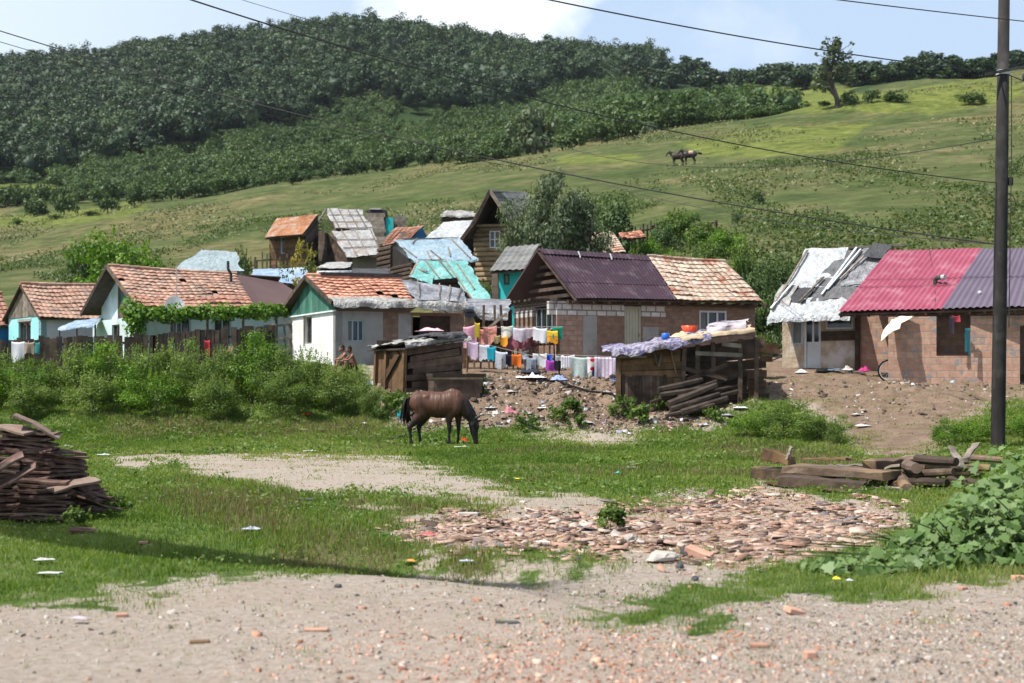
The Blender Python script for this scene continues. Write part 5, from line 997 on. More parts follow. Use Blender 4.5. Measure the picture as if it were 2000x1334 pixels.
# ================================================================== fences
def fence(name, label, pts, n_per_m, mat, h0=.9, rs=rs, rails=(.35, .8), th=.03, jit=.08, wid=None, kind='plank'):
    o = ground_at(pts[0][0], pts[0][1]); T = empty(name, o, 0, label, 'fence'); b = MB(); bp = MB(); rl = MB(); W_ = [ground_at(p[0], p[1]) for p in pts]; tops = [p[2] for p in pts]; stuff = MB()
    for i in range(len(W_)-1):
        a, c = W_[i], W_[i+1]; L = math.hypot(c.x-a.x, c.y-a.y); n = max(2, int(L*n_per_m)); d = Vector(((c.x-a.x)/L, (c.y-a.y)/L, 0))
        zt = lambda t: (P(0, tops[i], a.y).z*(1-t)+P(0, tops[i+1], c.y).z*t)
        for k in range(n):
            t = (k+.5)/n+rs.normal(0, .1/n); q = a.lerp(c, t); z = zt(t)+rs.normal(0, jit); g = h1(q.x, q.y)-.15; w = wid or L/n*.93
            l = d*(w/2*rs.uniform(.8, 1.1)); tl = d*rs.normal(0, .03)
            if kind == 'stake': b.tube([Vector((q.x, q.y, g))-o, Vector((q.x, q.y, z))+tl-o], [w*.5, w*.32], 5, float(rs.rand()))
            else: b.beam(Vector((q.x, q.y, g))-o, Vector((q.x, q.y, z))+tl-o, w, th, float(rs.rand()), roll=math.pi/2-math.atan2(d.y, d.x) if 0 else 0)
        for r in rails: g0, g1 = a.z, c.z; rl.beam(Vector((a.x, a.y+.04, g0+(zt(0)-g0)*r))-o, Vector((c.x, c.y+.04, g1+(zt(1)-g1)*r))-o, .06, .08)
    b.build('boards' if kind == 'plank' else 'pickets', mat, T)
    if rails: rl.build('rails', mat, T)
    for q, tp in zip(W_, tops): z = P(0, tp, q.y).z; p = MB(); p.beam(Vector((q.x, q.y+.1, q.z-.4))-o, Vector((q.x, q.y+.1, z-.05))-o, .12, .12); p.build('post', mat, T)
    return T
fence('board_fence', 'long dark board fence behind the hedge in front of the tiled house', [(-120, 47.5, 672), (75, 47.2, 660), (270, 47, 654), (350, 47, 648), (470, 47.2, 640), (532, 48, 632)], 6, M_FENCE, jit=.035, wid=.178)
fence('rail_fence', 'short fence of greyish rails and dark stakes left of the whitewashed house', [(532, 48.2, 628), (566, 48.8, 624)], 3, M_WOODG, jit=.05, wid=.08, rails=(.3, .6, .9))
fence('picket_fence', 'rough stick picket fence hung with washing in front of the brick house', [(908, 47, 668), (985, 46.7, 664), (1090, 46.3, 658)], 5.2, M_WOODW, jit=.10, wid=.075, kind='stake')
fence('stake_fence', 'dark stake fence on the slope among bushes above the bleached tile roof', [(1225, 86, 442), (1275, 87, 438), (1330, 88, 440), (1400, 89, 428)], 4, M_WOOD, jit=.15, wid=.16, kind='stake')
fence('stake_fence', 'dark stick fence on the slope below the rusty roofed shack', [(498, 90, 500), (560, 90.5, 494)], 4, M_WOOD, jit=.2, wid=.14, kind='stake')
# ================================================================== washing
CL = [  # columns, rows, depth, colour, label, kind
 (907, 928, 639, 680, 46.8, 'pink_blanket', (.60, .26, .36), (.70, .42, .50), 'large pink blanket hung at the left end of the washing', 'blanket'),
 (928, 936, 629, 656, 46.7, 'yellow', (.62, .46, .05), None, 'narrow yellow scarf knotted upright on the washing fence', 'scarf'),
 (936, 948, 642, 671, 46.9, 'salmon', (.66, .27, .22), None, 'plain salmon towel between yellow scarf and red patterned cloth', 'towel'),
 (947, 968, 638, 668, 46.8, 'red_pattern', (.50, .08, .06), (.68, .42, .33), 'red and cream patterned cloth on the picket fence', 'cloth'),
 (968, 982, 637, 652, 47.0, 'black', (.02, .02, .024), None, 'black garment on the line beside the red patterned cloth', 'garment'),
 (966, 976, 654, 668, 46.6, 'gold', (.55, .36, .10), (.6, .5, .3), 'small gold and cream rag below the black garment', 'rag'),
 (981, 999, 637, 658, 46.7, 'cream', (.70, .68, .60), None, 'cream white cloth with drooping corner on the upper line', 'cloth'),
 (979, 990, 658, 674, 46.6, 'amber', (.70, .30, .03), None, 'amber orange rag below the cream cloth', 'rag'),
 (994, 1044, 650, 679, 46.75, 'wine_rug', (.24, .06, .09), (.36, .14, .17), 'wide wine red rug with a pattern hanging on the picket fence', 'rug'),
 (1005, 1028, 640, 662, 46.5, 'pinkish', (.66, .52, .60), (.74, .70, .74), 'pinkish white shirt laid over the wine red rug', 'shirt'),
 (1028, 1044, 640, 659, 46.5, 'pale_pink', (.70, .56, .60), None, 'plain pale pink towel over the wine red rug', 'towel'),
 (1044, 1065, 639, 664, 46.4, 'white', (.72, .72, .74), None, 'broad white cloth at the right of the wine red rug', 'cloth'),
 (1070, 1087, 645, 666, 46.3, 'red_yellow', (.60, .05, .02), (.65, .45, .04), 'red and yellow flag-like cloth at the right end of the fence', 'cloth'),
 (1081, 1097, 638, 660, 46.35, 'green', (.02, .25, .16), None, 'dark green cloth at the right end of the upper line', 'cloth'),
 (915, 932, 666, 694, 46.1, 'lilac', (.50, .34, .50), (.62, .50, .60), 'lilac shirt at the left end of the lower line', 'shirt'),
 (931, 939, 672, 688, 46.1, 'olive', (.30, .28, .14), None, 'olive rag on the lower line beside the lilac shirt', 'rag'),
 (938, 954, 673, 701, 46.0, 'white_blue', (.60, .62, .72), (.72, .73, .76), 'white shirt between olive rag and teal shirt', 'shirt'),
 (953, 967, 678, 701, 46.0, 'teal', (.02, .30, .40), None, 'teal shirt on the lower line', 'shirt'),
 (970, 989, 685, 715, 45.9, 'pale_blue', (.48, .53, .62), (.70, .72, .75), 'white trousers hanging by two legs on the lower line', 'trousers'),
 (989, 1000, 691, 711, 45.9, 'navy', (.03, .03, .05), None, 'nearly black cloth between white trousers and orange cloth', 'cloth'),
 (1001, 1016, 692, 714, 45.8, 'orange', (.80, .19, .03), None, 'vivid orange cloth on the lower line', 'cloth'),
 (1016, 1031, 686, 712, 45.8, 'charcoal', (.06, .06, .065), (.12, .12, .13), 'charcoal jacket with a light band right of the orange cloth', 'jacket'),
 (1030, 1045, 697, 728, 45.6, 'denim', (.22, .25, .30), (.38, .41, .46), 'faded grey jeans hanging low in front of the pickets', 'jeans'),
 (1043, 1065, 690, 713, 45.7, 'off_white', (.68, .67, .68), None, 'white sheet bunched between grey jeans and blue cloth', 'sheet'),
 (1064, 1077, 692, 705, 45.7, 'royal_blue', (.06, .12, .52), None, 'small royal blue cloth above the magenta one', 'cloth'),
 (1068, 1084, 702, 722, 45.6, 'magenta', (.42, .07, .42), None, 'magenta cloth hanging lowest beside the pickets', 'cloth'),
 (1084, 1098, 702, 720, 45.6, 'jet', (.015, .015, .018), None, 'black shorts right of the magenta cloth', 'shorts'),
 (1086, 1099, 694, 703, 45.5, 'snow', (.74, .74, .75), None, 'short white napkin at the left end of the right-hand line', 'napkin'),
 (1098, 1120, 695, 718, 45.4, 'stripes', (.55, .53, .58), (.74, .73, .74), 'white towel with thin grey stripes left of the pale green sheet', 'towel'),
 (1120, 1149, 696, 740, 45.3, 'pale_green', (.42, .52, .50), (.55, .63, .60), 'pale green patterned sheet hanging to the ground', 'sheet'),
 (1149, 1167, 697, 725, 45.2, 'dots', (.72, .66, .68), (.74, .72, .73), 'white towel with two red spots', 'towel'),
 (1166, 1207, 697, 738, 45.1, 'broad_stripes', (.66, .62, .70), (.76, .75, .78), 'wide white towel with pink lilac stripes next to the big shed', 'towel'),
 (1160, 1194, 722, 745, 45.3, 'blue', (.02, .12, .42), None, 'strong blue cloth showing below the towels by the big shed', 'cloth'),
]
def cloth(x0, x1, y0, y1, Y, mat, seed, label, cat, trousers=False, drop=0.):
    A, B = P(x0, y0, Y), P(x1, y0+drop, Y); Hh = (y1-y0)*Y/F_PX; w = (B-A).length; ns = max(8, int(w/.05)); nv = max(7, int(Hh/.06)); r = np.random.RandomState(seed+5)
    ph = r.uniform(0, 6.28, 3); fq = r.uniform(9, 16); V = []; 
    def pt(a, t, side):
        fold = .030*math.sin(a*w*fq+ph[0]+t*.8)*(.3+t)+.018*math.sin(a*w*fq*2.3+ph[1])*t; k = 1-.10*t*math.sin(ph[2]+a*3)*.5
        low = 1+.10*math.sin(a*5+ph[1])+.06*math.sin(a*17+ph[2])
        q = A.lerp(B, .5+(a-.5)*k); return (q.x, Y-.02+side*.035+fold*(1 if side < 0 else .5), q.z-Hh*t*low-.015*math.sin(a*math.pi)*2)
    for j in range(nv+1):
        for i in range(ns+1): V.append(pt(i/ns, j/nv, -1))
    nb = max(3, nv//2)
    for j in range(1, nb+1):
        for i in range(ns+1): q = pt(i/ns, j/nv*.8, 1); V.append((q[0], q[1]+.02, q[2]))
    row = ns+1; Q = []
    for j in range(nv):
        for i in range(ns):
            if trousers and j > nv*.3 and abs(i-ns*.5) < max(.6, ns*.06): continue
            Q.append((j*row+i, (j+1)*row+i, (j+1)*row+i+1, j*row+i+1))
    o0 = (nv+1)*row
    for j in range(nb):
        for i in range(ns):
            if trousers and j > nv*.3 and abs(i-ns*.5) < max(.6, ns*.06): continue
            a, c = (i if j == 0 else o0+(j-1)*row+i), o0+j*row+i; Q.append((a, a+1, c+1, c))
    o = npmesh(cat.replace(' ', '_') if cat not in ('cloth', 'garment', 'rag') else 'hanging_'+cat, V, Q, None, mat, smooth=True); return tag(o, label, cat, 'washing hung out in front of the brick house')
for k, (x0, x1, y0, y1, Y, nm, c, c2, lab, cat) in enumerate(CL):
    m = cmat(nm, c, c2, 14. if c2 else 3.)
    o = cloth(x0-(x1-x0)*.12, x1+(x1-x0)*.12, y0, y1+(y1-y0)*(.02+.12*((k*7) % 5)/5), Y-.12-.025*(k % 3), m, k, lab, cat, cat in ('trousers', 'jeans'), {14: 3, 0: -6}.get(k, ((k*5) % 7-3)*.9))
def stripes(mname, c, n, axis='X'):
    m = C_[mname]; b = NB(m); t = b.n('ShaderNodeTexCoord'); s = b.n('ShaderNodeSeparateXYZ'); b.l(t.outputs['Generated'], s.inputs[0]); f = b.math('GREATER_THAN', b.math('FRACT', b.math('MULTIPLY', s.outputs[axis], n)), .62)
    l = b.b.inputs['Base Color'].links[0].from_socket; b.l(b.mix(f, l, c), b.b.inputs['Base Color'])
stripes('stripes', (.30, .28, .34), 6); stripes('broad_stripes', (.48, .30, .46), 7); stripes('red_yellow', (.62, .42, .03), 1.0, 'Z'); stripes('charcoal', (.5, .5, .52), 1.4, 'Z')
m = C_['dots']; b = NB(m); t = b.n('ShaderNodeTexCoord'); mp = b.n('ShaderNodeMapping'); b.l(t.outputs['Generated'], mp.inputs[0]); s = b.n('ShaderNodeSeparateXYZ'); b.l(mp.outputs[0], s.inputs[0])
fx = b.math('SUBTRACT', s.outputs[0], .45); fz = b.math('SUBTRACT', b.math('FRACT', b.math('MULTIPLY', s.outputs[2], 1.9)), .55); f = b.math('LESS_THAN', b.math('ADD', b.math('MULTIPLY', fx, fx), b.math('MULTIPLY', fz, fz)), .05)
b.l(b.mix(f, b.b.inputs['Base Color'].links[0].from_socket, (.45, .02, .05)), b.b.inputs['Base Color'])
def cable(name, label, a, c, sagm, r=.012, n=40, mat=None, cat='cable', group=None):
    a, c = Vector(a), Vector(c); b = MB(); b.tube([a.lerp(c, i/n)-Vector((0, 0, sagm*4*(i/n)*(1-i/n))) for i in range(n+1)], r, 5); return tag(b.build(name, mat or M_STEEL), label, cat, group)
rope = surf('washing_rope', [(.3, .28, .25), (.45, .42, .38)], 20, rnd=.1)
cable('clothes_line', 'upper washing line along the top of the picket fence', P(905, 640, 46.7), P(1100, 638, 46.2), .0, .008, 10, rope, 'line'); cable('clothes_line', 'slanting lower washing line in front of the picket fence', P(913, 664, 46.0), P(1045, 696, 45.5), .0, .008, 10, rope, 'line'); cable('clothes_line', 'level washing line running from the pickets to the big shed', P(1045, 691, 45.5), P(1208, 697, 44.9), .0, .008, 10, rope, 'line')
for x, y, Y, l in ((912, 655, 46.0, 'leftmost leaning washing line stake'), (1046, 684, 45.5, 'washing line stake beside the grey jeans'), (1092, 686, 45.45, 'washing line stake right of the black shorts')):
    g = ground_at(x, Y); b = MB(); b.tube([(g.x, g.y, g.z-.2), P(x+1, y, Y)], [.035, .025], 6); tag(b.build('line_stake', M_WOODW), l, 'stake')
# ================================================================== pole and wires
g = ground_at(1949, 32); T = empty('utility_pole', g, 0, 'tall dark weathered utility pole at the right edge with cables', 'pole')
M_POLE = surf('tarred_pole', [(.010, .009, .008), (.024, .021, .020), (.042, .037, .035)], 4, (1, 1, .25), rnd=0, bump=.4, stain=(.09, .08, .075), stsc=1.4, stamt=.4)
tp = P(1962, -60, 32.)-g; b = MB(); b.tube([Vector((0, 0, -.8)), Vector((0, 0, 0)), tp*.5, tp], [.17, .16, .145, .12], 14); b.build('pole_shaft', M_POLE, T, True)
zt = (P(0, 140, 32)-g).z; f = lambda py: tp*((P(0, py, 32)-g).z/tp.z)
b = MB(); q = f(142); b.tube([q-Vector((0, 0, .05)), q+Vector((0, 0, .05))], .155, 14); b.build('clamp_band', M_GALV, T)
b = MB(); q = f(146); b.beam(q+Vector((-.45, -.15, -.02)), q+Vector((.5, -.15, .16)), .06, .06); b.build('bracket', M_STEEL, T)
for dx in (.42, .62): b = MB(); b.ball(q+Vector((dx, -.16, -.08)), (.05, .05, .09), 8, 6); b.build('insulator', M_STEEL, T)
b = MB(); q = f(398); b.tube([q+Vector((.14+.16*math.cos(t), -.05, .16*math.sin(t)*1.4)) for t in np.linspace(-1.6, 1.6, 12)], .012, 5); b.build('cable_loop', M_STEEL, T)
b = MB(); q = f(355); b.box(q+Vector((.18, -.06, .0)), (.09, .1, .18)); b.build('junction_box', M_STEEL, T)
b = MB(); q0 = f(150)+Vector((.15, -.12, 0)); q1 = f(640)+Vector((.17, -.12, 0)); b.tube([q0, q0.lerp(q1, .3)+Vector((.02, 0, 0)), q1], .012, 5); b.build('down_lead', M_STEEL, T)
W3 = lambda px, py, Y: P(px, py, Y)
top = g+f(142); mid = g+f(355); low = g+f(268); 
G = 'overhead wires from the utility pole'
cable('overhead_wire', 'wire crossing the bright cloud and meeting the pole band', W3(420, -150, 19), top, .25, .013, group=G)
cable('overhead_wire', 'wire running steeply down over the wooded hill to the pole', W3(-250, -22, 39), g+f(478), .75, .016, group=G)
cable('overhead_wire', 'paired wire just below the long sagging wire over the left hill', W3(-250, 5, 42), W3(1000, 325, 60), .4, .012, group=G)
cable('overhead_wire', 'wire entering at the top left and crossing the dark forest', W3(150, -75, 24), g+f(358), .55, .012, group=G)
cable('overhead_wire', 'wire beginning above the hill summit and fading over the forest', W3(200, -60, 30), W3(1050, 165, 62), .4, .012, group=G)
cable('overhead_wire', 'faint wire highest over the hill summit', W3(380, -30, 44), W3(1000, 125, 70), .3, .010, group=G)
cable('overhead_wire', 'slack wire swinging low over the pasture to the pole', W3(1060, 275, 62), low, .9, .012, group=G)
cable('overhead_wire', 'wire in the upper right corner passing the pole top', W3(1500, -18, 26), W3(2300, 70, 36), .05, .012, group=G)
cable('overhead_wire', 'short wire leaving the pole band to the right', top, W3(2200, 210, 36), .1, .012, group=G)
cable('overhead_wire', 'low wire from the willow past the bushes towards the pole', W3(1090, 330, 66), W3(1945, 477, 33), .5, .012, group=G)
rs = np.random.RandomState(77)
# ================================================================== trees and shrubs
def plant(name, seed, R, hz, zc, nc, nl, size, mat, h=None, tr=.06, nb=5, lo=.45, clump=(.28, .45), low=-.8, asp=.6, shoots=0, inner=True):
    r = np.random.RandomState(seed); V, Q, rn = crown(r, R, hz, zc, nc, nl, size, lo, clump, low, asp)
    if shoots:                                                        # upright leafy sprigs breaking the outline
        cs, ns = [], []
        for _ in range(shoots):
            a = r.uniform(0, 6.28); q = r.uniform(.1, .95)*R; b0 = np.array([q*math.cos(a), q*math.sin(a), zc+hz*math.sqrt(max(0, 1-(q/R)**2))*.8]); L = r.uniform(.25, .6)*hz; d = np.array([r.normal()*.2, r.normal()*.2, 1])
            for t in np.linspace(0, 1, 16): cs.append(b0+d*L*t+r.normal(size=3)*.04*R*(1.1-t)); ns.append(r.normal(size=3)+np.array([0, 0, .3]))
        ns = np.array(ns); ns /= np.linalg.norm(ns, axis=1, keepdims=True); V2, Q2 = quads_at(np.array(cs), ns, size*r.uniform(.6, 1.1, len(cs)), r, asp); Q = np.concatenate([Q, Q2+len(V)]); V = np.concatenate([V, V2]); rn = np.concatenate([rn, r.uniform(.5, 1, len(Q2))])
    if inner:
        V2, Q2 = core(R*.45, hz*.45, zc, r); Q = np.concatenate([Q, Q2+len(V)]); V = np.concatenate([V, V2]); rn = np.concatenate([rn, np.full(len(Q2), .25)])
    root = empty(name, (0, 0, 0)); npmesh('crown', V, Q, rn, mat, root); trunkmesh(r, h or zc+hz, tr, R, zc, nb).build('trunk', BARK, root); return root
_used = set()
def put(proto, px, Y, s, label, cat, group=None, sz=None, rz=None, dz=0., y=None):
    o = proto if proto.name not in _used else copy_tree(proto); _used.add(proto.name)
    g = ground_at(px, Y); o.location = (g.x, g.y, g.z+dz); o.scale = (s, s, sz or s); o.rotation_euler = (0, 0, rs.uniform(0, 6.28) if rz is None else rz)
    for k in ('label', 'category', 'group'):
        if k in o: del o[k]
    return tag(o, label, cat, group)
def fit(proto, R0, H0, px, ytop, Y, wpx, label, cat, group=None):
    """place so that it is wpx wide and its top reaches row ytop"""
    g = ground_at(px, Y); zt = P(px, ytop, Y).z; s = wpx*Y/F_PX/(2*R0); return put(proto, px, Y, s, label, cat, group, sz=max(.3, (zt-g.z)/H0))
def kinds(name, n, seed, mat, *a, **k): return [plant(name, seed+i, *a, mat=mat, **k) for i in range(n)]
# shrubs of the hedge on the bank, left
HB = kinds('shrub', 5, 300, L_HEDGE, 1.0, .95, .95, 26, 170, .085, nb=8, tr=.03, shoots=40, inner=False)
HB2 = kinds('shrub', 2, 330, L_BRIGHT, 1.0, .95, .95, 24, 170, .085, nb=8, tr=.03, shoots=24, inner=False)
spots = [(-40, 668, 42.6, 130), (35, 690, 41.8, 120), (95, 700, 42.8, 110), (150, 668, 42.4, 120), (215, 662, 42.0, 125), (268, 668, 42.8, 110), (325, 656, 42.2, 120), (385, 668, 41.8, 115), (440, 672, 42.6, 110), (492, 640, 42.4, 110), (545, 668, 41.9, 115), (600, 672, 42.2, 115), (650, 700, 41.6, 100), (695, 712, 41.3, 85), (728, 745, 40.8, 60), (180, 720, 40.9, 110), (300, 715, 40.8, 120), (420, 725, 40.7, 110), (560, 715, 40.8, 105), (60, 735, 40.8, 110), (-60, 720, 41., 120)]
for i, (px, yt, Y, w) in enumerate(spots): fit((HB+HB2)[[0, 5, 1, 2, 6, 3, 4, 0, 1, 6, 2, 3, 4, 1, 0, 2, 5, 3, 1, 4, 2][i]], 1.15, 2.25, px, yt, Y, w*1.05, 'bushy green shrub in the long hedge below the dark board fence', 'shrub', 'shrubs of the hedge on the left bank')
# shrubs on the right bank and by the pole
for px, yt, Y, w, l in ((1462, 800, 36.3, 90, 'shrub on the right bank nearest the big shed'), (1530, 782, 35.6, 130, 'largest bright shrub on the grassy bank below the big shed'), (1600, 822, 34.6, 110, 'lower shrub at the edge of the dirt slope'), (1640, 850, 33.8, 60, 'smallest shrub beside the dirt slope'), (1850, 850, 32.6, 70, 'small shrub left of the utility pole foot'), (1900, 812, 32.8, 90, 'leafy shrub just left of the utility pole'), (2000, 800, 33.5, 110, 'shrub right of the utility pole at the photo edge')):
    fit((HB+HB2)[(px//7) % 7], 1.15, 2.25, px, yt, Y, w, l, 'shrub')
# low weeds on the rubbish bank
WD = kinds('weed_clump', 3, 350, L_BUSH, .45, .28, .22, 12, 40, .10, nb=3, tr=.01, lo=.3, shoots=6, inner=False)
for i, (px, py) in enumerate([(1310, 792), (1335, 800), (1280, 800), (1090, 818), (1115, 812), (1365, 812), (1030, 838), (1250, 828), (1210, 815), (1395, 822), (1130, 835), (930, 770), (775, 790), (790, 812), (760, 806), (745, 820), (1390, 770)]):
    p = hit(px, py, 25); put(WD[i % 3], px, p.y, rs.uniform(.6, 1.15), 'low green weed clump growing on the rubbish strewn bank', 'weed', 'weeds on the rubbish bank')
for px, py, l in ((1195, 1036, 'tall weed clump standing in the broken tiles'), (145, 1030, 'leafy weed at the foot of the roof slab pile'), (215, 1000, 'weed beside the right foot of the roof slab pile')):
    p = hit(px, py); put(WD[px % 3], px, p.y, .55 if px == 1195 else .42, l, 'weed')
# trees and bushes among and behind the houses
WL = plant('willow_tree', 401, 2.2, 1.5, 2.3, 70, 240, .21, L_WILLOW, tr=.13, nb=9, asp=.34, shoots=0, clump=(.26, .40), lo=.72, low=-.95); fit(WL, 2.35, 4.1, 1078, 336, 73, 172, 'silvery green willow rising behind the purple roofed brick house', 'tree')
BT = plant('tree', 403, 2.0, 1.5, 1.9, 26, 150, .20, L_BRIGHT, tr=.12, nb=8, shoots=12); fit(BT, 2.2, 3.7, 232, 448, 73, 175, 'round bright green tree behind the left tiled houses', 'tree')
YT = plant('tree', 405, 1.2, 1.6, 2.3, 15, 55, .16, L_YELLOW, tr=.06, nb=9, lo=.4, clump=(.2, .36), inner=False, shoots=8); fit(YT, 1.35, 4.2, 592, 470, 60, 92, 'thin yellowing tree in front of the rusty roofed shack', 'tree')
BB = kinds('bush', 3, 420, L_BUSH, 1.2, 1.0, 1.05, 22, 90, .17, nb=6, tr=.05, shoots=14); BS = kinds('bush', 3, 430, L_SCRUB, 1.2, 1.05, 1.1, 22, 90, .17, nb=6, tr=.05, shoots=12); BY = kinds('bush', 2, 440, L_BRIGHT, 1.2, 1.0, 1.05, 20, 90, .17, nb=6, tr=.05, shoots=14)
for k, px, yt, Y, w, l in [(BS, 1195, 374, 86, 100, 'dark rounded bush directly right of the willow'), (BB, 1325, 402, 86, 90, 'tall bush in the middle of the stake fence on the slope'), (BY, 1262, 458, 80, 60, 'small yellow green bush below the stake fence'), (BS, 1298, 432, 84, 64, 'dark bush left of the tallest bush at the stake fence'), (BB, 1372, 430, 82, 70, 'bush right of the tallest bush at the stake fence'), (BY, 1418, 442, 79, 80, 'bright yellow green bush above the right end of the bleached tile roof'), (BB, 1385, 462, 74, 70, 'bush peeping over the bleached tile roof'), (BB, 1447, 470, 68, 80, 'bush falling away right of the bleached tile roof'), (BS, 1478, 505, 63, 80, 'dark bush at the right gable of the brick house'), (BS, 1505, 560, 59, 84, 'dark green bush filling the gap between brick house and plastic covered shack'), (BB, 1493, 652, 56, 60, 'lowest bush in the gap beside the plastic covered shack'), (BB, 1238, 482, 75, 46, 'bush tip just over the brick house ridge'), (BY, 1310, 484, 71, 60, 'bright bush just behind the brick house ridge'), (BB, 1165, 470, 76, 40, 'small bush between willow and bleached hut roof'), (BS, 1530, 500, 66, 80, 'bush on the slope left of the white plastic roof'), (BS, 165, 468, 84, 60, 'greyish bush behind the round bright green tree'), (BS, 470, 478, 84, 50, 'bush beside the netting tent'), (BS, 610, 500, 72, 50, 'dark bush below the patched two-tier shack'), (BS, 945, 545, 74, 60, 'dark bush below the tall log house'), (BS, 300, 508, 82, 40, 'low bush right of the round bright green tree'), (BB, 945, 640, 52.5, 36, 'dark bush between the posts of the lean-to'), (BB, 1610, 418, 88, 26, 'slim dark bush on the slope above the plastic roof'), (BS, 1480, 372, 105, 34, 'lone dark bush in the middle of the pasture'), (BS, 32, 424, 200, 26, 'tiny lone bush at the left edge of the pasture'), (BS, 178, 426, 215, 46, 'wide low bush on the left pasture'), (BS, 110, 436, 205, 30, 'small low bush left of the wide one on the pasture'), (BS, 1242, 272, 235, 16, 'tiny bush above the distant horse'), (BS, 1900, 178, 212, 60, 'flat dark bush near the top of the pasture by the pole'), (BS, 1440, 410, 92, 22, 'small bush on the slope right of the stake fence'), (BS, 905, 322, 262, 44, 'low bush at the pasture top above the log house'), (BS, 493, 388, 240, 20, 'tiny dark bush on the open left pasture')]:
    fit(k[px % len(k)], 1.35, 2.4, px, yt, Y, w, l, 'bush')
# shrubs where the pasture ends
ES = kinds('shrub', 5, 460, L_SCRUB, 1.3, 1.0, 1.1, 20, 40, .30, nb=4, tr=.07, shoots=5)
for px in np.arange(-30, 1545, 17):
    x = px+rs.uniform(-9, 9); Y = crestY(x)+rs.uniform(3, 26)
    if 1060 < x < 1150: continue
    w = np.interp(x, [0, 700, 1000, 1300, 1540], [44, 38, 40, 60, 34])*rs.uniform(.75, 1.35); g = ground_at(x, Y); hgt = w*Y/F_PX*rs.uniform(.75, 1.0)*np.interp(x, [0, 1250, 1350, 1540], [1, 1, .75, .7]); s = w*Y/F_PX/2.9
    put(ES[int(rs.randint(5))], x, Y, s, 'dark green shrub in the row where the pasture meets the scrub', 'shrub', 'shrubs along the upper edge of the pasture', sz=hgt/2.4)
for px, yt, Y, w, l in ((572, 330, 268, 46, 'lone round dark shrub standing out on the pasture with its shadow'), (262, 352, 272, 52, 'dark shrub with a visible trunk on the left pasture edge'), (125, 372, 262, 50, 'dark round shrub left of the trunked one on the left pasture'), (70, 378, 264, 56, 'broad dark shrub at the far left pasture edge'), (210, 382, 255, 44, 'brownish low shrub before the trunked one'), (825, 290, 276, 32, 'small shrub with bare foot near the middle of the pasture edge'), (865, 288, 276, 34, 'second small shrub right of the bare-footed one'), (440, 340, 274, 70, 'large low shrub in the middle of the left pasture edge'), (1045, 203, 268, 92, 'tall pale willow-like tree at the pasture edge'), (1113, 246, 264, 64, 'dense dark shrub right of the pale willow-like tree'), (1268, 236, 258, 28, 'little pale grey shrub at the pasture edge')):
    k = ES if px not in (1045, 1268) else [plant('tree', 470+px, 1.3, 1.0, 1.1, 24, 60, .3, L_WILLOW, nb=5, tr=.08, shoots=14)]
    fit(k[px % len(k)], 1.4, 2.4, px, yt, Y, w, l, 'tree' if px == 1045 else 'shrub')
# skyline trees right of the hill
SK = kinds('tree', 5, 480, L_FOREST, 3.6, 3.0, 3.6, 24, 60, .8, nb=5, tr=.2, lo=.5, low=-.95, asp=.8)
sky = lambda px: np.interp(px, [1180, 1240, 1300, 1350, 1400, 1440, 1500, 1560, 1600, 1680, 1740, 1800, 1850, 1900, 1950, 2000, 2060], [112, 118, 128, 116, 142, 138, 124, 132, 128, 122, 128, 104, 116, 112, 106, 92, 90])
for px in list(np.arange(1195, 2070, 21))+list(np.arange(1250, 2060, 40)):
    x = px+rs.uniform(-7, 7); yt = sky(x)+rs.uniform(-6, 12); yy = np.linspace(380, 735, 200); pr_ = HY-F_PX*(H((x-CX)/F_PX*yy, yy)-CAMZ)/yy; Y = float(yy[np.argmin(np.abs(pr_-(yt+36)))])+rs.uniform(-8, 8); g = ground_at(x, Y); zt = P(x, yt, Y).z
    if zt-g.z < 2: continue
    s = rs.uniform(.95, 1.45)*np.clip(Y/430, .9, 1.4); put(SK[int(rs.randint(5))], x, Y, s, 'dark broadleaf tree in the line along the skyline right of the hill', 'tree', 'trees along the skyline', sz=min(2.2, (zt-g.z)/6.7))
for px in np.arange(1160, 1460, 15):
    x = px+rs.uniform(-6, 6); Y = rs.uniform(320, 470); g = ground_at(x, Y); put(SK[int(rs.randint(5))], x, Y, rs.uniform(.6, 1.0), 'dark tree on the saddle between the hill and the bright field', 'tree', 'trees on the saddle', sz=rs.uniform(.6, .95))
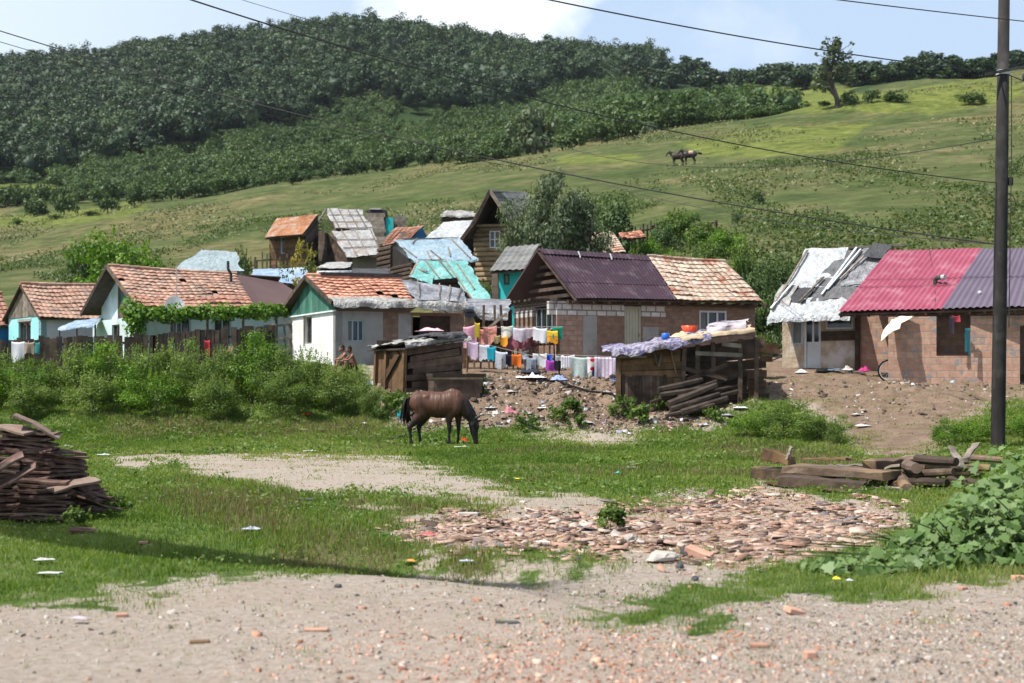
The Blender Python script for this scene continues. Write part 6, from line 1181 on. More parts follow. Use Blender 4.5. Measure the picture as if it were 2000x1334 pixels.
# the old lone tree on the ridge, built up from its parts
def lone():
    r = np.random.RandomState(9); root = empty('lone_tree', (0, 0, 0)); b = MB()
    b.tube([(.4, 0, -.6), (.2, 0, 1.5), (-.5, 0, 4), (-.35, .1, 6.5), (-.1, 0, 9), (.1, 0, 11)], [.42, .34, .28, .21, .14, .05], 8); b.tube([(.0, 0, 2.0), (-1.2, 0, 3.6), (-2.2, .2, 4.4)], [.28, .2, .08], 6)
    tips = []
    for k in range(34):
        z = r.uniform(4.5, 10.6); a = r.uniform(0, 6.28); L = r.uniform(1.2, 2.9)*(1 if z < 9 else .8); s = Vector((-.4+.06*z*.5, 0, z)); e = s+Vector((L*math.cos(a), L*math.sin(a), r.uniform(.1, 1.4))); m = s.lerp(e, .5)+Vector((0, 0, -.2)); b.tube([s, m, e], [.09, .06, .02], 4); tips.append(e)
        for j in range(2): b.tube([m.lerp(e, .5), e+Vector(r.normal(size=3)*.5)], [.03, .01], 3)
    b.build('trunk', BARK, root)
    cs, ns, rn = [], [], []
    def cl(c, R, n, lo, hi):
        d = r.normal(size=(n, 3)); d /= np.linalg.norm(d, axis=1, keepdims=True); cs.append(np.array(c)+d*R*r.uniform(.4, 1.05, (n, 1))); ns.append(d+r.normal(size=(n, 3))*.5); rn.append(r.uniform(lo, hi, n))
    for c, R in (((-.3, 0, 9.2), 1.0), ((.5, 0, 8.2), 1.15), ((-.9, 0, 7.6), .9), ((.2, .2, 6.7), 1.2), ((1.3, 0, 6.4), .9), ((.1, 0, 5.3), .9), ((1.0, .2, 4.6), .7), ((.2, 0, 10.2), .6)): cl(c, R, 110, 0, .5)
    for c, R in (((-2.2, 0, 4.8), 1.1), ((-1.8, .2, 6.0), 1.0), ((-2.6, 0, 3.5), .9), ((-1.4, 0, 3.3), .8), ((-1.0, .3, 5.2), .7)): cl(c, R, 110, .6, 1.)
    for e in tips: cl(e, .35, 8, .1, .6)
    ns_ = np.concatenate(ns); ns_ /= np.linalg.norm(ns_, axis=1, keepdims=True); cs_ = np.concatenate(cs); V, Q = quads_at(cs_, ns_, .5*r.uniform(.7, 1.3, len(cs_)), r); npmesh('crown', V, Q, np.concatenate(rn), L_WILLOW, root); return root
LT = lone(); g = ground_at(1632, 226); LT.location = g; LT.scale = (1.2, 1.3, 1.0); tag(LT, 'tall ragged old tree with half bare top standing alone on the ridge', 'tree')
for px, yt, Y, w, l in ((1658, 178, 226, 36, 'small round tree right of the ragged old tree'), (1703, 175, 224, 34, 'second small round tree right of the ragged old tree'), (1748, 176, 222, 46, 'third, bushiest small tree right of the ragged old tree'), (1610, 205, 230, 30, 'low shrub at the foot of the ragged old tree'), (1733, 192, 224, 26, 'low shrub left of the bushiest small tree on the ridge'), (1485, 215, 246, 56, 'dark shrub at the lower corner of the bright field'), (1525, 216, 244, 36, 'last shrub of the dark hedge below the bright field'), (1578, 214, 238, 20, 'tiny shrub between the bright field and the ragged old tree')):
    fit(ES[px % 5], 1.4, 2.4, px, yt, Y, w, l, 'tree' if 'tree right' in l or 'small tree' in l else 'shrub')
# ================================================================== vine over the tiled house
def vine_cloud(path, Rv, n, size, r, mat, root, name='leaves', asp=.8):
    ps = [Vector(p) for p in path]; k = len(ps)-1; t = r.uniform(0, k, n); i = np.minimum(t.astype(int), k-1); f = t-i; A = np.array([list(p) for p in ps]); c = A[i]*(1-f)[:, None]+A[i+1]*f[:, None]
    d = r.normal(size=(n, 3)); d /= np.linalg.norm(d, axis=1, keepdims=True); rad = r.uniform(.3, 1.05, (n, 1)); c = c+d*rad*np.array(Rv)*(1+.5*np.sin(t*4.2)[:, None]*.5); nn = d*.8+r.normal(size=(n, 3))*.5+np.array([0, -.1, .4]); nn /= np.linalg.norm(nn, axis=1, keepdims=True)
    V, Q = quads_at(c, nn, size*r.uniform(.6, 1.3, n), r, asp); return npmesh(name, V, Q, np.clip(r.normal(.5, .25, n), 0, 1), mat, root)
o = ground_at(285, 51.2); T = empty('grape_vine', o, 0, 'grape vine trained along the front eave of the tiled house', 'vine')
path = [P(262, 618, 51.2)-o, P(285, 612, 51)-o, P(340, 612, 51.2)-o, P(400, 610, 51.6)-o, P(460, 610, 52)-o, P(520, 608, 52.6)-o, P(562, 606, 53)-o]
vine_cloud(path, (.35, .55, .32), 3400, .15, rs, L_BRIGHT, T, 'leaves'); vine_cloud([P(255, 600, 51.2)-o, P(268, 615, 51)-o, P(262, 645, 51)-o], (.36, .4, .42), 900, .15, rs, L_BRIGHT, T, 'corner_leaves')
b = MB()
for px in (268, 335, 405, 475, 540): q = ground_at(px, 51.4+(px-268)*.005); b2 = MB(); b2.tube([q-o-Vector((0, 0, .2)), P(px, 600, q.y)-o], .05, 6); b2.build('post', M_WOOD, T)
b = MB(); b.tube(path, .03, 5); b.build('wire_rail', M_WOOD, T)
# ================================================================== big-leaved creeper on the right
def lobed(c, n, size, r):
    m = len(c); t = r.normal(size=(m, 3))*.8+np.array([0, -.3, -.7]); t -= n*(t*n).sum(1, keepdims=True); t /= np.linalg.norm(t, axis=1, keepdims=True); b = np.cross(n, t)
    prof = [(-.38, .0, 0), (-.46, .22, .03), (-.2, .5, .10), (.0, .30, .02), (.22, .40, .08), (.30, .16, .0), (.56, .0, -.10), (.30, -.16, .0), (.22, -.40, .08), (.0, -.30, .02), (-.2, -.5, .10), (-.46, -.22, .03)]
    S = size[:, None]; V = np.stack([c+t*S*x+b*S*y+n*S*z for x, y, z in prof], 1).reshape(-1, 3); return V, np.arange(m*12).reshape(-1, 12)
r = np.random.RandomState(3); o = ground_at(1850, 13.6); T = empty('creeper', o, 0, 'sprawling creeper with big lobed pale green leaves in the right foreground', 'creeper')
cs, ns = [], []
def mound(cx, cy, rx, ry, h, n):
    d = r.normal(size=(n, 3)); d[:, 2] = np.abs(d[:, 2])*.8+.02; d /= np.linalg.norm(d, axis=1, keepdims=True); k = r.uniform(.72, 1.06, (n, 1))*(1+.22*fbm(d[:, 0]*2.5+cx, d[:, 1]*2.5+d[:, 2]*3, 4, 3))[:, None]
    p = d*k*np.array([rx, ry, h])+np.array([cx, cy, 0]); p[:, 2] += H(p[:, 0], p[:, 1]); cs.append(p); ns.append(d*.7+r.normal(size=(n, 3))*.55+np.array([-.15, -.3, .45]))
mound(5.0, 13.9, 1.05, .9, .88, 1500); mound(4.3, 13.55, .8, .75, .58, 720); mound(5.9, 14.2, 1.2, 1.0, 1.12, 1000); mound(3.7, 13.2, .65, .55, .30, 330); mound(3.15, 12.9, .55, .45, .17, 200); mound(2.65, 12.7, .4, .35, .10, 90); mound(5.3, 15.6, .8, .8, .95, 320)
cs = np.concatenate(cs); ns = np.concatenate(ns); ns /= np.linalg.norm(ns, axis=1, keepdims=True); cs[:, 0] += .32; V, Q = lobed(cs, ns, .103*r.uniform(.55, 1.35, len(cs)), r)
npmesh('leaves', V-np.array(o), Q, np.clip(r.normal(.5, .24, len(Q)), 0, 1), L_VINE, T)
b = MB()
for k in range(46):
    x = r.uniform(2.9, 6.2); y = 13.2+(x-3)*.3+r.normal(0, .3); z = h1(x, y); hh = np.interp(x, [2.6, 3.7, 5.0, 6], [.1, .28, .8, 1.05])*r.uniform(.6, 1); b.tube([Vector((x, y, z-.05))-o, Vector((x+r.normal()*.15, y-.1, z+hh*.6))-o, Vector((x-.3+r.normal()*.3, y-.35, z+hh))-o], [.014, .010, .005], 4)
b.build('stems', surf('green_stem', [(.06, .10, .03), (.12, .16, .05)], 5), T)
for cx, cy, n, l in ():
    if not n: continue
    o2 = ground_at(CX+F_PX*cx/cy, cy); d = r.normal(size=(n, 3)); d[:, 2] = np.abs(d[:, 2]); d /= np.linalg.norm(d, axis=1, keepdims=True); p = d*np.array([.5, .35, .10])+np.array([0, 0, .02]); nn = d*.4+np.array([0, -.2, .8]); nn /= np.linalg.norm(nn, axis=1, keepdims=True); V, Q = lobed(p, nn, .10*r.uniform(.6, 1.2, n), r); q = npmesh('creeper_runner', V, Q, r.uniform(0, 1, n), L_VINE); q.location = o2; tag(q, l, 'creeper')
# ================================================================== grass
def scatter(n, y0, y1, r, u=.42, p=1.6):
    Y = (y0**p+(y1**p-y0**p)*r.uniform(size=n))**(1/p); return r.uniform(-u, u, n)*Y, Y
def blades(X, Y, hgt, wid, nb, r, lean=.35, spread=.03):
    n = len(X); X = np.repeat(X, nb)+r.normal(size=n*nb)*np.repeat(spread, nb); Y = np.repeat(Y, nb)+r.normal(size=n*nb)*np.repeat(spread, nb); h = np.repeat(hgt, nb)*r.uniform(.5, 1.3, n*nb); w = np.repeat(wid, nb)*r.uniform(.7, 1.3, n*nb)
    Z = H(X, Y)-.006; a = r.uniform(0, 6.283, n*nb); c, s = np.cos(a), np.sin(a); la = r.uniform(0, 6.283, n*nb); L = h*lean*np.abs(r.normal(size=n*nb)); lx, ly = np.cos(la)*L, np.sin(la)*L
    B = np.stack([X, Y, Z], 1); D = np.stack([c, s, 0*c], 1); M = B+np.stack([lx*.35, ly*.35, h*.6], 1); Tp = B+np.stack([lx, ly, h*.97-L*.15], 1); W_ = w[:, None]/2
    V = np.stack([B-D*W_, B+D*W_, M+D*W_*.8, M-D*W_*.8, Tp+D*W_*.15, Tp-D*W_*.15], 1).reshape(-1, 3); k = np.arange(n*nb)*6
    Q = np.stack([np.stack([k, k+1, k+2, k+3], 1), np.stack([k+3, k+2, k+4, k+5], 1)], 1).reshape(-1, 4); return V, Q, X, Y
r = np.random.RandomState(8); X, Y = scatter(150000, 8.2, 46, r)
bm = np.maximum(soft(ROADP, X, Y, 70, 30), soft(DIRTP+RUBP, X, Y, 55, 12, 4))*(1-.9*soft(TONGUEP, X, Y, 20, 7, 41)); px, py = pxy(X, Y, H(X, Y, False))
f = fbm(X*1.7, Y*1.7, 14, 3); den = np.clip(1.15-1.5*bm+f*1.3, .0, 1.); wide = np.maximum(soft(ROADP, X, Y, 150, 34), soft(DIRTP+RUBP, X, Y, 150, 26, 4)); den = np.where(bm > .75, .03+.10*(f > .16)+.55*(1-wide)*(f > .02), den); keep = r.uniform(size=len(X)) < den; X, Y, bm = X[keep], Y[keep], bm[keep]
band_shade = soft(SHADEP, X, Y, 30, 10, 12); dryv = soft(DRYP, X, Y, 60, 14, 8)
hg = (.03+.10*np.clip(fbm(X*1.3, Y*1.3, 5, 3)+.42, 0, 1)**1.5+.0*band_shade+.02*(Y > 30))*(1-.45*np.clip(bm, 0, 1)); wd = np.clip(.0055*Y/9, .005, .022)
V, Q, bx_, by_ = blades(X, Y, hg, wd, 5, r, .6, .035+.0016*Y)
pn = fbm(bx_*.8, by_*.8, 19, 4)+fbm(bx_*.25, by_*.25, 23, 3); rn = np.clip(.42+pn*.7+r.normal(0, .12, len(bx_))+np.repeat(r.normal(0, .17, len(X)), 5)-.22*np.repeat(band_shade, 5)+.25*np.repeat(np.clip(bm, 0, 1), 5), 0, 1)  # blades inside the shadow band get darker tones
tag(npmesh('grass', V, Q, np.repeat(rn, 2), L_GRASS), 'short green meadow grass with bare patches', 'grass', kind='stuff')
X, Y = scatter(70000, 9, 44, r); d = soft(DRYP, X, Y, 60, 14, 8)+np.clip(fbm(X*.6, Y*.6, 44, 3)-.14, 0, 1)*2.2; bmx = np.maximum(soft(ROADP, X, Y, 10, 5), soft(DIRTP+RUBP, X, Y, 26, 6, 4)); k = (r.uniform(size=len(X)) < d*.95) & (bmx < .5); X, Y = X[k], Y[k]
V, Q, bx_, by_ = blades(X, Y, np.full(len(X), .15), np.clip(.004*Y/9, .004, .014), 3, r, .3, .03+.001*Y)
tag(npmesh('dry_grass', V, Q, r.uniform(0, 1, len(Q)), L_DRY), 'brownish seeding grass stalks in patches of the meadow', 'grass', kind='stuff')
# broad leaved weeds in the meadow and on the slope behind the houses
X, Y = scatter(5200, 13, 44, r); bmx = np.maximum(soft(ROADP, X, Y, 10, 5), soft(DIRTP+RUBP, X, Y, 20, 6, 4)); k = (bmx < .4) & (fbm(X*.5, Y*.5, 61, 3) > .02); X, Y = X[k], Y[k]
n = len(X); m = 7; X2 = np.repeat(X, m)+r.normal(0, .08, n*m); Y2 = np.repeat(Y, m)+r.normal(0, .08, n*m); c = np.stack([X2, Y2, H(X2, Y2)+r.uniform(.03, .13, n*m)], 1); nn = r.normal(size=(n*m, 3))*.45+np.array([0, -.1, .8]); nn /= np.linalg.norm(nn, axis=1, keepdims=True); V, Q = quads_at(c, nn, .07*r.uniform(.6, 1.3, n*m)*np.repeat(np.clip(Y/22, .7, 1.6), m), r, .55)
tag(npmesh('meadow_weeds', V, Q, r.uniform(0, 1, len(Q)), L_BUSH), 'broad leaved weeds dotted through the meadow grass', 'weeds', kind='stuff')
Y = np.sqrt(r.uniform(56**2, 150**2, 42000)); px = r.uniform(-60, 2080, len(Y)); X = (px-CX)/F_PX*Y; f = fbm(X*.22, Y*.07, 71, 4)+.30*np.clip((px-1050)/700, -.6, 1)*np.clip((118-Y)/50, -.3, 1); k = f > .17+.5*(r.uniform(size=len(Y))-.35); X, Y = X[k], Y[k]
n = len(X); m = 9; sp_ = .28; X2 = np.repeat(X, m)+r.normal(0, sp_, n*m); Y2 = np.repeat(Y, m)+r.normal(0, sp_, n*m); c = np.stack([X2, Y2, H(X2, Y2)+r.uniform(.03, .42, n*m)], 1); nn = r.normal(size=(n*m, 3))*.6+np.array([0, -.1, .7]); nn /= np.linalg.norm(nn, axis=1, keepdims=True); V, Q = quads_at(c, nn, .22*r.uniform(.5, 1.4, n*m), r, .6)
tag(npmesh('slope_weeds', V, Q, np.clip(np.repeat(r.uniform(0, .9, n), m)+r.normal(0, .15, n*m), 0, 1), leafmat('nettle_leaf', [(.03, .055, .014), (.055, .09, .02), (.085, .125, .034), (.15, .18, .075)], trans=.25)), 'leafy weeds and nettles covering the slope behind the houses', 'weeds', kind='stuff')
Y = np.sqrt(r.uniform(110**2, 290**2, 30000)); px = r.uniform(-60, 2080, len(Y)); X = (px-CX)/F_PX*Y; k = (fbm(X*.09, Y*.03, 81, 4) > .30*r.uniform(size=len(Y))) & (Y < crestY(px)); X, Y = X[k], Y[k]
n = len(X); m = 4; X2 = np.repeat(X, m)+r.normal(0, .4, n*m); Y2 = np.repeat(Y, m)+r.normal(0, .4, n*m); c = np.stack([X2, Y2, H(X2, Y2)+r.uniform(.05, .35, n*m)], 1); nn = r.normal(size=(n*m, 3))*.6+np.array([0, -.2, .7]); nn /= np.linalg.norm(nn, axis=1, keepdims=True); V, Q = quads_at(c, nn, .34*r.uniform(.5, 1.3, n*m), r, .6)
L_TUSS = leafmat('pasture_tussock', [(.06, .085, .025), (.10, .12, .04), (.15, .155, .06), (.22, .19, .10)], trans=.15)
tag(npmesh('pasture_tussocks', V, Q, np.clip(np.repeat(r.uniform(0, 1, n), m)+r.normal(0, .1, n*m), 0, 1), L_TUSS), 'rough grass tussocks over the open pasture', 'grass', kind='stuff')
for o in [o for o in COL.objects if o.type == 'EMPTY' and o.parent is None and 'label' not in o]:
    for c in list(o.children): bpy.data.objects.remove(c)
    bpy.data.objects.remove(o)
rs = np.random.RandomState(91)
# ================================================================== bodies: overlapping lofts fused into one continuous skin
def fuse(name, mb, voxel, smooth, mat, parent=None, colour=None):
    o = mb.build(name+'_raw', mat); m = o.modifiers.new('r', 'REMESH'); m.mode = 'VOXEL'; m.voxel_size = voxel; m.use_smooth_shade = True; smooth *= 4
    s = o.modifiers.new('s', 'SMOOTH'); s.iterations = smooth; s.factor = .5
    dg = bpy.context.evaluated_depsgraph_get(); me = bpy.data.meshes.new_from_object(o.evaluated_get(dg)); raw = o.data; bpy.data.objects.remove(o); bpy.data.meshes.remove(raw)
    me.name = name; me.materials.clear(); me.materials.append(mat)
    for p in me.polygons: p.use_smooth = True
    n = bpy.data.objects.new(name, me); COL.objects.link(n)
    if parent: n.parent = parent
    if colour is not None:
        co = np.empty(len(me.vertices)*3, np.float32); me.vertices.foreach_get('co', co); a = me.attributes.new('coat', 'FLOAT', 'POINT'); a.data.foreach_set('value', np.clip(colour(co.reshape(-1, 3)), 0, 1).astype(np.float32))
    return n
def horse(name, label, neck, head, ears, mane, coat, tail, legs=None, group=None):
    T = empty(name, (0, 0, 0), 0, label, 'horse', group); b = MB(); el = lambda path, rr, n=12: b.tube(path, rr, n)
    # trunk: (x, z, half height, half width)
    tr = [(-.86, 1.13, .10, .10), (-.80, 1.12, .20, .19), (-.66, 1.13, .285, .25), (-.50, 1.12, .295, .255), (-.34, 1.085, .315, .26), (-.15, 1.055, .335, .28), (.05, 1.055, .335, .275), (.22, 1.08, .345, .25), (.36, 1.09, .31, .22), (.45, 1.05, .22, .18), (.50, 1.03, .10, .10)]
    el([(x, 0, z) for x, z, a, w in tr], [(w, a) for x, z, a, w in tr], 36)
    b.tube([(.02, 0, 1.34), (.22, 0, 1.405), (.36, 0, 1.34), (.5, 0, 1.2)], [(.05, .06), (.07, .085), (.08, .1), (.07, .08)], 8)       # withers
    for s in (-1, 1):
        b.ball((-.60, s*.15, 1.10), (.20, .13, .25), 24, 16); b.ball((.33, s*.15, 1.04), (.15, .095, .24), 24, 16); b.ball((-.42, s*.19, 1.25), (.09, .06, .07), 8, 6)
    el([(x, 0, z) for x, z, a, w in neck], [(w, a) for x, z, a, w in neck], 24); el([(x, 0, z) for x, z, a, w in head], [(w, a) for x, z, a, w in head], 24)
    for e in ears: b.tube(e, [.032, .036, .022, .006], 6)
    jaw = head[1]; 
    for s in (-1, 1): b.ball((head[1][0]-.035, s*head[1][3]*.55, head[1][1]), (.085, .045, .095), 8, 6)
    # legs: hock and knee in their places
    HL = lambda dx, y, k=0: [((-.56+dx*.3, y*.85, 1.02), (.145, .19)), ((-.56+dx*.5+.05, y, .80), (.10, .145)), ((-.66+dx*.8+k*.05, y, .62), (.065, .085)), ((-.755+dx, y, .49), (.048, .062)), ((-.735+dx, y, .36), (.032, .038)), ((-.725+dx, y, .20), (.031, .036)), ((-.715+dx, y, .13), (.042, .046)), ((-.69+dx, y, .075), (.036, .04)), ((-.675+dx, y, .05), (.052, .056)), ((-.665+dx, y, .0), (.062, .068))]
    FL = lambda dx, y: [((.33+dx*.5, y*.9, .92), (.10, .13)), ((.31+dx, y, .74), (.07, .085)), ((.31+dx, y, .58), (.05, .055)), ((.315+dx, y, .47), (.048, .052)), ((.31+dx, y, .38), (.034, .036)), ((.305+dx, y, .20), (.030, .034)), ((.305+dx, y, .13), (.040, .044)), ((.325+dx, y, .075), (.035, .038)), ((.335+dx, y, .05), (.050, .054)), ((.345+dx, y, .0), (.060, .066))]
    for L in (HL(*(legs or (-.09, .11, -.12, .1))[:1], -.13), HL((legs or (-.09, .11))[1], .13), FL((legs or (0, 0, -.15, .06))[2], -.12), FL((legs or (0, 0, -.15, .06))[3], .12)): b.tube([p for p, r in L], [(r[0]*1.14, r[1]*1.14) for p, r in L], 14)
    fuse('body', b, .017, 3, coat, T, lambda c: np.maximum.reduce([np.clip((.80-c[:, 2])/.22, 0, 1), np.clip((c[:, 0]-.44)/.2, 0, 1)*.85, np.clip((1.0-c[:, 2])/.3, 0, 1)*.5])+fbm(c[:, 0]*4, c[:, 2]*4, 5, 3)*.25)
    if mane is not None:
        m = MB(); r = np.random.RandomState(4)
        for k in range(60):
            t = r.uniform(0, 1)*(len(mane)-1.001); i = int(t); f = t-i; p = Vector(mane[i]).lerp(Vector(mane[i+1]), f); s = -1 if r.rand() < .75 else 1; L = r.uniform(.12, .24)
            m.tube([p+Vector((0, 0, .01)), p+Vector((r.normal()*.02, s*.055, -L*.35)), p+Vector((r.normal()*.05, s*(.085+.02*r.rand()), -L))], [.018, .016, .004], 4)
        m.build('mane', COATB, T, True)
    m = MB(); r = np.random.RandomState(6)
    for k in range(26): d = r.normal(size=3)*.03; m.tube([Vector(tail[0])+Vector(d)*.3]+[Vector(p)+Vector(d)*(1+.4*j) for j, p in enumerate(tail[1:])], [.022]+[.024]*(len(tail)-2)+[.006], 4)
    m.build('tail', COATB, T, True)
    return T
def coatmat(name, light, dark):
    m, b = newmat(name, .5, .35); n = b.noise(b.co('Object'), 5, 5, .6); c = ramp(b.t, b.math('ADD', b.attr('coat'), b.math('MULTIPLY', b.math('SUBTRACT', n, .5), .35)), [(.05, light), (.45, tuple(x*.45 for x in light)), (.85, dark)])
    b.l(c, b.b.inputs['Base Color']); b.bump(b.math('ADD', b.math('MULTIPLY', b.noise(b.co('Object', (6, 1, 1)), 2.2, 3), 1.), b.math('MULTIPLY', b.noise(b.co('Object', (1, 1, 3)), 40, 3), .1)), .55, .05); return m
COATA = coatmat('bay_coat', (.085, .036, .020), (.008, .006, .006)); COATD = coatmat('dark_bay_coat', (.035, .02, .016), (.010, .007, .007)); COATB = surf('black_hair', [(.006, .005, .005), (.018, .014, .012)], 20, rough=.55, rnd=.3, bump=.1)
neck = [(.34, 1.12, .24, .15), (.50, 1.03, .215, .125), (.60, .90, .185, .105), (.70, .77, .155, .085), (.775, .66, .125, .075)]
head = [(.785, .70, .085, .075), (.765, .55, .125, .085), (.775, .43, .115, .078), (.795, .30, .085, .062), (.815, .18, .066, .052), (.825, .09, .064, .052), (.825, .045, .045, .04)]
ears = [[(.83, -.05, .70), (.89, -.07, .76), (.96, -.075, .81), (1.02, -.07, .845)], [(.85, .05, .64), (.92, .07, .66), (.97, .075, .67), (1.0, .07, .675)]]
mane = [(.30, 0, 1.42), (.45, 0, 1.33), (.60, 0, 1.15), (.72, 0, .96), (.82, 0, .77), (.87, 0, .60)]
hz = horse('horse', 'thin brown bay horse grazing on the meadow with its head down', neck, head, ears, mane, COATA, [(-.84, 0, 1.23), (-.92, 0, 1.18), (-.95, 0, 1.0), (-.96, .02, .8), (-.93, .02, .62)])
g = hit(866, 871, 25, 45); hz.location = (g.x, g.y, g.z-.02); hz.rotation_euler = (0, 0, math.radians(-3))
neck2 = [(.34, 1.14, .23, .15), (.50, 1.24, .19, .11), (.64, 1.36, .15, .09), (.76, 1.46, .115, .075)]
head2 = [(.76, 1.50, .09, .075), (.87, 1.44, .115, .08), (.97, 1.33, .095, .07), (1.06, 1.21, .07, .055), (1.12, 1.12, .062, .05), (1.15, 1.08, .04, .04)]
ears2 = [[(.76, s*.05, 1.55), (.76, s*.065, 1.62), (.77, s*.065, 1.67), (.78, s*.06, 1.71)] for s in (-1, 1)]
h2 = horse('horse', 'horse with a pale rug on its back, nearer of the two far up the pasture', neck2, head2, ears2, [(.30, 0, 1.43), (.45, 0, 1.45), (.60, 0, 1.53), (.74, 0, 1.60)], COATD, [(-.84, 0, 1.23), (-1.0, 0, 1.24), (-1.18, 0, 1.2), (-1.32, 0, 1.13)], legs=(.05, .2, -.1, .05))
g = ground_at(1345, 159.3); h2.location = g; h2.rotation_euler = (0, 0, math.pi); h2.scale = (1.1,)*3; h3 = copy_tree(h2); h3.location = ground_at(1322, 161.2); h3.rotation_euler = (0, 0, math.pi-.1); h3['label'] = 'dark horse without a rug, half hidden by the rug-wearing horse up the pasture'
b = MB(); ring = []
for i in range(9):
    t = -1.25+2.5*i/8
    for j, x in enumerate((-.46, -.30, -.12, .02)): ring.append((x+.02*math.sin(i*2), .31*math.sin(t), 1.075+.40*math.cos(t)-(.12 if i in (0, 8) else 0)))
b.add(ring, [(i*4+j, i*4+j+1, (i+1)*4+j+1, (i+1)*4+j) for i in range(8) for j in range(3)], .5)
rug = b.build('horse_rug', cmat('horse_rug', (.40, .24, .18), (.58, .44, .36), 5.), None, True); m = rug.modifiers.new('t', 'SOLIDIFY'); m.thickness = .02; rug.location = g; rug.rotation_euler = (0, 0, math.pi); rug.scale = h2.scale; tag(rug, 'pale brownish rug lying over the back of the far dark horse', 'rug')
# ------------------------------------------------------------------ two children sitting by the white house
def skinmat(nm, c): return surf(nm, [tuple(x*.85 for x in c), c], 6, rough=.55, rnd=0, bump=.05)
SKIN = skinmat('tanned_skin', (.30, .155, .10)); SKIN2 = skinmat('dark_tanned_skin', (.22, .11, .07)); HAIR = surf('dark_hair', [(.008, .006, .005), (.02, .015, .012)], 30, rough=.5, rnd=0)
def child(name, label, loc, rz, lean, skin, shorts):
    T = empty(name, loc, rz, label, 'person'); b = MB()
    hd = Vector((.10+lean*.35, 0, .74)); sh = Vector((.05+lean*.2, 0, .55)); 
    b.tube([(0, 0, .08), (-.01, 0, .2), (.01+lean*.1, 0, .36), sh, (sh.x+.03, 0, .60)], [(.13, .10), (.115, .085), (.12, .085), (.125, .07), (.05, .05)], 10); b.tube([sh, hd-Vector((.01, 0, .06))], [.045, .04], 8)
    b.ball(hd, (.088, .072, .105), 12, 9); b.ball(hd+Vector((.05, 0, -.055)), (.045, .05, .045), 8, 6); b.ball(hd+Vector((.094, 0, -.01)), (.018, .014, .022), 6, 5)
    for s in (-1, 1): b.ball(hd+Vector((-.005, s*.074, -.005)), (.018, .012, .028), 6, 5)
    for s in (-1, 1):
        k = Vector((.33, s*.11, .34)); f = Vector((.40, s*.10, .06)); b.tube([(0, s*.07, .10), (.17, s*.10, .25), k], [.075, .066, .05], 8); b.tube([k, k.lerp(f, .35)+Vector((-.02, 0, 0)), f], [.05, .048, .03], 8); b.tube([f+Vector((-.04, 0, -.03)), f+Vector((.06, 0, -.035)), f+Vector((.13, 0, -.045))], [(.03, .028), (.036, .024), (.03, .014)], 8)
        s0 = sh+Vector((0, s*.125, 0)); e = sh+Vector((.15, s*.19, -.15)); w = k+Vector((.03, -s*.02, .05)); b.tube([sh+Vector((0, s*.06, .01)), s0, e], [.05, .044, .033], 8); b.tube([e, e.lerp(w, .5), w], [.034, .031, .022], 8)
        p = w+Vector((.05, -s*.005, -.01)); b.tube([w, p], [(.03, .016), (.036, .016)], 8)
        for q, L in zip((-.026, -.009, .009, .026), (.045, .055, .052, .042)): b.tube([p+Vector((0, q, 0)), p+Vector((L*.6, q*1.15, -.008)), p+Vector((L, q*1.2, -.032))], [.0095, .009, .007], 5)
        b.tube([w+Vector((.015, -s*.028, 0)), w+Vector((.045, -s*.052, -.012)), w+Vector((.062, -s*.056, -.03))], [.011, .010, .007], 5)
    fuse('body', b, .009, 2, skin, T)
    h = MB(); h.ball(hd+Vector((-.012, 0, .022)), (.092, .079, .10), 12, 8); h.ball(hd+Vector((-.05, 0, -.02)), (.05, .066, .07), 10, 7); h.build('hair', HAIR, T, True)
    for s in (-1, 1): e = MB(); e.ball(hd+Vector((.079, s*.030, .008)), (.009, .012, .007), 6, 5); e.build('eye', HAIR, T, True)
    c = MB(); c.tube([(-.03, 0, .05), (0, 0, .12), (.0, 0, .19)], [(.145, .115), (.145, .12), (.125, .095)], 10)
    for s in (-1, 1): c.tube([(0, s*.07, .10), (.15, s*.098, .235), (.20, s*.102, .27)], [.088, .082, .078], 9)
    c.build('shorts', shorts, T, True); return T
g = ground_at(684, 46.2); child('person', 'child with dark hair sitting by the white house, nearer its bright gable wall', g+Vector((-.12, .1, .06)), math.radians(200), .2, SKIN, cmat('shorts_a', (.06, .05, .07)))
g = ground_at(693, 46.0); child('person', 'bare-shouldered child sitting by the white house, closer to the plank shed', g+Vector((.0, -.12, .06)), math.radians(205), .25, SKIN2, cmat('shorts_b', (.10, .03, .035)))
rag('cloth_bundle', 'pale blue and white rags lying at the left foot of the plank shed', ground_at(729, 44.6), .5, .35, .3, cmat('rags_blue', (.16, .32, .46), (.55, .6, .65), 3.), 14)
for px, y0, y1, w, nm, c, l, cat in ((405, 664, 692, 11, 'red_garment', (.45, .05, .06), 'dull red garment hung on the dark board fence above the hedge', 'garment'), (451, 676, 690, 9, 'dusty_pink', (.55, .25, .27), 'dusty pink rag on the dark board fence above the hedge', 'rag')):
    cloth(px-w/2, px+w/2, y0, y1, 46.7, cmat(nm, c), px, l, cat)
for px, w, y0, y1, nm, c, l, cat in ((36, 26, 667, 702, 'white_sheet', (.66, .66, .70), 'white sheet hanging over the dark board fence below the turquoise house', 'sheet'), (58, 18, 668, 690, 'tan_rag', (.40, .30, .22), 'tan cloth beside the white sheet on the dark board fence', 'cloth'), (74, 10, 668, 690, 'teal_rag', (.05, .22, .22), 'dark teal cloth on the dark board fence', 'cloth')):
    o = cloth(px-w/2, px+w/2, y0, y1, 46.85, cmat(nm, c), px, l, cat)
    if 'group' in o: del o['group']
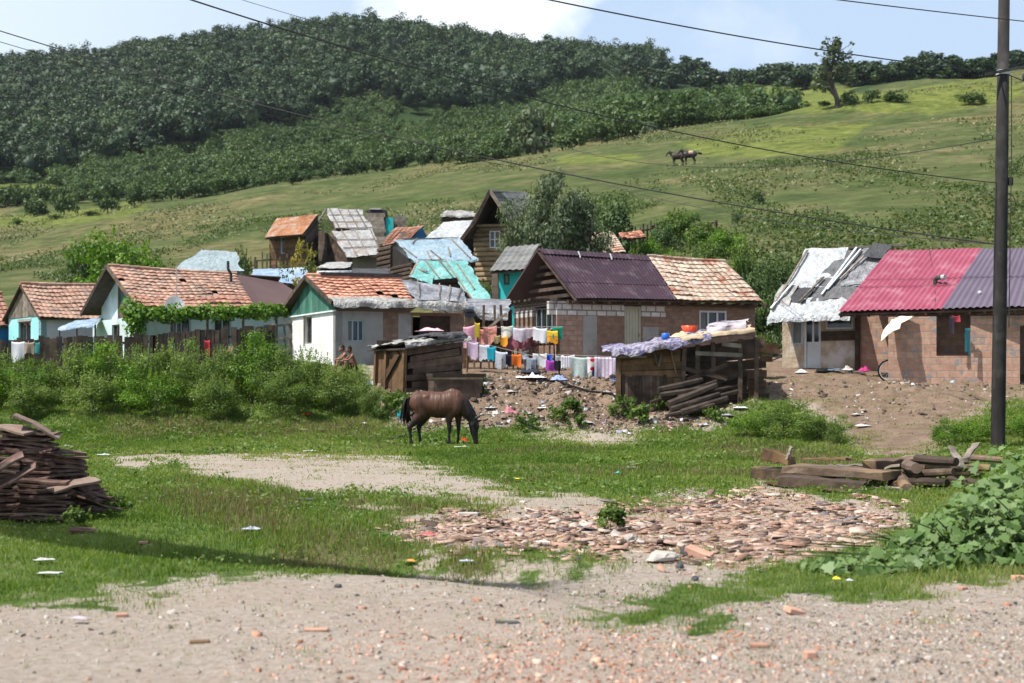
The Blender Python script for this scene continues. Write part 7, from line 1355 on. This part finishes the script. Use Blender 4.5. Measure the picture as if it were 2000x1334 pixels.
# ------------------------------------------------------------------ things by the right houses
pp = Patch(P(1724, 654, 43.2), P(1762, 632, 42.95), P(1784, 618, 43.35), P(1740, 621, 43.7)); b = tarp(pp, 71, .06, .08, .16, .02, .06, 1.6); tag(b.build('hanging_sheet', cmat('ivory_sheet', (.60, .54, .40), (.72, .68, .56)), None, True), 'stiff ivory sheet draped over the left corner of the clay block wall', 'sheet')
o = fa.o; b = MB(); n = 26; R_ = .33; q = ground_at(1726, 43.9); b.tube([(R_*math.cos(6.283*i/n), 0, R_+R_*math.sin(6.283*i/n)) for i in range(n+1)], .028, 6, cap=False); T = empty('bicycle_wheel', (q.x+.15, q.y-.1, q.z-.02), math.radians(-20), 'bicycle wheel sticking out behind the corner of the clay block wall', 'wheel'); b.build('tyre', cmat('rubber', (.015, .015, .015)), T, True)
b = MB(); b.tube([((R_-.04)*math.cos(6.283*i/n), 0, R_+(R_-.04)*math.sin(6.283*i/n)) for i in range(n+1)], .012, 5, cap=False)
for i in range(12): b.tube([(0, .02*(-1)**i, R_), ((R_-.04)*math.cos(.5236*i), 0, R_+(R_-.04)*math.sin(.5236*i))], .003, 3)
b.ball((0, 0, R_), .03, 8, 6); b.build('rim', M_GALV, T)
w0v = fa.o+Vector((fa.c*(w0+.35)+fa.s*.08, fa.s*(w0+.35)-fa.c*.08, 0)); 
for px, y0, y1, w, nm, c, l in ((1858, 617, 650, 9, 'dark_shirt', (.05, .04, .06), 'dark garment hanging in the opening of the clay block wall'), (1866, 616, 628, 16, 'red_shirt', (.42, .06, .08), 'small red garment hanging at the top of the clay wall opening'), (1889, 640, 690, 10, 'teal_curtain', (.03, .12, .14), 'dark teal curtain at the right side of the clay wall opening')):
    o2 = cloth(px-w/2, px+w/2, y0, y1, 42.75, cmat(nm, c), px, l, 'garment' if 'garment' in l else 'curtain'); del o2['group']
g = ground_at(1622, 46.3); b = MB(); b.beam(P(1602, 728, 46.3)+Vector((0, 0, .05)), P(1640, 722, 46.4)+Vector((0, 0, .02)), .5, .04); tag(b.build('fallen_board', T_SKY), 'light blue panel lying before the white shack door', 'panel')
for px, Y, w, d, h, nm, c, l in ((1605, 45.9, .5, .4, .22, 'black_rag', (.02, .02, .02), 'black rag heap below the light blue panel'), (1672, 45.5, .9, .5, .12, 'black_mat', (.03, .03, .035), 'flat black mat heap on the dirt right of the light blue panel'), (1688, 46.6, .35, .3, .2, 'pink_bag', (.5, .05, .22), 'magenta pink bundle at the foot of the clay corner post'), (1565, 46.2, .6, .4, .15, 'white_bag', (.66, .66, .66), 'white rag heap left of the white shack door step'), (1655, 46.8, .5, .4, .22, 'grey_bag', (.45, .42, .42), 'greyish bag against the mud shack wall'), (1040, 45.0, 1.0, .7, .20, 'white_heap', (.68, .68, .69), 'white sheet heaped on the bank below the washing'), (1093, 44.7, .7, .5, .2, 'blue_white', (.30, .36, .60), 'blue and white cloth lying on the bank right of the white sheet heap'), (1035, 45.4, .7, .5, .3, 'black_heap', (.04, .045, .06), 'dark bundle lying under the hanging grey jeans'), (1205, 44.3, .5, .5, .25, 'blue_heap', (.03, .10, .36), 'deep blue cloth heap beside the big shed'), (994, 41.2, .55, .45, .3, 'pink_scrap', (.62, .22, .26), 'pink cloth scrap crumpled on the rubbish bank'), (968, 41.0, .5, .4, .2, 'white_scrap', (.62, .62, .6), 'white plastic heap left of the pink scrap on the rubbish bank')):
    rag('cloth_heap', l, ground_at(px, Y), w, d, h, cmat(nm, c), int(px), 'heap', rz=rs.uniform(0, 3))
T = empty('water_can', hit(783, 816, 36), 0, 'small turquoise plastic can by the hedge behind the horse', 'can'); b = MB(); b.tube([(0, 0, 0), (0, 0, .03), (0, 0, .2), (0, 0, .25), (0, 0, .28)], [.09, .11, .11, .06, .035], 12); pm3, pb3 = newmat('turquoise_plastic', .35, .5); pb3.b.inputs['Base Color'].default_value = (.02, .36, .40, 1); b.build('can_body', pm3, T, True); b = MB(); b.tube([(0, 0, .28), (0, 0, .31)], .04, 10); b.build('cap', pm2, T, True)
T = empty('rag_toy', hit(904, 866, 30), 0, 'bright red scrap in the grass at the grazing horse', 'scrap'); b = rag('red_cloth', None, (0, 0, .05), .24, .2, .14, cmat('poppy', (.62, .04, .02)), 5); b.parent = T
for k in ('label', 'category'):
    if k in b: del b[k]
# ================================================================== pile of old roof slabs at the left
M_SLAB = surf('old_dark_roof_slab', [(.045, .024, .018), (.10, .055, .042), (.17, .10, .08)], 5, rnd=.6, bump=.4, stain=(.22, .15, .12), stsc=2.5, stamt=.5)
M_SLABL = surf('pale_roof_slab', [(.17, .11, .08), (.28, .21, .17)], 5, rnd=.5, bump=.4, stain=(.2, .12, .09), stamt=.6)
def slabmesh(l, w, t, seed):
    r = np.random.RandomState(seed); b = MB(); n = 5; vs = []
    for i in range(n+1):
        x = l*(i/n-.5); z = .010*math.sin(i*1.3+seed); e = r.normal(0, .006)
        for y, zz in ((-w/2+e, 0), (0, .012), (w/2+e, 0), (w/2+e, t), (0, t+.012), (-w/2+e, t)): vs.append((x, y, z+zz))
    fs = [(i*6+j, i*6+(j+1) % 6, (i+1)*6+(j+1) % 6, (i+1)*6+j) for i in range(n) for j in range(6)]+[(5, 4, 3, 2, 1, 0), tuple(n*6+j for j in range(6))]; b.add(vs, fs, .5); return b
protos = [slabmesh(l, w, t, k).build('roof_slab', M_SLABL if k == 5 else M_SLAB) for k, (l, w, t) in enumerate([(.62, .30, .026), (.66, .32, .022), (.60, .29, .030), (.55, .30, .024), (.64, .26, .034), (.6, .3, .026)])]
firstused = set()
def place_slab(k, p, rot, label=None):
    o = protos[k] if k not in firstused else protos[k].copy()
    if k in firstused: COL.objects.link(o)
    firstused.add(k); o.location = p; o.rotation_euler = rot; return tag(o, label or 'weathered brown roof slab in the tall leaning pile at the left edge', 'roof slab', 'old roof slabs piled at the left edge')
def stack(px, Y, dx, dy, n, yaw, tilt, step=.034, drift=(0, 0), pale=0., wob=.14, z0=0.):
    x, y = (px-CX)*Y/F_PX+dx, Y+dy; z = h1(x, y)+.02+z0
    for i in range(n):
        t = i/max(1, n-1); k = 5 if rs.rand() < pale else int(rs.randint(5)); st = step*rs.uniform(.8, 1.25)
        place_slab(k, (x+drift[0]*t+rs.normal(0, .022), y+drift[1]*t+rs.normal(0, .022), z), (rs.normal(0, .035)+tilt*t*.4, rs.normal(0, .04)+tilt*t, yaw+rs.normal(0, wob*.6))); z += st
stack(82, 16.9, 0, 0, 13, .06, .02, pale=.15, drift=(.04, .05)); stack(62, 17.3, 0, 0, 31, -.12, .10, drift=(-.05, .1)); stack(134, 17.5, 0, 0, 21, .95, .14, drift=(-.14, .0), step=.036); stack(160, 17.8, .05, 0, 13, 1.25, .10, drift=(-.1, 0)); stack(-20, 17.1, 0, 0, 22, .35, .08, pale=.12, drift=(.0, .05)); stack(10, 17.9, 0, 0, 26, .1, .06); stack(108, 17.9, 0, 0, 17, .5, .10)
def loose(px, py, Y, rot, k=0, l=None): place_slab(k, P(px, py, Y), rot, l)
loose(142, 948, 16.95, (.1, -.18, .75), 5, 'pale roof slab with bright top lying askew on the right of the pile'); loose(4, 912, 16.5, (.2, -.5, .3), 3); loose(22, 938, 16.5, (.2, -.5, .2), 1)
loose(72, 834, 17.3, (.05, .5, .2), 5, 'orange tinted roof slab tilted at the very top of the pile'); loose(30, 840, 17.3, (.1, .12, -.5), 5, 'pale edged roof slab on the upper left corner of the pile'); loose(190, 1040, 16.2, (.05, .06, .3), 0, 'single dark roof slab lying in the grass before the pile'); loose(176, 965, 17.2, (.1, .35, .9), 3); loose(185, 985, 17.1, (.1, .3, 1.1), 1)
for i, o in enumerate(protos):
    if i not in firstused: bpy.data.objects.remove(o)
# ================================================================== timbers and logs at the right
M_TIMB = surf('sawn_old_timber', [(.045, .030, .02), (.11, .075, .052), (.19, .14, .10)], 5, (.25, 1, 1), rnd=.4, bump=.7, stain=(.30, .19, .09), stsc=1.5, stamt=.5)
def rough_beam(A, C2, w, h, roll, taper, r2):
    b = MB(); n = 7; d = (C2-A).normalized(); up = Vector((0, 0, 1)); sd = d.cross(up).normalized(); up = sd.cross(d); q = Quaternion(d, roll); sd, up = q @ sd, q @ up; vs = []; k = [1+r2.normal(0, .10) for _ in range(4)]
    for i in range(n+1):
        t = i/n; p = A.lerp(C2, t)+up*r2.normal(0, .006)
        if i in (0, n): p = p+d*r2.normal(0, .015)
        s = 1+(taper-1)*t
        for j, (x, y) in enumerate(((-1, -1), (1, -1), (1, 1), (-1, 1))): vs.append(p+sd*(x*w/2*s*k[j]+r2.normal(0, .008))+up*(y*h/2*s*k[(j+1) % 4]+r2.normal(0, .008))+d*(r2.normal(0, .03) if i in (0, n) else 0))
    b.add(vs, [(i*4+j, i*4+(j+1) % 4, (i+1)*4+(j+1) % 4, (i+1)*4+j) for i in range(n) for j in range(4)]+[(3, 2, 1, 0), (n*4, n*4+1, n*4+2, n*4+3)], float(r2.rand())); return b
def timber(label, a, c, w, h, name='timber_beam', m=None, taper=1., roll=0.):
    A = Vector(a); C2 = Vector(c); b = rough_beam(A, C2, w, h, roll, taper, rs); o = b.build(name, m or M_TIMB); bv = o.modifiers.new('b', 'BEVEL'); bv.width = .012; bv.segments = 2; return tag(o, label, 'timber' if name == 'timber_beam' else 'log')
def at(px, py): return hit(px, py, 8, 60)
def gp(px, Y, dz): q = ground_at(px, Y); return q+Vector((0, 0, dz))
timber('long squared timber forming the back left of the beam heap', gp(1474, 24.2, .11), gp(1640, 23.0, .12), .3, .19)
timber('broad thick slab timber lying across the front of the heap', gp(1545, 22.9, .26), gp(1742, 22.0, .22), .75, .13)
timber('narrow dark timber along the front edge of the heap', gp(1528, 22.2, .11), gp(1690, 21.4, .09), .24, .17, m=M_WOOD)
timber('short squared timber on the right of the slab timber', gp(1700, 23.2, .30), gp(1802, 23.8, .34), .34, .16)
for k, (x0, Y0, z0_, x1, Y1, z1_) in enumerate([(1575, 24.0, .36, 1660, 23.2, .40), (1660, 23.6, .06, 1760, 23.0, .32), (1500, 22.6, .05, 1570, 21.9, .04), (1700, 22.0, .03, 1772, 21.5, .05), (1590, 21.6, .03, 1650, 21.2, .03), (1720, 24.0, .3, 1800, 24.6, .42)]): timber('thin splintered board in the heap of squared timbers', gp(x0, Y0, z0_), gp(x1, Y1, z1_), .16, .035, name='splintered_board', m=M_WOODG if k % 2 else M_WOODW)['group'] = 'boards among the timbers'
timber('dark timber wedged below the short squared one', gp(1690, 22.8, .1), gp(1800, 23.4, .1), .3, .2, m=M_WOOD)
timber('thin plank lying behind the slab timber', gp(1618, 24.2, .24), gp(1692, 24.0, .25), .3, .05, m=M_WOODG)
timber('tan broken block standing on the far left timber', gp(1500, 23.9, .42), gp(1548, 23.5, .34), .22, .2, m=M_WOODW, taper=.7)
timber('splintered stick leaning on the tan block', gp(1536, 23.4, .36), gp(1546, 23.6, .56), .05, .04, m=M_WOODG)
lg = [(1790, 22.9, 1868, 22.2, .42, .08), (1800, 23.3, 1885, 23.6, .28, .085), (1788, 22.5, 1862, 22.0, .2, .07), (1775, 22.2, 1850, 21.6, .08, .08), (1810, 23.8, 1915, 24.0, .12, .09), (1860, 23.0, 1935, 22.6, .3, .07), (1850, 22.4, 1925, 22.2, .12, .08), (1880, 23.8, 1960, 23.4, .4, .06), (1758, 22.4, 1772, 21.4, .12, .11), (1772, 23.2, 1790, 22.0, .3, .10), (1740, 23.0, 1752, 21.9, .1, .10)]
for k, (x0, Y0, x1, Y1, z, r_) in enumerate(lg):
    b = MB(); a, c = gp(x0, Y0, z), gp(x1, Y1, z+rs.normal(0, .04)); b.tube([a, a.lerp(c, .5)+Vector((0, 0, rs.normal(0, .01))), c], [r_, r_*.95, r_*.85], 9); tag(b.build('log', M_TIMB if k % 3 else M_WOOD, None, False), 'short round log in the jumbled heap right of the squared timbers', 'log', 'logs heaped right of the timbers')
for x0, Y0, z0_, x1, Y1, z1_, l in ((1858, 22.6, .62, 1882, 22.3, .3, 'split stick crossing the log heap, leaning left'), (1884, 22.8, .40, 1908, 23.0, .66, 'split stick crossing the log heap, leaning right')): timber(l, gp(x0, Y0, z0_), gp(x1, Y1, z1_), .12, .05, name='split_stick', m=M_WOODG)
# ================================================================== broken tiles, gravel, rubbish
def shards(n, X, Y, size, flat, r, lift=.5, tilt=.25):
    k = 5; m = len(X); ang = np.sort(r.uniform(0, 6.283, (m, k)), 1)+np.arange(k)[None]*.35; rad = size[:, None]*r.uniform(.35, .6, (m, k)); ex = r.uniform(.7, 1.5, (m, 1)); rot = r.uniform(0, 6.283, (m, 1))
    x = rad*np.cos(ang)*ex; y = rad*np.sin(ang)/ex; c, s = np.cos(rot), np.sin(rot); x, y = x*c-y*s, x*s+y*c; tx, ty = r.normal(0, tilt, (m, 1)), r.normal(0, tilt, (m, 1)); th = size*flat*r.uniform(.6, 1.4, m); z0 = H(X, Y)+th*lift*r.uniform(0, 1.2, m)
    zt = z0[:, None]+x*tx+y*ty; top = np.stack([X[:, None]+x, Y[:, None]+y, zt+th[:, None]], -1); bot = np.stack([X[:, None]+x*1.05, Y[:, None]+y*1.05, zt-th[:, None]*.4], -1); V = np.concatenate([top, bot], 1).reshape(-1, 3)
    o = np.arange(m)[:, None]*10; sides = np.concatenate([np.stack([o[:, 0]+i, o[:, 0]+5+i, o[:, 0]+5+(i+1) % 5, o[:, 0]+(i+1) % 5], 1) for i in range(5)]); t1 = np.stack([o[:, 0], o[:, 0]+1, o[:, 0]+2, o[:, 0]+3], 1); t2 = np.stack([o[:, 0], o[:, 0]+3, o[:, 0]+4, o[:, 0]+4], 1)
    t2 = np.stack([o[:, 0], o[:, 0]+3, o[:, 0]+4, o[:, 0]], 1)
    rn = r.uniform(0, 1, m); me_v = V
    tri = np.concatenate([np.concatenate([sides[:, [0, 1, 2]], sides[:, [0, 2, 3]]]), t1[:, [0, 1, 2]], t1[:, [0, 2, 3]], o+np.array([[0, 3, 4]])]); rr = np.concatenate([np.tile(rn, 5), np.tile(rn, 5), rn, rn, rn])
    return me_v, tri, rr
def piecemat(name, stops, rough=.9):
    m, b = newmat(name, rough, .2); c = ramp(b.t, b.attr('rnd'), stops); n = b.noise(b.co('Object'), 18, 4, .65); c = b.mix(1., c, ramp(b.t, n, [(.3, (.7,)*3), (.7, (1.25,)*3)]), 'MULTIPLY'); b.l(c, b.b.inputs['Base Color']); b.bump(n, .4, .01); return m
M_SHARD = piecemat('broken_clay_tile', [(0, (.05, .034, .028)), (.18, (.17, .105, .077)), (.42, (.35, .21, .15)), (.7, (.42, .285, .22)), (.9, (.50, .42, .36)), (.96, (.15, .11, .12)), (1, (.22, .205, .195))])
M_GRAV = piecemat('mixed_gravel', [(0, (.10, .085, .075)), (.25, (.26, .215, .18)), (.6, (.38, .33, .285)), (.84, (.48, .44, .40)), (.92, (.42, .26, .18)), (1, (.38, .18, .11))])
M_REDG = piecemat('red_brick_crumbs', [(0, (.20, .10, .07)), (.35, (.42, .20, .13)), (.7, (.55, .32, .23)), (1, (.52, .42, .36))])
r = np.random.RandomState(17)
X, Y = scatter(60000, 11.5, 26, r, .42, 2.0); d = soft(RUBP, X, Y, 80, 17, 7); k = (d > .22+.6*r.uniform(size=len(X))) & (fbm(X*1.6, Y*1.6, 33, 3) > -.28+.36*r.uniform(size=len(X))); X, Y = X[k], Y[k]; sz = np.clip(r.lognormal(-2.85, .6, len(X)), .02, .24); V, Q, rn = shards(0, X, Y, sz, .065, r, 1.9, .13)
tag(npmesh('broken_tile_rubble', V, Q, rn, M_SHARD), 'broken clay roof tiles strewn thickly over the ground', 'rubble', kind='stuff')
X, Y = scatter(80000, 7.6, 13.5, r, .42, 1.0); d = soft(ROADP, X, Y, 10, 5); px, py = pxy(X, Y, H(X, Y, False)); gv = np.clip((py-1130)/110, .06, 1)*np.clip((px-100)/800, .22, 1)*np.clip(.45+fbm(X*.8, Y*.8, 51, 3)*1.6+np.clip((px-900)/900, -.25, .5), .12, 1); k = (d > .6) & (soft(TONGUEP, X, Y, 20, 7, 41) < .4) & (r.uniform(size=len(X)) < gv); X, Y, px, py = X[k], Y[k], px[k], py[k]
red = r.uniform(size=len(X)) < np.clip((py-1170)/120, 0, 1)*np.clip(1.1-np.abs(px-1050)/480+fbm(X*1.2, Y*1.2, 52, 3), .04, .8)
for sel, nm, mt, lb, sc_ in ((~red, 'gravel', M_GRAV, 'grey and tan gravel covering the dirt road', -4.62), (red, 'brick_crumbs', M_REDG, 'reddish brick and tile crumbs in the road gravel', -4.45)):
    xs_, ys_ = X[sel], Y[sel]; sz = np.clip(r.lognormal(sc_, .55, len(xs_)), .006, .07); V, Q, rn = shards(0, xs_, ys_, sz, .28, r, .3, .2); tag(npmesh(nm, V, Q, rn, mt), lb, 'gravel', kind='stuff')
X, Y = scatter(16000, 8, 24, r, .42, 1.5); d = np.maximum(soft(ROADP, X, Y, 12, 5), soft(DIRTP, X, Y, 16, 5)); k = (d > .5) & (r.uniform(size=len(X)) < .25); X, Y = X[k], Y[k]; V, Q, rn = shards(0, X, Y, np.clip(r.lognormal(-4.1, .5, len(X)), .01, .08), .3, r, .3, .2); tag(npmesh('pebbles', V, Q, rn, M_GRAV), 'small stones scattered on the bare earth', 'pebbles', kind='stuff')
X, Y = scatter(60000, 36, 47, r, .42, 1.0); d = soft(TRASHP, X, Y, 30, 8, 9); px, py = pxy(X, Y, H(X, Y, False)); k = (d > .3) & (r.uniform(size=len(X)) < .75) | ((px > 1240) & (py > 742) & (py < 890) & (soft(DIRTP, X, Y) > .5) & (r.uniform(size=len(X)) < .10)); X, Y = X[k], Y[k]
V, Q, rn = shards(0, X, Y, np.clip(r.lognormal(-3.0, .6, len(X)), .02, .26), .22, r, .6, .3)
M_TRASH = piecemat('dump_rubbish', [(0, (.03, .027, .025)), (.3, (.11, .075, .055)), (.6, (.21, .15, .11)), (.82, (.30, .23, .175)), (.89, (.42, .38, .34)), (.95, (.58, .58, .58)), (.975, (.20, .30, .42)), (1, (.45, .17, .14))])
tag(npmesh('rubbish', V, Q, rn, M_TRASH), 'small rubbish, clods and rubble covering the bank below the washing', 'rubbish', kind='stuff')
# larger single stones and bricks in the rubble
def stone(px, py, w, h, label, mat, cat='stone', name='stone', seed=1, d=None):
    q = at(px, py); r2 = np.random.RandomState(seed); b = MB(); s = q.y/F_PX; W2, H2 = w*s/2, h*s
    b.ball((0, 0, 0), 1.0, 9, 7); b.v = [(x*W2*(1+r2.normal()*.12), y*(d or W2*.8)*(1+r2.normal()*.12), max(-.25, z*(1+r2.normal()*.10))*H2*.62) for x, y, z in b.v]; o = b.build(name, mat); o.location = q+Vector((0, W2*.5, H2*.35)); o.rotation_euler = (0, 0, r2.uniform(0, 3)); return tag(o, label, cat)
M_STONE = surf('pale_stone', [(.32, .29, .26), (.52, .48, .43)], 6, rnd=.2, bump=.4); M_STD = surf('dark_stone', [(.05, .05, .052), (.12, .12, .125)], 6, rnd=.2, bump=.4); M_BRICKP = surf('loose_brick', [(.40, .19, .13), (.52, .33, .25)], 6, rnd=.3, bump=.3)
stone(1232, 1062, 34, 18, 'rounded pale stone in the broken tiles right of the tall weed', M_STONE, seed=2); stone(1338, 1088, 24, 22, 'round black stone at the front edge of the broken tiles', M_STD, seed=3); stone(1298, 1100, 66, 24, 'largest flat pale stone at the front edge of the broken tiles', M_STONE, seed=4); stone(1328, 1114, 18, 16, 'small dark stone just below the round black one', M_STD, seed=5); stone(1358, 1135, 16, 10, 'little dark stone alone on the dirt road', M_STD, seed=6); stone(1130, 1098, 18, 10, 'small dark stone left on the grass edge of the rubble', M_STD, seed=7); stone(902, 1180, 10, 10, 'tiny yellowish pebble on the dirt road', M_STONE, seed=8); stone(660, 1148, 15, 8, 'tiny dark clod on the dirt road left of the middle', M_STD, seed=9)
def brick(px, py, w, d, h, rz, label, mat=None, name='brick', tilt=0.):
    q = at(px, py); b = MB(); b.box((0, 0, 0), (w, d, h)); o = b.build(name, mat or M_BRICKP); bv = o.modifiers.new('b', 'BEVEL'); bv.width = .008; bv.segments = 2; o.location = q+Vector((0, 0, h*.4)); o.rotation_euler = (tilt*.5, tilt, rz); return tag(o, label, 'brick')
brick(914, 1008, .24, .14, .05, .1, 'pale brick lying at the upper left edge of the broken tiles', M_STONE); brick(1365, 1088, .26, .12, .08, -.5, 'pinkish brick resting against the round black stone', None, 'brick', .3); brick(1552, 1198, .14, .1, .04, .4, 'orange brick piece at the lower edge of the grass tongue', None, 'brick', .25); brick(1582, 1286, .07, .07, .05, .2, 'orange brick lump on the road at lower right'); brick(1482, 1264, .12, .07, .03, -.1, 'flat orange tile piece right of the small grass patch'); brick(1988, 1132, .10, .07, .04, .2, 'brick piece at the right edge of the gravel'); brick(1880, 1152, .07, .06, .03, .5, 'small brick piece on the gravel below the creeper'); brick(618, 1232, .16, .07, .02, .05, 'long flat tile piece on the road at lower left', M_SHARD if 0 else None); brick(238, 1205, .09, .06, .03, .3, 'small brown brick piece at the left road edge'); brick(390, 1256, .13, .06, .02, .15, 'dark flat wood chip on the left of the road', M_WOODW, 'wood_chip'); brick(990, 1218, .16, .05, .02, -.1, 'dark slate piece beside the tip of the grass tongue', M_STD, 'slate_piece'); brick(280, 1062, .11, .08, .03, .2, 'pinkish tile piece in the grass near the slab pile'); brick(597, 980, .24, .12, .05, .1, 'grey block in the grass left of the broken tiles', M_STD, 'block')
# litter
def litter(px, py, w, d, h, nm, c, label, cat='litter', name='litter_scrap'): return rag(name, label, at(px, py)+Vector((0, 0, .03)), w, d, h*.6, cmat(nm, c), int(px+py), cat, rz=rs.uniform(-.4, .4))
for px, py, w, d, h, nm, c, l in ((85, 1102, .19, .07, .05, 'paper', (.56, .555, .53), 'white curved plastic scrap in the left grass'), (95, 1128, .20, .10, .03, 'paper', (0, 0, 0), 'flat white paper in the left grass'), (490, 1040, .20, .12, .08, 'silver_bag', (.45, .5, .62), 'silvery blue crumpled bag in the meadow'), (135, 874, .3, .12, .06, 'paper', (0, 0, 0), 'white plastic scrap right of the slab pile top'), (200, 892, .3, .14, .08, 'grey_paper', (.45, .47, .5), 'greyish plastic scrap on the bare track'), (605, 884, .36, .18, .06, 'paper', (0, 0, 0), 'white crumpled bag on the bare patch left of the horse'), (592, 842, .3, .16, .06, 'paper', (0, 0, 0), 'white scrap in the grass before the hedge'), (902, 876, .34, .14, .09, 'mint', (.62, .72, .60), 'mint white scrap below the grazing horse'), (835, 874, .2, .12, .08, 'paper', (0, 0, 0), 'tiny white scrap by the hind hooves of the horse'), (1230, 917, .25, .1, .05, 'grey_paper', (0, 0, 0), 'grey paper strip in the grass right of the middle'), (1207, 928, .14, .1, .06, 'teal_bit', (.10, .42, .36), 'tiny teal plastic bit in the grass'), (1012, 940, .10, .08, .06, 'yellow_bit', (.75, .65, .05), 'tiny yellow bit in the grass'), (912, 1104, .13, .09, .04, 'silver_bag', (0, 0, 0), 'small silvery wrapper in the grass above the road'), (800, 1104, .12, .08, .05, 'orange_bit', (.6, .28, .08), 'orange brown wrapper in the shady grass'), (835, 1051, .18, .1, .05, 'red_bit', (.62, .12, .14), 'pinkish red wrapper on the broken tiles'), (1634, 1140, .06, .05, .05, 'yellow_bit', (0, 0, 0), 'yellow flower-like scrap on the grass tongue'), (1660, 1143, .07, .05, .03, 'paper', (0, 0, 0), 'white scrap beside the yellow one on the grass tongue'), (155, 1218, .12, .07, .03, 'lilac_bit', (.5, .42, .5), 'lilac scrap on the road at the lower left'), (1058, 1066, .14, .1, .06, 'paper', (0, 0, 0), 'pale scrap among the broken tiles'), (600, 812, .22, .2, .14, 'poppy', (0, 0, 0), 'red scrap in the grass before the hedge'), (710, 830, .25, .14, .08, 'paper', (0, 0, 0), 'pale scrap just below the hedge')): litter(px, py, w, d, h, nm, c, l)
for px, py, w, nm, c, l in ((820, 808, .5, 'paper', (0, 0, 0), 'white plastic on the bank left above the horse'), (960, 800, .4, 'grey_paper', (0, 0, 0), 'grey plastic on the bank above the horse head'), (1060, 800, .35, 'paper', (0, 0, 0), 'white plastic halfway up the rubbish bank'), (1145, 828, .4, 'paper', (0, 0, 0), 'white plastic at the foot of the rubbish bank'), (1180, 770, .3, 'grey_paper', (0, 0, 0), 'grey plastic on the bank near the big shed'), (1000, 768, .3, 'paper', (0, 0, 0), 'white plastic near the top of the rubbish bank'), (1375, 833, .3, 'silver_bag', (0, 0, 0), 'bluish plastic below the old beams'), (1685, 835, .4, 'paper', (0, 0, 0), 'white plastic on the dirt slope'), (1672, 812, .3, 'grey_paper', (0, 0, 0), 'grey plastic higher on the dirt slope'), (1420, 815, .5, 'charcoal', (0, 0, 0), 'dark rag on the bank right of the old beams'), (1445, 800, .4, 'white_bag', (0, 0, 0), 'white rag in front of the bright bank shrub')): litter(px, py, w, w*.6, w*.3, nm, c, l)
for px, Y, y1, l in ((1151, 72, 432, 'dark post standing between the willow and the bleached hut roof'), (1822, 84, 452, 'thin post on the slope above the raspberry roof'), (1616, 92, 402, 'thin post beside the slim dark bush on the slope')):
    g = ground_at(px, Y); b = MB(); b.tube([g-Vector((0, 0, .3)), P(px, y1, Y)], [.09, .07] if px == 1151 else [.05, .04], 7); tag(b.build('wooden_post', M_WOOD), l, 'post')
rag('junk_heap', 'brown heap of junk on the slope between netting tent and rusty roofed shack', ground_at(478, 83), 1.6, 1.0, .9, cmat('junk', (.05, .035, .028), (.20, .14, .10), 4.), 8, 'heap')
b = MB(); pts = [hit(x, y, 30) + Vector((0, 0, .05)) for x, y in ((1085, 745), (1110, 757), (1150, 768), (1195, 772), (1212, 790))]; b.tube(pts, .035, 6); tag(b.build('hose', cmat('rubber', (0, 0, 0))), 'dark hose winding down the rubbish bank to the big shed', 'hose')
for k, (x0, y0, x1, y1) in enumerate(((760, 862, 812, 850), (1195, 755, 1212, 742), (1500, 690, 1560, 670), (1508, 706, 1572, 690))):
    a, c = hit(x0, y0, 25), hit(x1, y1 if k < 2 else y0, 25); c = c+Vector((0, 0, .1 if k < 2 else .5)); b = MB(); b.tube([a+Vector((0, 0, .04)), c], [.03, .02], 5); tag(b.build('stick', M_WOOD), ['dark stick in the grass behind the hind legs of the horse', 'stick leaning on the left end of the big shed', 'upper of two poles leaning by the plastic covered shack', 'lower of two poles leaning by the plastic covered shack'][k], 'stick')
# wires added unseen on the left, bundled and tapered to cast the shadow band
for k in range(14):
    sp = 6.3+.12*(k % 3); off = Vector((sdir.x/sdir.z, sdir.y/sdir.z, 1))*sp; j = k-6.5; q = Vector((.60, .80, 0))
    e0 = Vector((-9.2, 18.85, 0))+q*j*.075; e1 = Vector((-.1, 12.25, 0))+q*j*.045; e2 = Vector((7.5, 7.6, 0))+Vector((.35, .94, 0))*j*.9
    pts = [e0.lerp(e1, t)+off for t in np.linspace(0, 1, 9)]+[e1.lerp(e2, t)+off for t in np.linspace(.12, 1, 8)]; b = MB(); b.tube(pts, [.024]*9+[.006]*8, 5)
    tag(b.build('overhead_wire', M_STEEL), 'unseen wire of a bundle added left of the view to shade the road edge', 'cable', 'bundled wires added unseen for their shadow')
# ================================================================== air
b = MB(); b.bx(-900, 900, -60, 1150, -3, 330); hm = bpy.data.materials.new('air'); hm.use_nodes = True; t_ = hm.node_tree; t_.nodes.clear(); oo = t_.nodes.new('ShaderNodeOutputMaterial'); pv = t_.nodes.new('ShaderNodeVolumePrincipled'); pv.inputs['Color'].default_value = (.82, .88, 1, 1); pv.inputs['Density'].default_value = HAZE; pv.inputs['Anisotropy'].default_value = 0.2; t_.links.new(pv.outputs[0], oo.inputs['Volume'])
if HAZE: tag(b.build('haze', hm), kind='stuff')
